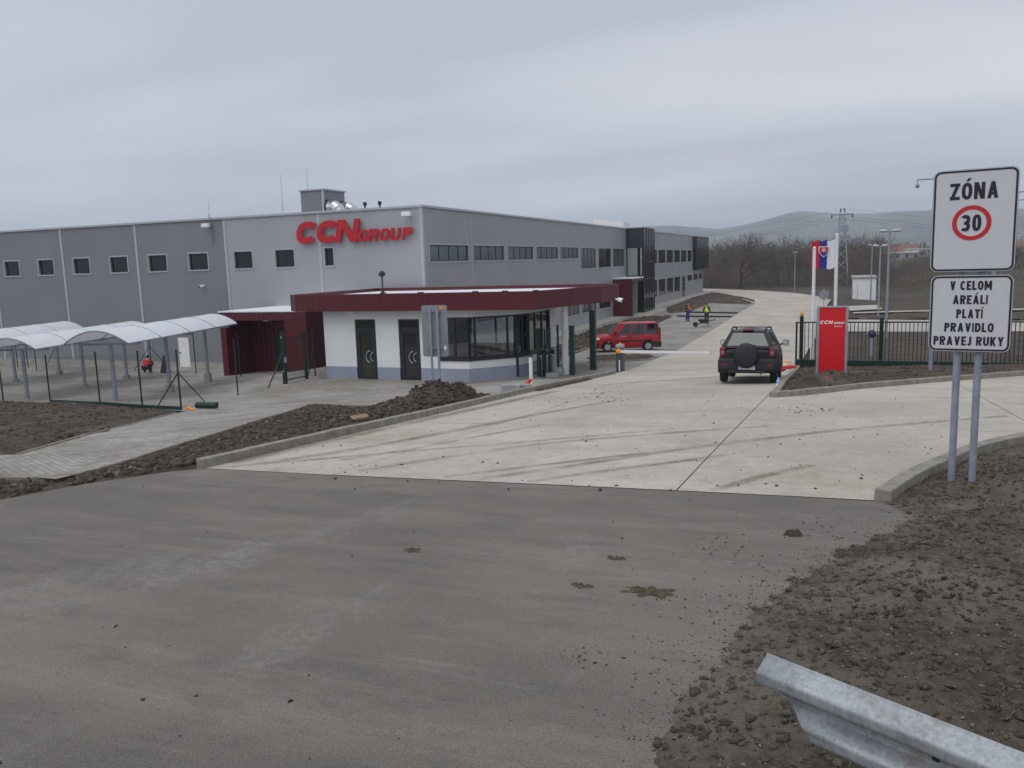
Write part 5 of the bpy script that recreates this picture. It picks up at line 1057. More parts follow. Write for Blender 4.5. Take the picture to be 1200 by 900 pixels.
# sign seen from behind, in the soil by the kerb
q1, q2 = gp(509, 473), gp(517.5, 471.5); cb = (q1 + q2) / 2; bs = thing('traffic_sign', 'bare grey back of a traffic sign on two steel posts in the soil mound', 'traffic sign', tuple(cb))
bx = unit(np.array([1, 0.12])); D_ = np.linalg.norm(cb[:2])
fb = Frame((cb[0], cb[1], float(at_y(515, 388, cb[1])[2])), (bx[0], bx[1], 0), upv)
kb = 1 / 45.3
plate(fb, rrect(23.5 * 1.33 * kb * .98, 60 * kb * .98, .06, 0.0), -0.0, 0.0 - .03, 'board', m_back, bs)
for dx_ in (-.09, .10): s = MB(); e = np.array(fb.p(dx_, 0, .06)); s.tube([(e[0], e[1], float(H(e[0], e[1])) - .2), (e[0], e[1], fb.o[2] + .56)], .032, 12); s.build('post', m_galvb, bs)
for z in (-.42, .5): s = MB(); s.obox(fb.p(0, z, .035), fb.ux, fb.uy, fb.n, .19, .018, .02); s.build('clamp_rail', m_galv, bs)
plate(fb, rrect(.11, .07, .025, .20, .585), 0.0, .004, 'sticker', m_orange, bs); plate(fb, rrect(.06, .1, .025, .26, -.42), 0.0, .004, 'sticker', m_wpaint, bs)
# low timber offcuts by the mound
m_wood = mat('weathered_wood', lin(140, 122, 98), 0.9, 0, .25, 6, .3, 30, stretch=(.3, 3, 3))
for (px, py, l, rz, lab) in [(514, 475.5, .36, .35, 'short wooden board at the foot of the sign posts'), (422, 496, .17, .9, 'broken pale board lying on the soil strip')]:
    q = gp(px, py); s = MB(); s.obox(q + [0, 0, .13], (math.cos(rz), math.sin(rz), .05), (-math.sin(rz), math.cos(rz), .2), (0, -.2, 1), l, .09, .02); tag(s.build('wooden_board', m_wood, bevel=.005), lab, 'board')
# round sign seen from behind
q = gp(965, 366); rs = thing('traffic_sign', 'round traffic sign seen from its grey back near the far cross road', 'traffic sign', tuple(q)); s = MB(); s.tube([q - [0, 0, .3], q + [0, 0, 2.4]], .035, 8); s.build('post', m_galvb, rs)
zc = at_y(965, 345.5, q[1])[2]; s = MB(); s.lathe([(.47, -.01), (.47, .02)], 28, (q[0], q[1] - .06, zc), 'Y'); s.build('disc', m_back, rs)

# ================================================================== GATE, TOTEM, FLAGS, BARRIER
A_, B2_ = gp(931, 433), gp(1186, 429); A_[2] = 1.25
sg = thing('sliding_gate', 'long dark green sliding gate of upright bars behind the red totem', 'gate', (A_[0], A_[1], A_[2])); YGt = 33.2; x0, x1 = A_[0], 9.6; zt = at_y(932, 377, YGt)[2]; zb = at_y(932, 421, YGt)[2]; zl = at_y(932, 433.5, YGt)[2]
s = MB(); s.box(x0, x1, YGt - .06, YGt + .06, zl, zb); s.build('bottom_beam', m_green, sg, bevel=.01); s = MB(); s.box(x0, x1, YGt - .03, YGt + .03, zt - .05, zt); s.build('top_rail', m_green, sg)
s = MB(); s.box(x0, x0 + .07, YGt - .035, YGt + .035, zb, zt - .05); s.build('end_stile', m_green, sg)
s = MB(); s.box(x0, x1, YGt - .065, YGt - .06, zl + .14, zl + .17); s.build('beam_groove', m_black, sg)
nb = int((x1 - x0) / 0.135); me = None
for i in range(1, nb):
    x = x0 + .07 + (x1 - x0 - .1) * i / nb
    if me is None:
        b = MB(); b.box(x - .014, x + .014, YGt - .014, YGt + .014, zb, zt - .05); o = b.build('bar', m_green, sg); me = o.data; xb = x
    else: o = bpy.data.objects.new('bar', me); COL.objects.link(o); o.parent = sg; o.location = (x - xb, 0, 0)
for (px, lab, bc) in [(938.5, 'dark green gate post topped by an amber beacon', True), (1031.5, 'plain dark green guide post in the middle of the sliding gate', False)]:
    q = at_y(px, 428, YGt + .2); o = thing('gate_post', lab, 'gate post', (q[0], YGt + .2, float(H(q[0], YGt)))); s = MB(); zp = at_y(px, 371 if bc else 372, YGt + .2)[2]; s.box(q[0] - .07, q[0] + .07, YGt + .13, YGt + .27, float(H(q[0], YGt)) - .2, zp); s.build('post', m_green, o)
    if bc: s = MB(); s.lathe([(.05, zp), (.05, zp + .05)], 12, (q[0], YGt + .2, 0)); s.build('beacon_base', m_black, o); s = MB(); s.lathe([(.062, zp + .05), (.062, zp + .14), (.045, zp + .18)], 12, (q[0], YGt + .2, 0)); s.build('beacon_lens', m_orange, o)
# fence going on behind the big sign
fx = thing('bar_fence', 'taller dark green bar fence running on beyond the sliding gate', 'fence', (7.2, 35.5, float(H(7.2, 35.5)))); zt2 = at_y(1195, 358, 35.5)[2]; z02 = float(H(7.2, 35.5))
for x in (6.8, 9.3, 11.8): s = MB(); s.box(x - .05, x + .05, 35.45, 35.55, z02 - .2, zt2); s.build('post', m_green, fx)
for z in (z02 + .2, zt2 - .1): s = MB(); s.box(6.8, 11.8, 35.48, 35.52, z - .03, z + .03); s.build('rail', m_green, fx)
me = None
for i in range(36):
    if me is None: b = MB(); b.box(6.9 - .012, 6.9 + .012, 35.485, 35.515, z02 + .2, zt2 - .1); o = b.build('bar', m_green, fx); me = o.data
    else: o = bpy.data.objects.new('bar', me); COL.objects.link(o); o.parent = fx; o.location = (.137 * i, 0, 0)
# steel guide post in front of the gate
q = gp(1090, 438); s = MB(); s.tube([q - [0, 0, .2], q + [0, 0, 1.9]], .06, 14); s.lathe([(.1, -.05), (.1, .03)], 14, tuple(q)); tag(s.build('steel_post', m_galvb), 'plain galvanised steel post standing in the island soil behind the big sign', 'post')
# totem
qa, qb = gp(957, 446), gp(993, 447.5); Yt_ = (qa[1] + qb[1]) / 2; xa, xb_ = at_y(956.5, 400, Yt_)[0], at_y(993.5, 400, Yt_)[0]; zt_ = at_y(975, 359, Yt_)[2]; z0_ = float(H(xa, Yt_)) - .25
tt = thing('totem_sign', 'upright red company totem with aluminium edges in the kerbed island', 'totem', ((xa + xb_) / 2, Yt_, z0_ + .25))
s = MB(); s.box(xa + .075, xb_ - .075, Yt_ - .05, Yt_ + .16, z0_, zt_ - .03); s.build('red_panel', m_totem_red, tt)
for (a, b) in ((xa, xa + .075), (xb_ - .075, xb_)): s = MB(); s.box(a, b, Yt_ - .07, Yt_ + .18, z0_, zt_ - .03); s.build('side_profile', m_galvb, tt, bevel=.02)
s = MB(); s.box(xa, xb_, Yt_ - .07, Yt_ + .18, zt_ - .03, zt_); s.build('top_profile', m_galvb, tt)
wt = xb_ - xa; zq = at_y(975, 379.5, Yt_)[2]
for s_, x_, h_, w_ in (('CCN', .10, .10, .40), ('GROUP', .545, .056, .33)):
    tot = sum(GW[c] for c in s_) + .12 * (len(s_) - 1); cx_ = xa + wt * x_
    for c in s_: k_ = wt * w_ / tot; place_mesh(glyph(c, GW[c] * k_, h_, h_ * .27, .22, .004), 'letter', m_wpaint, (cx_, Yt_ - .0505, zq), (1, 0, 0), (0, 0, 1), tt); cx_ += (GW[c] + .12) * k_
text_line('Slovakia', xa + wt * .56, -.085, .042, tt, m_wpaint, (0, Yt_ - .0505, zq), (1, 0, 0), (0, 0, 1), .01, 1.05, .1, .004, .15, align='L')
# red plastic pieces in the island soil
for (px, py, dx_, dy_, l, lab) in [(969, 450.5, .25, -.1, .28, 'red plastic strip half buried in front of the totem'), (925, 436.5, .5, .15, .5, 'long red plastic pipe end lying on the island corner'), (916, 440, .3, .05, .45, 'crumpled red plastic sheet at the island corner by the dark car')]:
    q = gp(px, py) + [0, 0, .16]; s = MB(); s.tube([q - [dx_ * l, dy_ * l, -.03], q + [0, .04, .03], q + [dx_ * l, dy_ * l, .06]], [.05, .075, .04] if l > .4 else .03, 8); tag(s.build('red_plastic', m_wrap), lab, 'plastic', 'red plastic waste')
q = gp(920, 434); s = MB(); s.lathe([(.17, 0), (.2, .3), (.205, .32)], 16, tuple(q)); bu = s.build('bucket', m_wpaint); tag(bu, 'white plastic bucket standing beyond the dark car beside the gate', 'bucket'); s = MB(); s.lathe([(.19, .32), (.19, .35)], 16, tuple(q)); s.build('contents', m_orange, bu)
q = gp(912, 455); s = MB(); s.lathe([(.05, 0), (.05, .2), (.02, .27), (.02, .3)], 12, tuple(q)); bo = s.build('plastic_bottle', mat('pale_blue_plastic', lin(150, 185, 225), .2, 0, .1, 5)); tag(bo, 'pale blue plastic bottle on the kerb corner behind the dark car', 'bottle'); s = MB(); s.lathe([(.052, .06), (.052, .13)], 12, tuple(q)); s.build('label_band', m_wpaint, bo)
# flags
def flagpole(px, ptop, yb, lab):
    q = at_y(px, 400, yb); z0 = float(H(q[0], yb)); zt = at_y(px + .6, ptop, yb)[2]; o = thing('flagpole', lab, 'flagpole', (q[0], yb, z0)); s = MB(); s.tube([(q[0], yb, z0 - .2), (q[0], yb, zt)], [.075, .06], 12); s.build('pole', m_wpaint, o); s = MB(); s.ball((q[0], yb, zt + .04), .065, .065, .06); s.build('finial', m_wpaint, o)
    s = MB(); s.lathe([(.14, -.1), (.14, .05), (.1, .08)], 14, (q[0], yb, z0)); s.build('base', m_galv, o); return q[0], yb, z0, zt
flagpole(952, 292, 34.6, 'shorter bare white flagpole beside the flag'); fx_, fy_, fz0, fzt = flagpole(977.8, 276.5, 36.2, 'taller white flagpole carrying the flag')
xl = at_y(951, 300, fy_)[0]; zT, zB = at_y(965, 282, fy_)[2], at_y(965, 315, fy_)[2]
fl = thing('flag', 'red blue and white striped banner flag with a shield hanging from the taller flagpole', 'flag', (fx_, fy_, zB)); cols = [('red', lin(190, 28, 44)), ('blue', lin(52, 52, 140)), ('white', lin(222, 226, 238))]
def wavy(x, z): return fy_ + .05 * math.sin((x - xl) * 7.0 + z * .8) * (0.3 + (fx_ - x))
for i, (nm, c) in enumerate(cols):
    a, b = xl + (fx_ - .07 - xl) * i / 3, xl + (fx_ - .07 - xl) * (i + 1) / 3; m = MB(); K, J = 5, 8
    m.add([(a + (b - a) * k / K, wavy(a + (b - a) * k / K, zB + (zT - zB) * j / J), zB + (zT - zB) * j / J - .03 * math.sin(k)) for j in range(J + 1) for k in range(K + 1)], [(j * (K + 1) + k, j * (K + 1) + k + 1, (j + 1) * (K + 1) + k + 1, (j + 1) * (K + 1) + k) for j in range(J) for k in range(K)]); m.build('stripe', mat('flag_' + nm, c, .8, 0, .05, 3), fl, smooth=True)
cx_, cz_ = xl + (fx_ - xl) * .485, zB + (zT - zB) * .62; sh_w = .17
def shield(s, y, name, mname, par):
    pts = [(-1, 1), (1, 1), (1, .1), (.82, -.4), (.45, -.85), (0, -1.2), (-.45, -.85), (-.82, -.4), (-1, .1)]; m = MB(); m.add([(cx_ + a * sh_w * s, y, cz_ + b * sh_w * s) for a, b in pts], [tuple(range(len(pts)))]); return m.build(name, MATS[mname], par, solid=.004)
eb = shield(1.18, fy_ - .055, 'emblem', 'flag_white', fl); shield(1.0, fy_ - .062, 'shield', 'flag_red', eb)
m = MB(); y_ = fy_ - .07
for (a, b, c, d) in ((-.09, .09, -.3, .85), (-.42, .42, .42, .58), (-.55, .55, .06, .22)): m.box(cx_ + a * sh_w, cx_ + b * sh_w, y_, y_ + .003, cz_ + c * sh_w, cz_ + d * sh_w)
m.build('double_cross', MATS['flag_white'], eb)
m = MB(); pts = [(-.8, -.42), (-.5, -.2), (-.25, -.34), (0, -.12), (.25, -.34), (.5, -.2), (.8, -.42), (.42, -.85), (0, -1.15), (-.42, -.85)]; m.add([(cx_ + a * sh_w, y_ - .002, cz_ + b * sh_w) for a, b in pts], [tuple(range(10))]); m.build('hills_emblem', MATS['flag_blue'], eb, solid=.003)
# barrier
q = gp(727, 435); br = thing('barrier', 'grey traffic barrier with a lowered white boom across the drive', 'barrier', tuple(q)); kz = 1 / 27.3
m_cab = mat('barrier_grey', lin(70, 72, 78), .45, .1, .1, 4)
s = MB(); s.box(q[0] - .16, q[0] + .16, q[1] - .16, q[1] + .16, q[2] - .05, q[2] + .86); s.build('cabinet', m_cab, br, bevel=.03); s = MB(); s.box(q[0] - .165, q[0] + .165, q[1] - .165, q[1] + .165, q[2] + .98, q[2] + 1.16); s.build('cabinet_cap', m_galvb, br, bevel=.06, seg=4); s = MB(); s.box(q[0] - .13, q[0] + .13, q[1] - .13, q[1] + .13, q[2] + .84, q[2] + 1.0); s.build('neck', m_black, br)
s = MB(); s.ball((q[0] - .02, q[1] - .19, q[2] + .87), .13, .06, .11, 14, 9); s.build('hub', m_orange, br, smooth=True); s = MB(); s.lathe([(.05, 1.15), (.05, 1.2), (.03, 1.23)], 10, tuple(q)); s.build('beacon', m_orange, br)
zb_ = q[2] + .87; xe = at_y(832, 412.5, q[1] - .2)[0]; s = MB(); s.add([(q[0] + .05, q[1] - .22, zb_ - .06), (xe, q[1] - .22, zb_ - .045), (xe, q[1] - .22, zb_ + .03), (q[0] + .05, q[1] - .22, zb_ + .06), (q[0] + .05, q[1] - .16, zb_ - .06), (xe, q[1] - .17, zb_ - .045), (xe, q[1] - .17, zb_ + .03), (q[0] + .05, q[1] - .16, zb_ + .06)], [(0, 1, 2, 3), (7, 6, 5, 4), (3, 2, 6, 7), (0, 4, 5, 1), (0, 3, 7, 4), (1, 5, 6, 2)]); bm_ = s.build('boom', m_wpaint, br); s = MB(); s.box(xe, xe + .05, q[1] - .225, q[1] - .165, zb_ - .05, zb_ + .04); s.build('boom_tip', m_orange, bm_)
s = MB(); s.box(q[0] - .02, q[0] + .03, q[1] - .165, q[1] - .16, q[2] + .02, q[2] + .5); s.build('reflector_strip', m_wpaint, br)
# hydrant behind the gate
q = gp(1021, 419); hy = thing('hydrant', 'standpipe hydrant with a dark blue head behind the sliding gate', 'hydrant', tuple(q)); s = MB(); s.tube([q - [0, 0, .2], q + [0, 0, 1.0]], .1, 12); s.build('standpipe', m_galvb, hy); s = MB(); s.ball(q + [0, 0, 1.15], .2, .2, .2, 14, 9); s.build('head', mat('hydrant_blue', lin(40, 46, 84), .45, 0, .1, 5), hy, smooth=True)
for d in (-1, 1): s = MB(); s.tube([q + [d * .15, 0, 1.15], q + [d * .3, 0, 1.15]], .06, 10); s.build('outlet', m_galv, hy)

# ================================================================== GUARDRAIL
PROF = [(-.155, .0), (-.14, .012), (-.105, .080), (-.058, .080), (-.022, .008), (0, .0), (.022, .008), (.058, .080), (.105, .080), (.14, .012), (.155, .0)]
gr = thing('guardrail', 'galvanised steel W-beam guardrail with a cut end beside the road', 'guardrail', (0.5, 3.0, 3.3))
zt_g = 4.19
e0 = at_z(899, 765, zt_g); e1 = at_z(1200, 882, zt_g - .02); d = unit(e1 - e0); L_ = 5.2
side = unit(np.cross(d, [0, 0, 1])); 
if np.dot(side, -e0 * [1, 1, 0]) < 0: side = -side
upg = unit(np.cross(side, d)); upg = upg if upg[2] > 0 else -upg
tilt = R(8); upt = upg * math.cos(tilt) - side * math.sin(tilt) * -1; sdt = side * math.cos(tilt) - upg * math.sin(tilt) * -0
K = 26; vs = []; fs = []; n = len(PROF)
# the profile rounded between its corner points
pp = np.array(PROF); tt_ = np.linspace(0, n - 1, 61); pr = np.stack([np.interp(tt_, np.arange(n), pp[:, 0]), np.interp(tt_, np.arange(n), pp[:, 1])], 1)
for _ in range(1): pr[1:-1] = (pr[:-2] + 2 * pr[1:-1] + pr[2:]) / 4
cen = e0 - upt * .155
for i in range(K + 1):
    for (a, b) in pr:
        u = L_ * i / K
        cut = max(0.0, (.16 - a) * 0.95) if a > -.02 else 0.17 + (-.02 - a) * .25            # the lower wave is cut back
        cut = 0.0 if a > .03 else min(.21, (.03 - a) * 2.0)
        x = cut + (L_ - cut) * i / K
        vs.append(cen + d * x + upt * a + sdt * b)
for i in range(K):
    for k in range(len(pr) - 1): a = i * len(pr) + k; fs.append((a, a + 1, a + 1 + len(pr), a + len(pr)))
b = MB(); b.add(vs, fs); m_rail = bpy.data.materials.new('weathered_galvanised'); m_rail.use_nodes = True; t = m_rail.node_tree; p = t.nodes['Principled BSDF']; p.inputs['Metallic'].default_value = .25
P = N(t, 'ShaderNodeNewGeometry').outputs['Position']; vo = N(t, 'ShaderNodeTexVoronoi'); vo.inputs['Scale'].default_value = 85; t.links.new(P, vo.inputs['Vector']); sg_ = N(t, 'ShaderNodeSeparateXYZ'); t.links.new(vo.outputs['Color'], sg_.inputs[0])
c = mixcol(t, ramp(t, sg_.outputs[0], 0.0, 1.0), (0.26, 0.29, 0.315), (0.36, 0.39, 0.42)); c = mixcol(t, ramp(t, nz(t, P, 5, 7, .7), .42, .66), c, (0.42, 0.45, 0.48)); c = mixcol(t, mul(t, ramp(t, nz(t, P, 60, 4, .6, (1, 1, .05)), .45, .7), .6), c, (0.20, 0.22, 0.24)); c = mixcol(t, mul(t, ramp(t, nz(t, P, 2.6, 8, .75), .56, .66), .75), c, (0.25, 0.20, 0.15)); c = mixcol(t, mul(t, ramp(t, nz(t, P, 30, 5, .7), .60, .70), .6), c, (0.12, 0.105, 0.09))
t.links.new(c, p.inputs['Base Color']); rr_ = N(t, 'ShaderNodeMapRange'); rr_.inputs[3].default_value = .38; rr_.inputs[4].default_value = .7; t.links.new(nz(t, P, 9, 5), rr_.inputs[0]); t.links.new(rr_.outputs[0], p.inputs['Roughness']); bumpn(t, p, nz(t, P, 70, 4), .12, .01); b.build('rail_beam', m_rail, gr, smooth=True, solid=.004)
for u in (1.75, 3.75): 
    c_ = cen + d * u; zg = float(H(c_[0], c_[1])); s = MB(); s.obox((c_[0] - sdt[0] * .06, c_[1] - sdt[1] * .06, (zg - .4 + c_[2] + .1) / 2), (d[0], d[1], 0), (side[0], side[1], 0), (0, 0, 1), .05, .04, (c_[2] + .1 - zg + .4) / 2); s.build('post', m_rail, gr)
for u in (.62, .62 + .25, 1.75): s = MB(); c_ = cen + d * u + sdt * .006; s.obox(c_, d, upt, sdt, .011, .006, .004); s.build('bolt_slot', m_black, gr)
# ================================================================== LAMPS, MAST, CABIN
def lamp(px, pyb, pyt, arm, lab, head=True):
    q = gp(px, pyb); z0 = q[2]; zt = at_y(px, pyt, q[1])[2]; o = thing('lamp_post', lab, 'lamp post', tuple(q), 0, 'tall steel lamp posts')
    s = MB(); s.tube([(q[0], q[1], z0 - .2), (q[0], q[1], zt)], [.1, .055], 10); s.build('pole', m_galvb, o); s = MB(); s.box(q[0] - arm, q[0] + arm, q[1] - .06, q[1] + .06, zt - .02, zt + .06); s.build('cross_arm', m_galvb, o)
    for sgn in ((-1, 1) if head else ()): s = MB(); s.box(q[0] + sgn * arm * .62 - arm * .36, q[0] + sgn * arm * .62 + arm * .36, q[1] - .18, q[1] + .18, zt + .06, zt + .16); s.build('luminaire', m_wpaint, o, bevel=.02)
lamp(1038, 398, 272, .62, 'tall twin-headed lamp post standing closest to the sliding gate'); lamp(1029, 371, 289, .55, 'twin-headed lamp post beside the dark ploughed ground'); lamp(1020.2, 352, 288, .4, 'twin-headed lamp post in front of the white cabin'); lamp(931, 339.5, 296, .35, 'lone lamp post beyond the bend of the concrete drive')
# traffic camera mast carrying a long arm above the big sign
q = gp(1160, 404); zt = at_y(1160, 205.5, q[1])[2]; mo = thing('camera_mast', 'tall steel mast with long arms and small cameras rising behind the big sign', 'mast', tuple(q)); s = MB(); s.tube([(q[0], q[1], q[2] - .2), (q[0], q[1], zt + .1)], [.12, .08], 10); s.build('pole', m_galvb, mo)
xl_ = at_y(1075, 206, q[1])[0]; s = MB(); s.tube([(xl_, q[1], zt), (q[0], q[1], zt)], .045, 8); s.build('arm', m_galvb, mo); s = MB(); s.tube([(xl_, q[1], zt), (xl_ + .02, q[1] - .1, zt - .3)], .035, 6); s.ball((xl_ + .02, q[1] - .1, zt - .35), .12, .12, .13); s.build('camera', m_galv, mo)
xr_ = at_y(1200, 226, q[1])[0]; zr_ = at_y(1200, 225, q[1])[2]; s = MB(); s.tube([(q[0], q[1], zr_), (xr_ + 1.0, q[1], zr_ + .05)], .04, 8); s.build('arm', m_galvb, mo); s = MB(); s.tube([(q[0], q[1], zr_ - .45), (xr_ + .5, q[1], zr_ - .4)], .03, 8); s.build('arm', m_galvb, mo)
# lattice pylon
q = gp(985, 333); zt = at_y(986, 248, q[1])[2]; py = thing('power_pylon', 'slim lattice power pylon with a wide crossarm beyond the drive', 'pylon', tuple(q)); 
def pw(z): k = (z - q[2]) / (zt - q[2]); return 1.25 * (1 - k) + .42 * k
for sx_ in (-1, 1):
    for sy_ in (-1, 1): s = MB(); s.tube([(q[0] + sx_ * pw(q[2]), q[1] + sy_ * pw(q[2]), q[2] - .3), (q[0] + sx_ * pw(zt), q[1] + sy_ * pw(zt), zt)], .10, 5); s.build('leg', m_galvb, py)
lat = MB(); zz = q[2]; k = 0
while zz < zt - .6:
    z1 = min(zt, zz + 1.9 * pw(zz)); a, b = pw(zz), pw(z1)
    for (ux_, uy_, vx, vy) in ((-1, -1, 1, -1), (1, -1, 1, 1), (1, 1, -1, 1), (-1, 1, -1, -1)): lat.tube([(q[0] + ux_ * a, q[1] + uy_ * a, zz), (q[0] + vx * b, q[1] + vy * b, z1)], .05, 4); lat.tube([(q[0] + vx * a, q[1] + vy * a, zz), (q[0] + ux_ * b, q[1] + uy_ * b, z1)], .05, 4)
    zz = z1
o = lat.build('lattice', m_galvb, py); o['kind'] = 'stuff'
zx = at_y(986, 251.5, q[1])[2]; s = MB(); s.box(q[0] - 1.9, q[0] + 1.9, q[1] - .12, q[1] + .12, zx - .1, zx + .16); s.build('crossarm', m_galvb, py)
for x in (-1.8, -.3, .3, 1.7): s = MB(); z_ = zx - .1 if abs(x) > 1 else zt; s.lathe([(.09, -.5 if abs(x) > 1 else 0), (.14, -.25 if abs(x) > 1 else .3), (.09, 0 if abs(x) > 1 else .55)], 8, (q[0] + x, q[1], z_)); s.build('insulator', m_black, py)
s = MB(); zq = at_y(986, 268, q[1])[2]; s.box(q[0] - .2, q[0] + 1.1, q[1] - 1.4, q[1] - .6, zq - .6, zq + .5); s.build('switch_box', m_galvb, py)
for k, (z_, x_) in enumerate(((zx - .5, -1.8), (zx - .5, 1.7), (zt + .5, .3))):
    s = MB(); pts = [(q[0] + x_ + u * 240, q[1] + u * 40, z_ - 10 * 4 * u * (1 - u)) for u in np.linspace(0, 1, 15)]; s.tube(pts, .013, 4); pts = [(q[0] + x_ - u * 240, q[1] + u * 60, z_ - 10 * 4 * u * (1 - u)) for u in np.linspace(0, 1, 15)]; s.tube(pts, .013, 4); tag(s.build('power_cable', m_black), ['thin power cable hung from the far end of the pylon crossarm', 'thin power cable hung from the near end of the pylon crossarm', 'thin power cable carried on the pylon top'][k], 'cable', 'power cables on the pylon')
# white cabin
qa, qb = gp(999, 351), gp(1027, 350.5); Yc = qa[1]; ca = thing('transformer_cabin', 'white flat roofed transformer cabin on the dark ground below the pylon', 'cabin', (qa[0], Yc, qa[2])); xa, xb = qa[0], at_y(1026.5, 340, Yc)[0]; zt = at_y(1000, 326.5, Yc)[2]
s = MB(); s.box(xa, xb, Yc, Yc + 9, -.4, zt); s.build('wall', m_wpaint, ca); s = MB(); s.box(xa - .12, xb + .12, Yc - .12, Yc + 9.1, zt, zt + .18); s.build('roof', mat('cabin_roof', lin(150, 152, 152), .8), ca)
for (yy, w) in ((Yc + 1.2, 2.2), (Yc + 5, 2.0)): s = MB(); s.box(xa - .04, xa, yy, yy + w, -.0, zt - .4); s.build('door', m_trim, ca)
s = MB(); s.box(xa + .5, xa + .56, Yc - .03, Yc, .2, zt - .6); s.build('down_pipe', m_trim, ca)
# --- paving works: channels left beside the bays
for (a, b, lab) in [((794, 371), (857, 371.6), 'long dark drainage channel lying across the parking bays nearest the workmen'), ((806, 366.2), (864, 367.3), 'long dark drainage channel lying across the parking bays before the soil bed')]:
    p0, p1 = gp(*a), gp(*b); d_ = unit(p1 - p0); s = MB(); s.obox((p0 + p1) / 2 + [0, 0, .05], d_, np.cross([0, 0, 1], d_), (0, 0, 1), np.linalg.norm(p1 - p0) / 2, .14, .07); tag(s.build('drainage_channel', m_frame), lab, 'drain channel')
# ================================================================== VEHICLES
def loft_body(stations, m_name, m, parent, smooth=True, ring=None, caps=True, name='body'):
    """stations: (x, half width, z bottom, z top, crown); nose at -x; a rounded box section swept along the car"""
    vs = []; n = 0
    for (x, w, zb, zt, cr) in stations:
        h = zt - zb
        sec = [(w * .90, zb), (w * .985, zb + h * .10), (w, zb + h * .32), (w * .995, zb + h * .62), (w * .975, zb + h * .84), (w * .93, zb + h * .96), (w * .80, zt + cr * .45), (w * .4, zt + cr * .9), (0, zt + cr)]
        full = sec + [(-a, b) for (a, b) in sec[-2::-1]]; n = len(full); vs += [(x, a, b) for (a, b) in full]
    fs = []
    for i in range(len(stations) - 1):
        for k in range(n - 1): a = i * n + k; fs.append((a, a + 1, a + 1 + n, a + n))
        fs.append((i * n + n - 1, i * n, (i + 1) * n, (i + 1) * n + n - 1))
    if caps: fs.append(tuple(range(n))); fs.append(tuple(range((len(stations) - 1) * n, len(stations) * n)))
    b = MB(); b.add(vs, fs); return b.build(name, m, parent, local=True, smooth=smooth)
def shade(o):
    md = o.modifiers.new('es', 'EDGE_SPLIT'); md.split_angle = R(38)
def bil(c, u, v): a, b, d, e = (np.array(q, float) for q in c); return (a * (1 - u) + b * u) * (1 - v) + (e * (1 - u) + d * u) * v
def panel(c, holes, body, glasses, inset=.012, sub=4):
    """quad panel c (a,b,c,d) with rectangular glazed holes given in its uv"""
    us = sorted({0, 1, *[h[0] for h in holes], *[h[2] for h in holes]}); vs = sorted({0, 1, *[h[1] for h in holes], *[h[3] for h in holes]})
    nrm_ = unit(np.cross(np.subtract(c[1], c[0]), np.subtract(c[3], c[0])))
    for i in range(len(us) - 1):
        for j in range(len(vs) - 1):
            cu, cv = (us[i] + us[i + 1]) / 2, (vs[j] + vs[j + 1]) / 2
            if any(h[0] < cu < h[2] and h[1] < cv < h[3] for h in holes): continue
            body.quad(bil(c, us[i], vs[j]), bil(c, us[i + 1], vs[j]), bil(c, us[i + 1], vs[j + 1]), bil(c, us[i], vs[j + 1]))
    for h in holes: g = MB(); g.quad(*[bil(c, u, v) for (u, v) in ((h[0], h[1]), (h[2], h[1]), (h[2], h[3]), (h[0], h[3]))]); glasses.append(g)
def wheel(parent, x, y, r, w, m_rim, spokes=5, out=1):
    t_ = MB(); t_.lathe([(r * .62, -w / 2), (r * .9, -w / 2), (r * .985, -w * .36), (r, -w * .2), (r, w * .2), (r * .985, w * .36), (r * .9, w / 2), (r * .62, w / 2)], 28, (x, y, r), 'Y'); wo = t_.build('wheel', m_rubber, parent, local=True, smooth=True); shade(wo)
    f = y + out * w * .42; b = MB(); b.lathe([(r * .62, -.02), (r * .60, .012), (r * .53, .0)], 28, (x, f, r), 'Y')
    for k in range(spokes):
        a = 2 * math.pi * k / spokes + .3; d = np.array([math.cos(a), 0, math.sin(a)]); s_ = np.array([-math.sin(a), 0, math.cos(a)]); b.obox(np.array([x, f + out * .006, r]) + d * r * .33, d, (0, 1, 0), s_, r * .27, .012, r * .085)
    b.lathe([(r * .15, -.03), (r * .15, .03)], 14, (x, f, r), 'Y'); b.build('rim', m_rim, wo, local=True); return wo
def arch_z(x, cxs, r, base):
    z = base
    for c in cxs:
        if abs(x - c) < r: z = max(z, .30 + math.sqrt(r * r - (x - c) ** 2))
    return z
def stations(prof_top, prof_w, x0, x1, cxs, ar, base, crown):
    xs = sorted({*np.linspace(x0, x1, 46).round(3), *[round(c + s * ar * k, 3) for c in cxs for s in (-1, 1) for k in (.999, .97, .9, .75, .5, .25)], *[p_[0] for p_ in prof_top]})
    return [(x, np.interp(x, *zip(*prof_w)), min(arch_z(x, cxs, ar, base if not callable(base) else base(x)), np.interp(x, *zip(*prof_top)) - .06), np.interp(x, *zip(*prof_top)), crown) for x in xs]
def car_paint(name, c, coat=.3, spec=.35): return mat(name, c, .34, 0.0, .08, 2.0, coat=coat, spec=spec)
m_vanred = car_paint('van_red_paint', lin(158, 16, 24)); m_suv = car_paint('suv_dark_blue_paint', lin(12, 14, 21), .12, .22); m_clad = mat('grey_bumper_plastic', lin(30, 34, 42), .7, 0, .1, 4); m_lampred = mat('tail_lamp_red', lin(128, 16, 22), .3, 0, .1, 6); m_lampcl = mat('lamp_clear', lin(220, 220, 220), .15, 0, .1, 6); m_rim = mat('alloy_silver', lin(170, 172, 176), .35, .6, .1, 6); m_int = mat('car_interior', (.03, .03, .032), .8, 0, .2, 4)
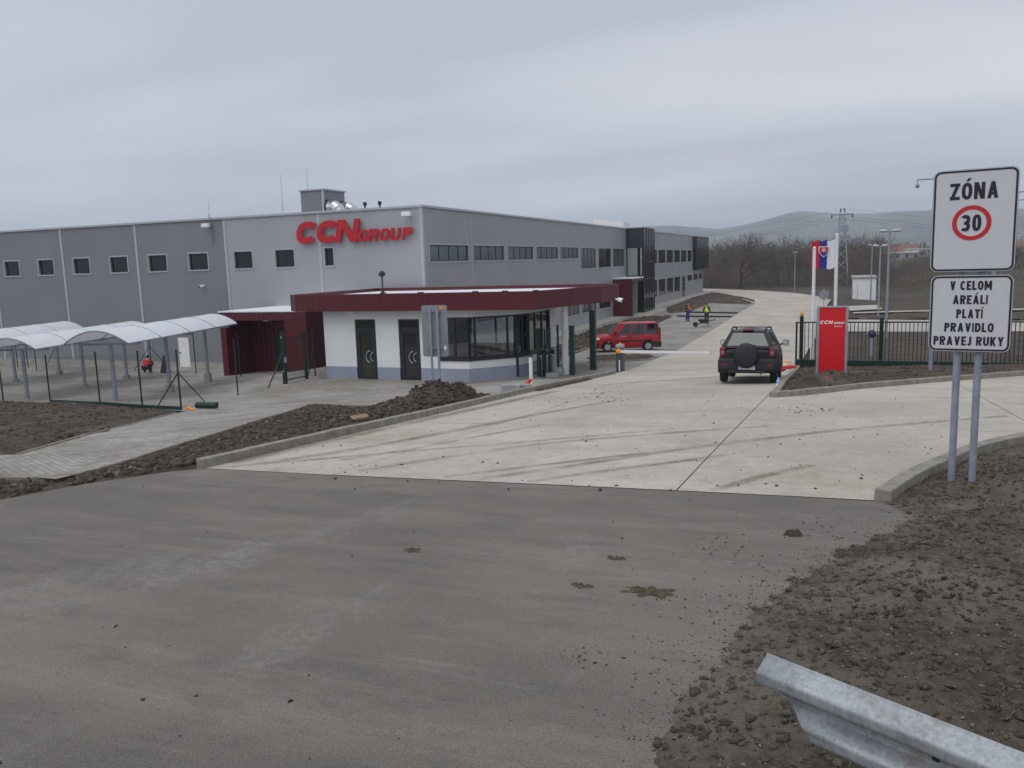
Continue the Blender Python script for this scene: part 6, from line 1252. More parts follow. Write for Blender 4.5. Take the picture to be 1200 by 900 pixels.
def greenhouse(parent, m, belt, roof, zb, zr, side_holes, front_hole, rear_hole, gm, bulge=.05, bev=.035):
    """belt/roof: (x front, x rear, half width front, half width rear)"""
    body = MB(); gl = []
    bf, brr, wf, wr = belt; rf, rr_, vf, vr = roof
    B = {'fl': (bf, -wf, zb), 'fr': (bf, wf, zb), 'rl': (brr, -wr, zb), 'rr': (brr, wr, zb)}; T = {'fl': (rf, -vf, zr), 'fr': (rf, vf, zr), 'rl': (rr_, -vr, zr - .02), 'rr': (rr_, vr, zr - .02)}
    panel((B['fl'], B['rl'], T['rl'], T['fl']), side_holes, body, gl); panel((B['fr'], B['rr'], T['rr'], T['fr']), side_holes, body, gl)
    panel((B['fr'], B['fl'], T['fl'], T['fr']), [front_hole], body, gl); panel((B['rl'], B['rr'], T['rr'], T['rl']), [rear_hole], body, gl)
    K = 6
    def rp(i, j):
        u, v = i / K, j / K; x = rf + (rr_ - rf) * u; w = vf + (vr - vf) * u; e = (1 - (2 * v - 1) ** 2) * (1 - (2 * u - 1) ** 4); return (x, -w + 2 * w * v, zr - .02 * u + bulge * e)
    for i in range(K):
        for j in range(K): body.quad(rp(i, j), rp(i + 1, j), rp(i + 1, j + 1), rp(i, j + 1))
    o = body.build('cabin', m, parent, local=True, weld=True, bevel=bev, seg=4); 
    for g in gl: g.build('window_pane', gm, o, local=True, solid=.004)
    return o
def seats(parent, pts, w=.24):
    for (x, y) in pts:
        s = MB(); s.box(x - .12, x, y - w, y + w, .75, 1.28); b_ = s.build('seat', m_int, parent, local=True, bevel=.06, seg=3); s = MB(); s.box(x - .11, x - .02, y - .13, y + .13, 1.30, 1.46); s.build('headrest', m_int, b_, local=True, bevel=.04, seg=3)

# --- red van: nose towards -X in its own frame
pf_, pr_ = gp(707, 412.8), gp(759.5, 411); dv = unit(pr_[:2] - pf_[:2]); yaw = math.atan2(dv[1], dv[0])
van = thing('parked_van', 'red compact passenger van with black bumpers parked beyond the barrier', 'van', (0, 0, 0), yaw)
R0 = .315; wb = 2.58; fa = .78                                                          # wheelbase, front axle from the nose
n_ = np.array([-dv[1], dv[0]]); near = .70
org = pf_[:2] + n_ * near - dv * (fa - .28); van.scale = (.97, .97, .96); van.location = (org[0], org[1], float(H(*pf_[:2])) + .0)
topv = [(0, .74), (.03, .84), (.09, .90), (.25, .97), (.55, 1.04), (.85, 1.06), (1.0, 1.06), (4.0, 1.08), (4.12, 1.05), (4.17, .92)]
wv_ = [(0, .66), (.05, .72), (.15, .79), (.4, .84), (.8, .86), (4.0, .86), (4.12, .83), (4.17, .80)]
b_ = loft_body(stations(topv, wv_, 0, 4.17, [fa, fa + wb], .385, .22, .03), 'b', m_vanred, van); shade(b_)
greenhouse(van, m_vanred, (.86, 4.1, .83, .82), (1.62, 4.02, .71, .71), 1.05, 1.80, [(.17, .05, .39, .92), (.42, .05, .665, .92), (.69, .05, .975, .92)], (.06, .06, .94, .95), (.1, .12, .9, .9), m_tint)
for (x0, x1, z0, z1, nm) in ((-.04, .22, .22, .58, 'front_bumper'), (3.92, 4.22, .24, .60, 'rear_bumper')): s = MB(); s.box(x0, x1, -.845, .845, z0, z1); s.build(nm, m_black, van, local=True, bevel=.06, seg=3)
for s_ in (-1, 1):
    s = MB(); s.box(1.25, 3.02, s_ * .862 - .012, s_ * .862 + .012, .63, .72); s.build('side_moulding', m_black, van, local=True)
    s = MB(); s.box(3.55, 4.1, s_ * .855 - .014, s_ * .855 + .014, .26, .60); s.build('rear_corner_trim', m_black, van, local=True, bevel=.01)
    s = MB(); s.box(.0, .28, s_ * .80 - .035, s_ * .80 + .03, .78, .93); s.build('headlight', m_lampcl, van, local=True, bevel=.03, seg=3)
    s = MB(); s.box(4.05, 4.16, s_ * .80 - .05, s_ * .80 + .045, .80, 1.48); s.build('tail_light', m_lampred, van, local=True, bevel=.02)
    s = MB(); s.box(1.22, 1.36, s_ * .98 - .09, s_ * .98 + .09, 1.14, 1.32); mi = s.build('mirror', m_black, van, local=True, bevel=.03, seg=3); s = MB(); s.tube([(1.29, s_ * .84, 1.16), (1.29, s_ * .95, 1.18)], .025, 6); s.build('mirror_arm', m_black, mi, local=True)
    s = MB(); s.box(1.95, 2.12, s_ * .872 - .014, s_ * .872 + .014, .90, .95); s.build('door_handle', m_black, van, local=True); s = MB(); s.box(2.2, 2.36, s_ * .872 - .014, s_ * .872 + .014, .90, .95); s.build('door_handle', m_black, van, local=True)
    for xg in (1.2, 2.18, 3.1): s = MB(); s.box(xg - .006, xg + .006, s_ * .863 - .004, s_ * .863 + .004, .35, 1.1); s.build('door_gap', m_black, van, local=True)
for x in (fa, fa + wb):
    for s_ in (-1, 1): wheel(van, x, s_ * .74, R0, .19, m_rim, 5, s_)
s = MB(); s.box(.5, 3.9, -.7, .7, .25, .36); s.build('underbody', m_black, van, local=True); s = MB(); s.box(-.0, .03, -.3, .3, .62, .74); s.build('grille', m_black, van, local=True, bevel=.01)
s = MB(); s.box(4.17, 4.185, -.26, .26, .72, .83); s.build('number_plate', m_wpaint, van, local=True)
s = MB(); s.box(4.09, 4.1, -.66, .66, 1.16, 1.2); s.build('rear_trim', m_black, van, local=True)
seats(van, [(2.05, -.38), (2.05, .38), (3.0, -.38), (3.0, .38)]); s = MB(); s.box(1.05, 1.4, -.75, .75, .9, 1.12); s.build('dashboard', m_int, van, local=True, bevel=.04)
s = MB(); s.lathe([(.17, -.012), (.19, 0), (.17, .012)], 18, (1.52, -.38, 1.12), 'X'); s.build('steering_wheel', m_int, van, local=True)
text_line('CCN', 1.62, .93, .055, van, m_wpaint, wmat(van) @ Vector((0, -.868, 0)), wmat(van).to_3x3() @ Vector((1, 0, 0)), (0, 0, 1), .0, 1.1, .15, .003, .15, 'logo_letter')
text_line('GROUP', 1.84, .93, .035, van, m_wpaint, wmat(van) @ Vector((0, -.868, 0)), wmat(van).to_3x3() @ Vector((1, 0, 0)), (0, 0, 1), .0, 1.1, .15, .003, .15, 'logo_letter')

# --- dark off-road estate seen from behind; nose towards +Y
qL, qR = gp(847, 449.5), gp(904, 449); suv = thing('parked_car', 'dark blue high estate car with roof rails and a spare wheel on its tailgate', 'car', (0, 0, 0), R(90 + 180) + R(2))
L4, W4 = 4.35, .89; ra, fa2, r4 = 3.55, .93, .345                                           # nose at 0, rear axle at ra
cx = (qL[0] + qR[0]) / 2; yr = (qL[1] + qR[1]) / 2 + .12
suv.location = (cx + .03, yr + ra, float(H(cx, yr)) + .005)
suv.rotation_euler = (0, 0, R(-90) + R(1.5))
sl = (float(H(cx, yr + 1.3)) - float(H(cx, yr - 1.3))) / 2.6
suv.rotation_euler = (0, math.atan(sl), R(-90) + R(1.5)) if False else (math.atan(0), 0, R(-90) + R(1.5))
suv.location.z = float(H(cx, yr)) + sl * ra * 0.0
topS = [(0, .72), (.04, .86), (.15, .92), (.5, 1.0), (.95, 1.08), (1.1, 1.10), (4.15, 1.12), (4.26, 1.08), (4.32, 1.0), (4.35, .9)]
wS = [(0, .68), (.06, .76), (.2, .83), (.5, .87), (.9, .885), (3.6, .885), (4.1, .855), (4.25, .81), (4.35, .72)]
def slope_fix(o): pass
b_ = loft_body(stations(topS, wS, 0, 4.35, [fa2, ra], .43, .34, .03), 'b', m_suv, suv); shade(b_)
greenhouse(suv, m_suv, (.95, 4.33, .84, .80), (1.85, 3.98, .60, .53), 1.08, 1.62, [(.20, .10, .38, .88), (.42, .10, .66, .88), (.70, .12, .93, .88)], (.07, .06, .93, .95), (.10, .13, .90, .86), m_cartint, .07, .05)
s = MB(); s.box(4.05, 4.42, -.875, .875, .40, .78); s.build('rear_bumper', m_clad, suv, local=True, bevel=.09, seg=4); s = MB(); s.box(-.05, .3, -.86, .86, .38, .72); s.build('front_bumper', m_clad, suv, local=True, bevel=.09, seg=4)
s = MB(); s.box(4.2, 4.40, -.55, .55, .33, .42); s.build('rear_skirt', m_black, suv, local=True, bevel=.03)
for s_ in (-1, 1):
    s = MB(); s.box(4.22, 4.37, s_ * .735 - .09, s_ * .735 + .08, .82, 1.10); tl = s.build('tail_light', m_lampred, suv, local=True, bevel=.04, seg=3); s = MB(); s.box(4.30, 4.378, s_ * .735 - .05, s_ * .735 + .05, .90, .99); s.build('lamp_lens', m_blind, tl, local=True, bevel=.01)
    s = MB(); s.box(4.38, 4.43, s_ * .68 - .1, s_ * .68 + .08, .55, .60); s.build('reflector', m_lampred, suv, local=True)
    s = MB(); s.box(1.35, 1.52, s_ * 1.02 - .10, s_ * 1.02 + .10, 1.10, 1.28); mi = s.build('mirror', m_suv, suv, local=True, bevel=.045, seg=3); s = MB(); s.tube([(1.43, s_ * .82, 1.12), (1.43, s_ * .96, 1.17)], .03, 6); s.build('mirror_arm', m_black, mi, local=True); s = MB(); s.box(1.521, 1.527, s_ * 1.02 - .08, s_ * 1.02 + .08, 1.12, 1.26); s.build('mirror_glass', m_alu, mi, local=True)
    s = MB(); pts = [(1.75, s_ * .56, 1.64), (1.9, s_ * .56, 1.69), (2.9, s_ * .54, 1.705), (3.7, s_ * .51, 1.68), (3.92, s_ * .50, 1.61)]; s.tube(pts, .028, 8); s.build('roof_rail', m_black, suv, local=True, smooth=True)
    for c in (fa2, ra):
        s = MB(); K = 12
        for k in range(K):
            a0, a1 = math.pi * k / K, math.pi * (k + 1) / K; ri, ro = .415, .50; yo = s_ * .90
            P4 = [(c + q * math.cos(a), yo, .32 + q * math.sin(a)) for (q, a) in ((ri, a0), (ro, a0), (ro, a1), (ri, a1))]; s.add(P4 + [(x, s_ * .80, z) for (x, y, z) in P4], [(0, 1, 2, 3), (1, 5, 6, 2), (0, 3, 7, 4)])
        s.build('wheel_arch_trim', m_clad, suv, local=True)
    s = MB(); s.box(1.42, 3.05, s_ * .87, s_ * .905, .34, .60); s.build('sill_cladding', m_clad, suv, local=True, bevel=.02)
    s = MB(); s.box(2.15, 2.3, s_ * .885, s_ * .91, .92, .97); s.build('door_handle', m_black, suv, local=True)
    for c in (fa2, ra): wheel(suv, c, s_ * .76, r4, .22, m_rim, 5, s_)
for x in (2.1, 3.2): s = MB(); s.tube([(x, -.54, 1.70), (x, .54, 1.70)], .016, 6); s.build('cross_bar', m_black, suv, local=True)
s = MB(); s.lathe([(.30, .0), (.345, .02), (.36, .08), (.36, .17), (.345, .21), (.28, .235), (.12, .245), (.05, .25)], 32, (4.36, -.02, .86), 'X'); sw = s.build('spare_wheel', mat('spare_wheel_cover', lin(24, 25, 29), .55, 0, .2, 3), suv, local=True, smooth=True); s = MB(); s.lathe([(.362, .06), (.372, .09), (.372, .15), (.362, .18)], 32, (4.36, -.02, .86), 'X'); s.build('cover_rim', m_suv, sw, local=True, smooth=True)
s = MB(); s.box(4.42, 4.435, -.28, .24, .445, .555); npl = s.build('number_plate', m_wpaint, suv, local=True); s = MB(); s.box(4.435, 4.437, -.28, -.23, .445, .555); s.build('euro_band', mat('plate_blue', lin(30, 60, 170), .4), npl, local=True)
Mx = wmat(suv); text_line('BB 330CN', 0, .463, .075, suv, m_ink, Mx @ Vector((4.4355, .0, 0)), Mx.to_3x3() @ Vector((0, 1, 0)), (0, 0, 1), .0, .8, .14, .002, 0, 'plate_letter')
s = MB(); s.box(3.98, 4.06, -.16, .16, 1.60, 1.64); s.build('brake_light', m_lampred, suv, local=True); s = MB(); s.box(.6, 4.0, -.7, .7, .36, .46); s.build('underbody', m_black, suv, local=True)
s = MB(); s.tube([(4.2, .4, .3), (4.4, .42, .3)], .03, 8); s.build('exhaust', m_galv, suv, local=True)
s = MB(); s.tube([(4.34, .25, 1.16), (4.28, -.2, 1.2)], .012, 5); s.build('rear_wiper', m_black, suv, local=True)
seats(suv, [(2.2, -.38), (2.2, .38), (3.2, -.45), (3.2, .45), (3.2, 0)]); s = MB(); s.box(1.1, 1.5, -.75, .75, .9, 1.1); s.build('dashboard', m_int, suv, local=True, bevel=.04)
# pitch the car with the slope of the drive
suv.rotation_mode = 'XYZ'; suv.rotation_euler = (0, 0, R(-90) + R(1.5)); _Rz = Matrix.Rotation(R(-90) + R(1.5), 4, 'Z'); _Ry = Matrix.Rotation(math.atan(sl), 4, 'Y')
nx_ = np.array([0, 1.0, 0]); mt = Matrix.Translation(Vector((cx + .03, yr, float(H(cx, yr)) + .01))) @ Matrix.Rotation(math.atan(sl), 4, 'X') @ _Rz @ Matrix.Translation(Vector((-ra, 0, 0))); lo, ro, so = mt.decompose(); suv.location = lo; suv.scale = (.97, .95, .98); suv.rotation_mode = 'QUATERNION'; suv.rotation_quaternion = ro

# ================================================================== PEOPLE
def skin_mesh(name, V, Ed, rad, m, parent, root=0, sub=2):
    me = bpy.data.meshes.new(name); me.from_pydata([tuple(v) for v in V], Ed, []); me.materials.append(m)
    o = bpy.data.objects.new(name, me); COL.objects.link(o); o.parent = parent
    sk = o.modifiers.new('skin', 'SKIN'); sk.use_smooth_shade = True; lay = me.skin_vertices[0]
    for i, r in enumerate(rad): lay.data[i].radius = (r, r) if not isinstance(r, tuple) else r; lay.data[i].use_root = (i == root)
    sb = o.modifiers.new('sub', 'SUBSURF'); sb.levels = sub; sb.render_levels = sub; return o
m_skin = mat('skin', lin(196, 150, 124), .6, 0, .08, 8); m_hair = mat('dark_hair', (.02, .016, .013), .7, 0, .3, 20)
def person(name, label, loc, rz, J, cols, vest=None, hair=True, cap=None, scale=1.0, group=None):
    """J: joint positions in the person's own frame, facing -Y"""
    e = thing(name, label, 'person', loc, rz, group); e.scale = (scale,) * 3
    P3 = {k: np.array(v, float) for k, v in J.items()}
    V, Ed, rad, idx = [], [], [], {}
    def av(k, p, r): idx[k] = len(V); V.append(p); rad.append(r); return idx[k]
    def ed(a, b): Ed.append((idx[a], idx[b]))
    av('pel', P3['pel'], (.15, .115)); av('waist', P3['pel'] * .55 + P3['chest'] * .45, (.135, .105)); av('chest', P3['chest'], (.165, .12)); av('neck', P3['neck'], .058); av('head0', P3['head'] - [0, 0, .06], (.07, .085)); av('head1', P3['head'] + [0, 0, .07], (.076, .092))
    for a, b in (('pel', 'waist'), ('waist', 'chest'), ('chest', 'neck'), ('neck', 'head0'), ('head0', 'head1')): ed(a, b)
    for s in 'lr':
        av('sh' + s, P3['sh' + s], .062); av('el' + s, P3['el' + s], .043); av('wr' + s, P3['wr' + s], .03); hd = unit(P3['wr' + s] - P3['el' + s]); palm = P3['wr' + s] + hd * .07; av('pa' + s, palm, (.036, .018))
        for a, b in (('chest', 'sh' + s), ('sh' + s, 'el' + s), ('el' + s, 'wr' + s), ('wr' + s, 'pa' + s)): ed(a, b)
        lat = unit(np.cross(hd, [1, 0.05, 0.02])); bend = np.array([0, -.3, 0])
        for k, (o, l) in enumerate(((-.03, .060), (-.010, .075), (.010, .07), (.03, .055))):
            a = palm + hd * .03 + lat * o; b1 = a + (hd + bend * .4) * l * .55; av(f'f{s}{k}0', a, .0095); av(f'f{s}{k}1', b1, .0088); av(f'f{s}{k}2', b1 + unit(hd + bend) * l * .45, .008); ed('pa' + s, f'f{s}{k}0'); ed(f'f{s}{k}0', f'f{s}{k}1'); ed(f'f{s}{k}1', f'f{s}{k}2')
        a = P3['wr' + s] + hd * .035 - lat * .035; av(f't{s}0', a, .011); av(f't{s}1', a + (hd * .6 - lat * .7) * .045, .0095); ed('wr' + s, f't{s}0'); ed(f't{s}0', f't{s}1')
        av('hp' + s, P3['hp' + s], .09); av('kn' + s, P3['kn' + s], .058); av('an' + s, P3['an' + s], .042); av('to' + s, P3['to' + s], .038)
        for a, b in (('pel', 'hp' + s), ('hp' + s, 'kn' + s), ('kn' + s, 'an' + s), ('an' + s, 'to' + s)): ed(a, b)
    skin_mesh('body', V, Ed, rad, m_skin, e, 0)
    # jacket: torso and sleeves, a little fuller than the body
    ks = ['pel', 'waist', 'chest', 'neck'] + [a + s for s in 'lr' for a in ('sh', 'el', 'wr')]; mp = {k: i for i, k in enumerate(ks)}
    def grow(r, d): return tuple(q + d for q in r) if isinstance(r, tuple) else r + d
    VV = [V[idx[k]] if k != 'neck' else V[idx['neck']] - [0, 0, .035] for k in ks]; RR = [grow(rad[idx[k]], .022) for k in ks]
    EE = [(mp['pel'], mp['waist']), (mp['waist'], mp['chest']), (mp['chest'], mp['neck'])] + [x for s in 'lr' for x in ((mp['chest'], mp['sh' + s]), (mp['sh' + s], mp['el' + s]), (mp['el' + s], mp['wr' + s]))]
    jk = skin_mesh('jacket', VV, EE, RR, cols[0], e, 0)
    ks = ['pel'] + [a + s for s in 'lr' for a in ('hp', 'kn', 'an')]; mp = {k: i for i, k in enumerate(ks)}
    skin_mesh('trousers', [V[idx[k]] for k in ks], [x for s in 'lr' for x in ((0, mp['hp' + s]), (mp['hp' + s], mp['kn' + s]), (mp['kn' + s], mp['an' + s]))], [grow(rad[idx[k]], .024 if k[:2] != 'an' else .035) for k in ks], cols[1], e, 0)
    for s in 'lr':
        heel = P3['an' + s] + (P3['an' + s] - P3['to' + s]) * .25; heel[2] = P3['to' + s][2]
        skin_mesh('boot', [P3['an' + s] + [0, 0, .05], P3['an' + s] - [0, 0, .02], P3['to' + s]], [(0, 1), (1, 2)], [.06, .062, (.055, .045)], m_black, e, 0)
    if vest:
        v0, v1, v2 = V[idx['pel']] + [0, 0, .02], V[idx['waist']], V[idx['chest']]; up_ = unit(v2 - v0)
        skin_mesh('safety_vest', [v0, v1, v2, v2 + up_ * .13], [(0, 1), (1, 2), (2, 3)], [(.20, .16), (.185, .15), (.215, .165), (.15, .11)], vest, e, 0)
    h = P3['head']; hm = MB(); hm.ball(h + [0, .018, .055], .088, .105, .10, 14, 9); ho = hm.build('hair' if not cap else 'cap', cap or m_hair, e, local=True, smooth=True)
    fc = MB(); fc.ball(h + [0, -.098, .0], .014, .02, .02, 8, 5); fc.build('nose', m_skin, e, local=True, smooth=True)
    for s in (-1, 1): fc = MB(); fc.ball(h + [s * .032, -.083, .025], .012, .008, .009, 8, 5); fc.build('eye', m_black, e, local=True); fc = MB(); fc.ball(h + [s * .083, .0, .0], .012, .02, .032, 8, 5); fc.build('ear', m_skin, e, local=True, smooth=True)
    fc = MB(); fc.box(h[0] - .024, h[0] + .024, h[1] - .092, h[1] - .085, h[2] - .052, h[2] - .043); fc.build('mouth', m_lampred, e, local=True)
    return e
STAND = dict(pel=(0, 0, .98), chest=(0, .01, 1.36), neck=(0, -.005, 1.52), head=(0, -.03, 1.65), shl=(-.19, .01, 1.44), shr=(.19, .01, 1.44), ell=(-.26, .03, 1.16), elr=(.26, .03, 1.16), wrl=(-.24, -.10, .93), wrr=(.24, -.10, .93), hpl=(-.09, 0, .92), hpr=(.09, 0, .92), knl=(-.10, -.02, .50), knr=(.10, -.02, .50), anl=(-.11, .02, .09), anr=(.11, .02, .09), tol=(-.13, -.14, .045), tor=(.13, -.14, .045))
w1 = dict(STAND); w1.update(ell=(-.24, -.02, 1.15), wrl=(-.12, -.26, 1.12), elr=(.25, -.0, 1.15), wrr=(.10, -.27, 1.14), knl=(-.08, .0, .5), anl=(-.09, .1, .09), tol=(-.1, -.06, .045), head=(0, -.06, 1.64))
m_navy = mat('navy_cloth', lin(44, 56, 120), .85, 0, .15, 12); m_dkcloth = mat('dark_cloth', lin(34, 36, 46), .85, 0, .2, 12); m_hivis_o = mat('hi_vis_orange', lin(255, 96, 40), .7, 0, .08, 8); m_hivis_y = mat('hi_vis_yellow', lin(214, 240, 40), .7, 0, .08, 8)
q = gp(806, 376.7); person('person', 'worker in an orange vest and blue trousers standing on the parking bays', tuple(q), R(62), w1, (m_dkcloth, m_navy), m_hivis_o, True, None, 1.0, 'workmen on the parking bays')
w2 = dict(STAND); w2.update(ell=(-.26, -.04, 1.16), wrl=(-.22, -.26, 1.06), elr=(.27, -.02, 1.16), wrr=(.23, -.24, 1.02), head=(0, -.07, 1.63), neck=(0, -.03, 1.51), chest=(0, -.02, 1.35))
q = gp(828, 379.5); person('person', 'worker in a yellow vest and dark trousers standing behind the wheelbarrow', tuple(q), R(175), w2, (m_dkcloth, m_dkcloth), m_hivis_y, True, None, 1.0, 'workmen on the parking bays')
CR_ = dict(pel=(0, .18, .36), chest=(0, -.02, .66), neck=(0, -.14, .80), head=(0, -.2, .91), shl=(-.18, -.07, .73), shr=(.18, -.07, .73), ell=(-.24, -.30, .56), elr=(.24, -.30, .56), wrl=(-.15, -.46, .42), wrr=(.15, -.46, .42), hpl=(-.10, .15, .34), hpr=(.10, .15, .34), knl=(-.17, -.22, .50), knr=(.17, -.22, .50), anl=(-.15, .04, .1), anr=(.15, .04, .1), tol=(-.16, -.12, .05), tor=(.16, -.12, .05))
m_redjk = mat('red_work_jacket', lin(170, 34, 40), .8, 0, .2, 6); q = gp(173, 437); person('person', 'worker in a red jacket and dark trousers crouching before the hall wall', tuple(q), R(200), CR_, (m_redjk, m_dkcloth), None, True, mat('black_cap', (.015, .015, .02), .8), 1.0)
ST_ = dict(pel=(0, .12, .52), chest=(0, .1, .92), neck=(0, .07, 1.08), head=(0, .04, 1.21), shl=(-.19, .1, 1.0), shr=(.19, .1, 1.0), ell=(-.26, -.05, .78), elr=(.26, -.05, .78), wrl=(-.14, -.28, .84), wrr=(.14, -.28, .84), hpl=(-.1, .08, .50), hpr=(.1, .08, .50), knl=(-.12, -.34, .50), knr=(.12, -.34, .50), anl=(-.12, -.32, .1), anr=(.12, -.32, .1), tol=(-.12, -.46, .05), tor=(.12, -.46, .05))
q = at_y(577.5, 389, 35.6); pc = thing('office_chair', 'dark office chair at the desk inside the gatehouse', 'chair', (q[0], 35.7, ZG + .02)); s = MB(); s.box(q[0] - .24, q[0] + .24, 35.48, 35.95, ZG + .40, ZG + .47); s.build('seat', m_int, pc, bevel=.03); s = MB(); s.box(q[0] - .22, q[0] + .22, 35.93, 36.0, ZG + .55, ZG + 1.05); s.build('backrest', m_int, pc, bevel=.03); s = MB(); s.tube([(q[0], 35.72, ZG + .02), (q[0], 35.72, ZG + .42)], .03, 8); s.build('column', m_black, pc)
for k in range(5): a = k * 1.2566; s = MB(); s.tube([(q[0], 35.72, ZG + .1), (q[0] + .28 * math.cos(a), 35.72 + .28 * math.sin(a), ZG + .05)], .022, 6); s.build('foot', m_black, pc)
s = MB(); s.box(q[0] - .02, q[0] + .02, 35.88, 35.96, ZG + .42, ZG + .6); s.build('back_bar', m_black, pc)
person('person', 'person in dark clothes seated at the desk inside the gatehouse window', (q[0], 35.62, ZG + .02), 0, ST_, (m_dkcloth, m_dkcloth), None, True, None, 1.0)
# wheelbarrow
q = gp(823, 383); wbw = thing('wheelbarrow', 'dark builder\'s wheelbarrow standing in front of the workman in yellow', 'wheelbarrow', tuple(q), R(8)); s = MB(); s.add([(-.35, -.3, .62), (.55, -.32, .62), (.55, .32, .62), (-.35, .3, .62), (-.15, -.2, .32), (.4, -.22, .36), (.4, .22, .36), (-.15, .2, .32)], [(0, 1, 5, 4), (1, 2, 6, 5), (2, 3, 7, 6), (3, 0, 4, 7), (4, 5, 6, 7)]); s.build('tray', m_frame, wbw, local=True, solid=.02)
s = MB(); s.lathe([(.1, -.05), (.2, -.05), (.21, 0), (.2, .05), (.1, .05)], 18, (-.55, 0, .21), 'Y'); s.build('wheel', m_rubber, wbw, local=True)
for y in (-.22, .22): s = MB(); s.tube([(-.55, y * .35, .21), (.1, y, .33), (1.05, y * 1.2, .60)], .022, 6); s.build('handle', m_frame, wbw, local=True); s = MB(); s.tube([(.35, y, .36), (.5, y, 0)], .02, 6); s.build('leg', m_frame, wbw, local=True)
# rolled green mesh and orange netting by the fence end
q = gp(241, 478.5); s = MB(); s.tube([q + [-.38, .0, .1], q + [.38, .12, .1]], .11, 12); o = s.build('mesh_roll', m_green); tag(o, 'dark green roll of fence mesh lying on the footpath', 'roll')
q = gp(222, 481); s = MB(); s.tube([q + [-.2, 0, .03], q + [-.05, .06, .08], q + [.08, -.02, .05], q + [.22, .05, .04]], [.03, .05, .04, .03], 7); o = s.build('orange_netting', m_orange); tag(o, 'bundle of orange netting at the foot of the last fence post', 'netting')
q = gp(193, 437); s = MB(); s.add([q + np.array(v) for v in ((-.35, 0, 0), (.3, 0, 0), (.3, .06, .1), (-.3, .3, 1.0), (.1, .3, .95), (-.35, .06, .1))], [(0, 1, 2, 5), (5, 2, 4, 3)]); o = s.build('tarpaulin', m_dkcloth, solid=.05); tag(o, 'dark grey tarpaulin propped beside the crouching worker', 'tarpaulin')
# ================================================================== TREES AND SCRUB
m_bark = mat('bare_bark', (.060, .050, .042), .9, 0, .25, 3, .3, 30); m_twig = mat('bare_twigs', (.080, .064, .054), .95, 0, .3, .8); m_scrub = mat('brown_scrub', (.070, .054, .042), .95, 0, .45, .25, col2=(.13, .105, .078))
def ribbons(segs, r):
    """thin three-sided twigs from an array of (x0,y0,z0,x1,y1,z1,w)"""
    s = np.asarray(segs, float); a, b, w = s[:, :3], s[:, 3:6], s[:, 6:7]; d = b - a; d /= np.linalg.norm(d, axis=1, keepdims=True) + 1e-9
    n = np.cross(d, r.normal(size=d.shape)); n /= np.linalg.norm(n, axis=1, keepdims=True) + 1e-9; q = np.cross(d, n)
    V = np.stack([a + n * w, a + (-.5 * n + .87 * q) * w, a + (-.5 * n - .87 * q) * w, b], 1).reshape(-1, 3); k = np.arange(len(s)) * 4
    return V, np.concatenate([np.stack([k, k + 1, k + 3], 1), np.stack([k + 1, k + 2, k + 3], 1), np.stack([k + 2, k, k + 3], 1)])
def make_tree(seed, h, spread):
    r = np.random.default_rng(seed); e = thing('bare_tree', 'x', 'tree', (0, 0, 0), 0, 'bare trees beyond the drive'); trunk = MB(); tw = []
    def grow(p, d, L, rad, lv):
        n = 4; pts = [p]; dd = d
        for i in range(n): dd = unit(dd + r.normal(0, .13, 3) + np.array([0, 0, .05])); pts.append(pts[-1] + dd * L / n)
        if lv < 3: trunk.tube(pts, [rad * (1 - .5 * i / n) for i in range(n + 1)], 6 if lv == 0 else 4, cap=False)
        else:
            for i in range(n): tw.append((*pts[i], *pts[i + 1], rad * (1 - .6 * i / n)))
        if lv >= 5: return
        nb = (5, 5, 5, 4, 4)[lv]
        for k in range(nb):
            t_ = r.uniform(.3, 1.0) if lv else r.uniform(.28, 1.0); i = min(n - 1, int(t_ * n)); b0 = pts[i] + (pts[i + 1] - pts[i]) * (t_ * n - i)
            ax = unit(np.cross(dd, r.normal(size=3))); ang = r.uniform(.4, .95) * spread; nd = unit(dd * math.cos(ang) + ax * math.sin(ang)); grow(b0, nd, L * r.uniform(.5, .72), max(.008, rad * .48), lv + 1)
    grow(np.array([0, 0, -.3]), np.array([0, 0, 1.]), h * .52, h * .02, 0)
    trunk.build('trunk', m_bark, e, local=True, smooth=True); V, Fc = ribbons(tw, r); o = npmesh('crown', V, Fc, m_twig, e); o['kind'] = 'stuff'; return e
protos = [make_tree(3, 9.5, 1.0), make_tree(8, 8.5, 1.1), make_tree(14, 10.5, .9)]
LB_ = ['bare spreading tree standing above the thicket beside the hall end', 'bare round-crowned tree standing above the thicket behind the flag', 'slim bare tree rising among the brown thicket beyond the drive', 'bare tree at the end of the row beyond the white cabin', 'bare tree half hidden among the village roofs']
TS = [(866, 268, 150, 0, 0, 1.12), (928, 277, 165, 1, 1, 1.15), (842, 284, 165, 2, 2, .9), (895, 282, 170, 2, 1, .95), (912, 284, 160, 2, 2, .8), (853, 286, 175, 2, 1, .85), (955, 288, 175, 2, 2, .85), (880, 284, 185, 2, 0, .95), (967, 290, 170, 2, 1, .8), (832, 288, 180, 2, 2, .85), (1025, 281, 260, 4, 0, 1.1), (1010, 286, 270, 4, 1, 1.0), (1048, 288, 265, 4, 2, .9), (1080, 287, 250, 4, 1, .95), (1195, 283, 150, 3, 0, 1.05), (1215, 281, 160, 3, 2, 1.0), (1240, 284, 150, 3, 1, 1.0), (1178, 292, 170, 3, 1, .8), (1290, 283, 165, 3, 0, 1.0), (760, 285, 190, 2, 2, .8), (800, 287, 185, 2, 1, .8)]
used = set()
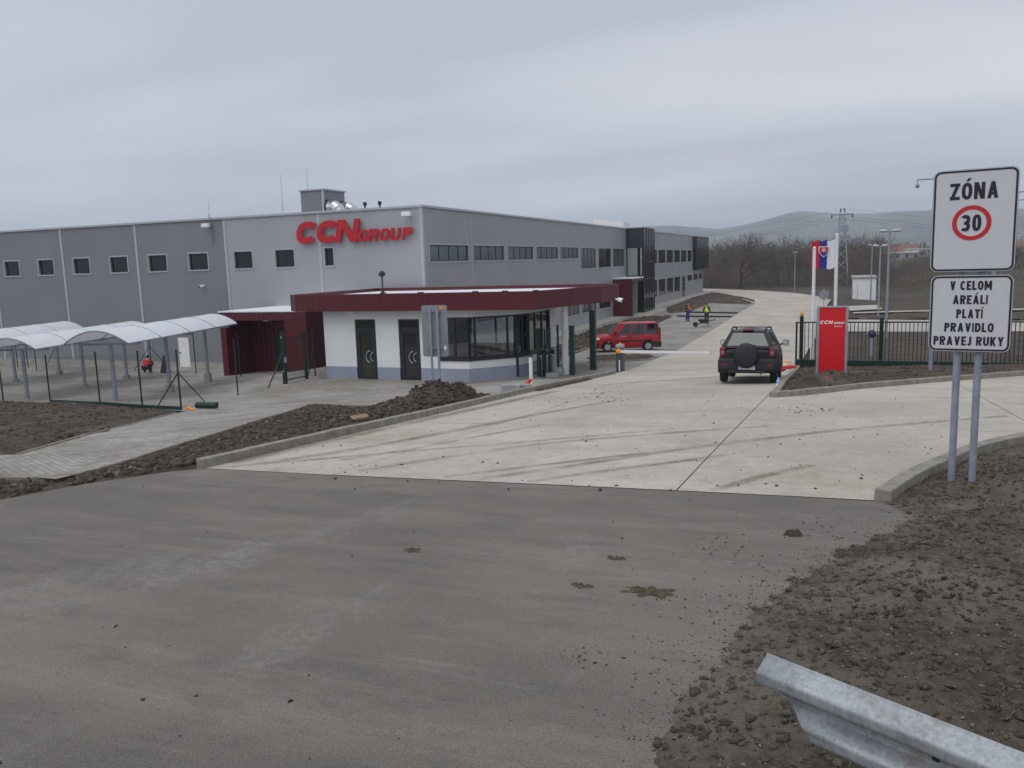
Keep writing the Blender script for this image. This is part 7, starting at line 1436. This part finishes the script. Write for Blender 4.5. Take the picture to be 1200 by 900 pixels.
for i, (px, pt, yy, li, pi, sc) in enumerate(TS):
    d = ray(px, 300); x = d[0] / d[1] * yy; z0 = float(H(x, yy) + bank(x, yy)) - .2; zt = at_y(px, pt, yy)[2]
    c = protos[pi] if pi not in used else copy_tree(protos[pi]); used.add(pi); c.location = (x, yy, z0); c.rotation_euler = (0, 0, i * 1.7); hh = (zt - z0) / [9.2, 8.3, 10.2][pi]; c.scale = (hh * sc, hh * sc, hh); c['label'] = LB_[li]; c['group'] = ['bare tree by the hall end', 'bare tree behind the flag', 'slim trees in the thicket', 'bare trees beyond the cabin', 'bare trees among the village roofs'][li]
def thicket(name, n, xr, yr, hf, seed, label, w=.03, tw=5):
    r = np.random.default_rng(seed); x = r.uniform(*xr, n); y = r.uniform(*yr, n); h = hf(x, y) * r.uniform(.45, 1.05, n); z = H(x, y) + bank(x, y) - .2; segs = []
    lean = r.normal(0, .14, (n, 2)); tip = np.stack([x + lean[:, 0] * h, y + lean[:, 1] * h, z + h], 1); base = np.stack([x, y, z], 1); wd = w * (.5 + h / 5)
    segs.append(np.concatenate([base, tip, wd[:, None]], 1))
    for k in range(tw):
        t_ = r.uniform(.25, .95, n)[:, None]; b0 = base + (tip - base) * t_; l = (h * r.uniform(.18, .42, n))[:, None]; dr = r.normal(size=(n, 3)); dr[:, 2] = np.abs(dr[:, 2]) * .8 + .3; dr /= np.linalg.norm(dr, axis=1, keepdims=True)
        segs.append(np.concatenate([b0, b0 + dr * l, wd[:, None] * .55], 1))
    V, Fc = ribbons(np.concatenate(segs), r); o = npmesh(name, V, Fc, m_scrub); tag(o, label, 'thicket', kind='stuff'); return o
thicket('thicket', 13000, (-90, 8), (152, 215), lambda x, y: (3.2 + 3.6 * sst(152, 178, y)) * (.65 + .8 * vnoise(x * .09, y * .09, 4)), 5, 'dense brown leafless thicket behind the bend of the concrete drive', .045)
thicket('thicket', 12000, (4, 120), (122, 205), lambda x, y: (1.0 + 1.7 * sst(125, 190, y)) * (.5 + 1.1 * vnoise(x * .1, y * .1, 6)), 9, 'low brown scrub covering the bank behind the white cabin', .035)
thicket('dry_grass', 9000, (-60, 90), (142, 156), lambda x, y: .55 * (.4 + 1.2 * vnoise(x * .2, y * .2, 2)) + 0 * x, 12, 'dry grass fringe along the far edge of the drive', .02, 3)
thicket('thicket', 9000, (-260, 330), (560, 760), lambda x, y: 7.5 * (.4 + 1.1 * vnoise(x * .04, y * .04, 7)), 15, 'hazy brown tree belt far behind the village roofs', .16)
# straw and dead stalks in the loose soil
def straw(S, n, seed, lo, hi, label, box=None):
    a, s = on_patch(S, n, seed, lo, hi, 2.0, box); r = np.random.default_rng(seed); d = r.normal(size=a.shape); d[:, 2] = np.abs(d[:, 2]) * .35; d /= np.linalg.norm(d, axis=1, keepdims=True)
    V, Fc = ribbons(np.concatenate([a, a + d * s[:, None] * 2, (.0012 + s[:, None] * .018)], 1), r); tag(npmesh('straw', V, Fc, m_straw), label, 'straw', kind='stuff')
m_straw = mat('dead_straw', (.16, .125, .075), .95, 0, .4, 12, col2=(.34, .28, .18))
straw(S_VERGE, 5000, 41, .012, .06, 'dead stalks and straw bits in the roadside soil', (-1.6, 6.5, 2.2, 11.5)); straw(S_STRIP, 2600, 42, .02, .09, 'dead stalks and straw bits on the soil strip by the drive'); straw(S_WEDGE, 900, 43, .03, .1, 'dead stalks on the soil wedge before the fence')
# ================================================================== VILLAGE
m_tile = mat('orange_roof_tiles', lin(150, 96, 76), .85, 0, .2, .8); m_hw = mat('house_render', lin(196, 190, 178), .85, 0, .12, .6); m_hw2 = mat('house_grey_render', lin(150, 148, 146), .85, 0, .12, .6); m_tile2 = mat('brown_roof_tiles', lin(120, 84, 70), .85, 0, .2, .8); m_tin = mat('pale_sheet_roof', lin(205, 208, 212), .6, 0, .1, .6)
def house(px, pyb, w, dpt, hw, hr, mw, mr, lab, yy, flat=False, rz=.0):
    yy = yy * 1.75
    d = ray(px, 300); x = d[0] / d[1] * yy; z0 = float(H(x, yy) + bank(x, yy)); zt = at_y(px, pyb, yy)[2]; hw = max(2.5, zt - z0 - hr)
    e = thing('village_house', lab, 'house', (x, yy, z0), rz, 'houses of the far village'); s = MB(); s.box(-w / 2, w / 2, 0, dpt, -1, hw); s.build('wall', mw, e, local=True)
    s = MB(); o_ = .4
    if flat: s.box(-w / 2 - o_, w / 2 + o_, -o_, dpt + o_, hw, hw + .35)
    else: s.add([(-w / 2 - o_, -o_, hw - .1), (w / 2 + o_, -o_, hw - .1), (w / 2 + o_, dpt + o_, hw - .1), (-w / 2 - o_, dpt + o_, hw - .1), (-w / 2 - o_, dpt / 2, hw + hr), (w / 2 + o_, dpt / 2, hw + hr)], [(0, 1, 5, 4), (2, 3, 4, 5), (1, 2, 5), (3, 0, 4), (3, 2, 1, 0)])
    rf = s.build('roof', mr, e, local=True)
    if not flat: s = MB(); s.box(w * .2, w * .2 + .7, dpt / 2 + .2, dpt / 2 + .9, hw + hr * .5, hw + hr + .9); s.build('chimney', mr, rf, local=True)
    n = max(2, int(w / 3.2))
    for i in range(n): xx = -w / 2 + w * (i + .5) / n; s = MB(); s.box(xx - .55, xx + .55, -.05, .02, hw - 1.9, hw - .6); s.build('window', m_frame, e, local=True)
for a in [(1008, 291.5, 15, 10, 4, 4.0, m_hw, m_tile, 'village house with a broad orange tiled roof nearest the pylon', 270, False, .1), (1020, 300.5, 20, 9, 3, 2.8, m_hw, m_tile, 'long low village house with an orange roof in front of the others', 240, False, -.05), (1056, 293, 17, 10, 4, 4.2, m_hw2, m_tile2, 'village house with a large brownish roof between the lamp posts and the big sign', 275, False, .08), (1037, 294.5, 9, 9, 4, 3.5, m_hw, m_tile2, 'small village house with a steep brown roof behind the tall lamp post', 290, False, -.2), (1078, 291, 12, 9, 6, .3, m_tin, m_tin, 'pale flat roofed village building beside the big sign', 262, True, .1), (1073, 296, 9, 8, 5, .3, m_hw2, m_tin, 'grey boxy village building in front of the pale flat one', 250, True, -.1), (1052, 306.5, 16, 6, 2.5, .3, m_hw2, m_tin, 'long low shed with a white roof at the village edge', 205, True, .0), (1012, 308, 8, 6, 2.5, .3, m_hw2, m_tin, 'low grey shed at the village edge near the pylon', 210, True, .1),
        (843, 293.5, 12, 9, 3, 3.5, m_hw, m_tile, 'village house with an orange roof peeping out by the hall end', 300, False, .1), (917, 296.5, 10, 9, 3, 3, m_hw, m_tile, 'low village house with an orange roof hidden behind the thicket', 290, False, 0.), (1196, 298, 14, 9, 4, 3.5, m_hw2, m_tile2, 'brown roofed village house beyond the big sign', 270, False, .1), (1240, 296, 14, 9, 4, 3.5, m_hw, m_tile, 'orange roofed village house at the far side of the village', 280, False, -.1)]: house(*a)
# ================================================================== HAZE
m_haze = bpy.data.materials.new('haze_air'); m_haze.use_nodes = True; t = m_haze.node_tree; t.nodes.clear(); o_ = N(t, 'ShaderNodeOutputMaterial'); vp_ = N(t, 'ShaderNodeVolumePrincipled'); vp_.inputs['Color'].default_value = (.76, .87, 1.0, 1); vp_.inputs['Density'].default_value = .00036; vp_.inputs['Anisotropy'].default_value = .2; t.links.new(vp_.outputs[0], o_.inputs['Volume'])
hz = MB(); hz.box(-6200, 6200, -1700, 6150, -12, 215); tag(hz.build('haze', m_haze), 'pale grey-blue haze in the air over the valley', 'haze', kind='stuff')
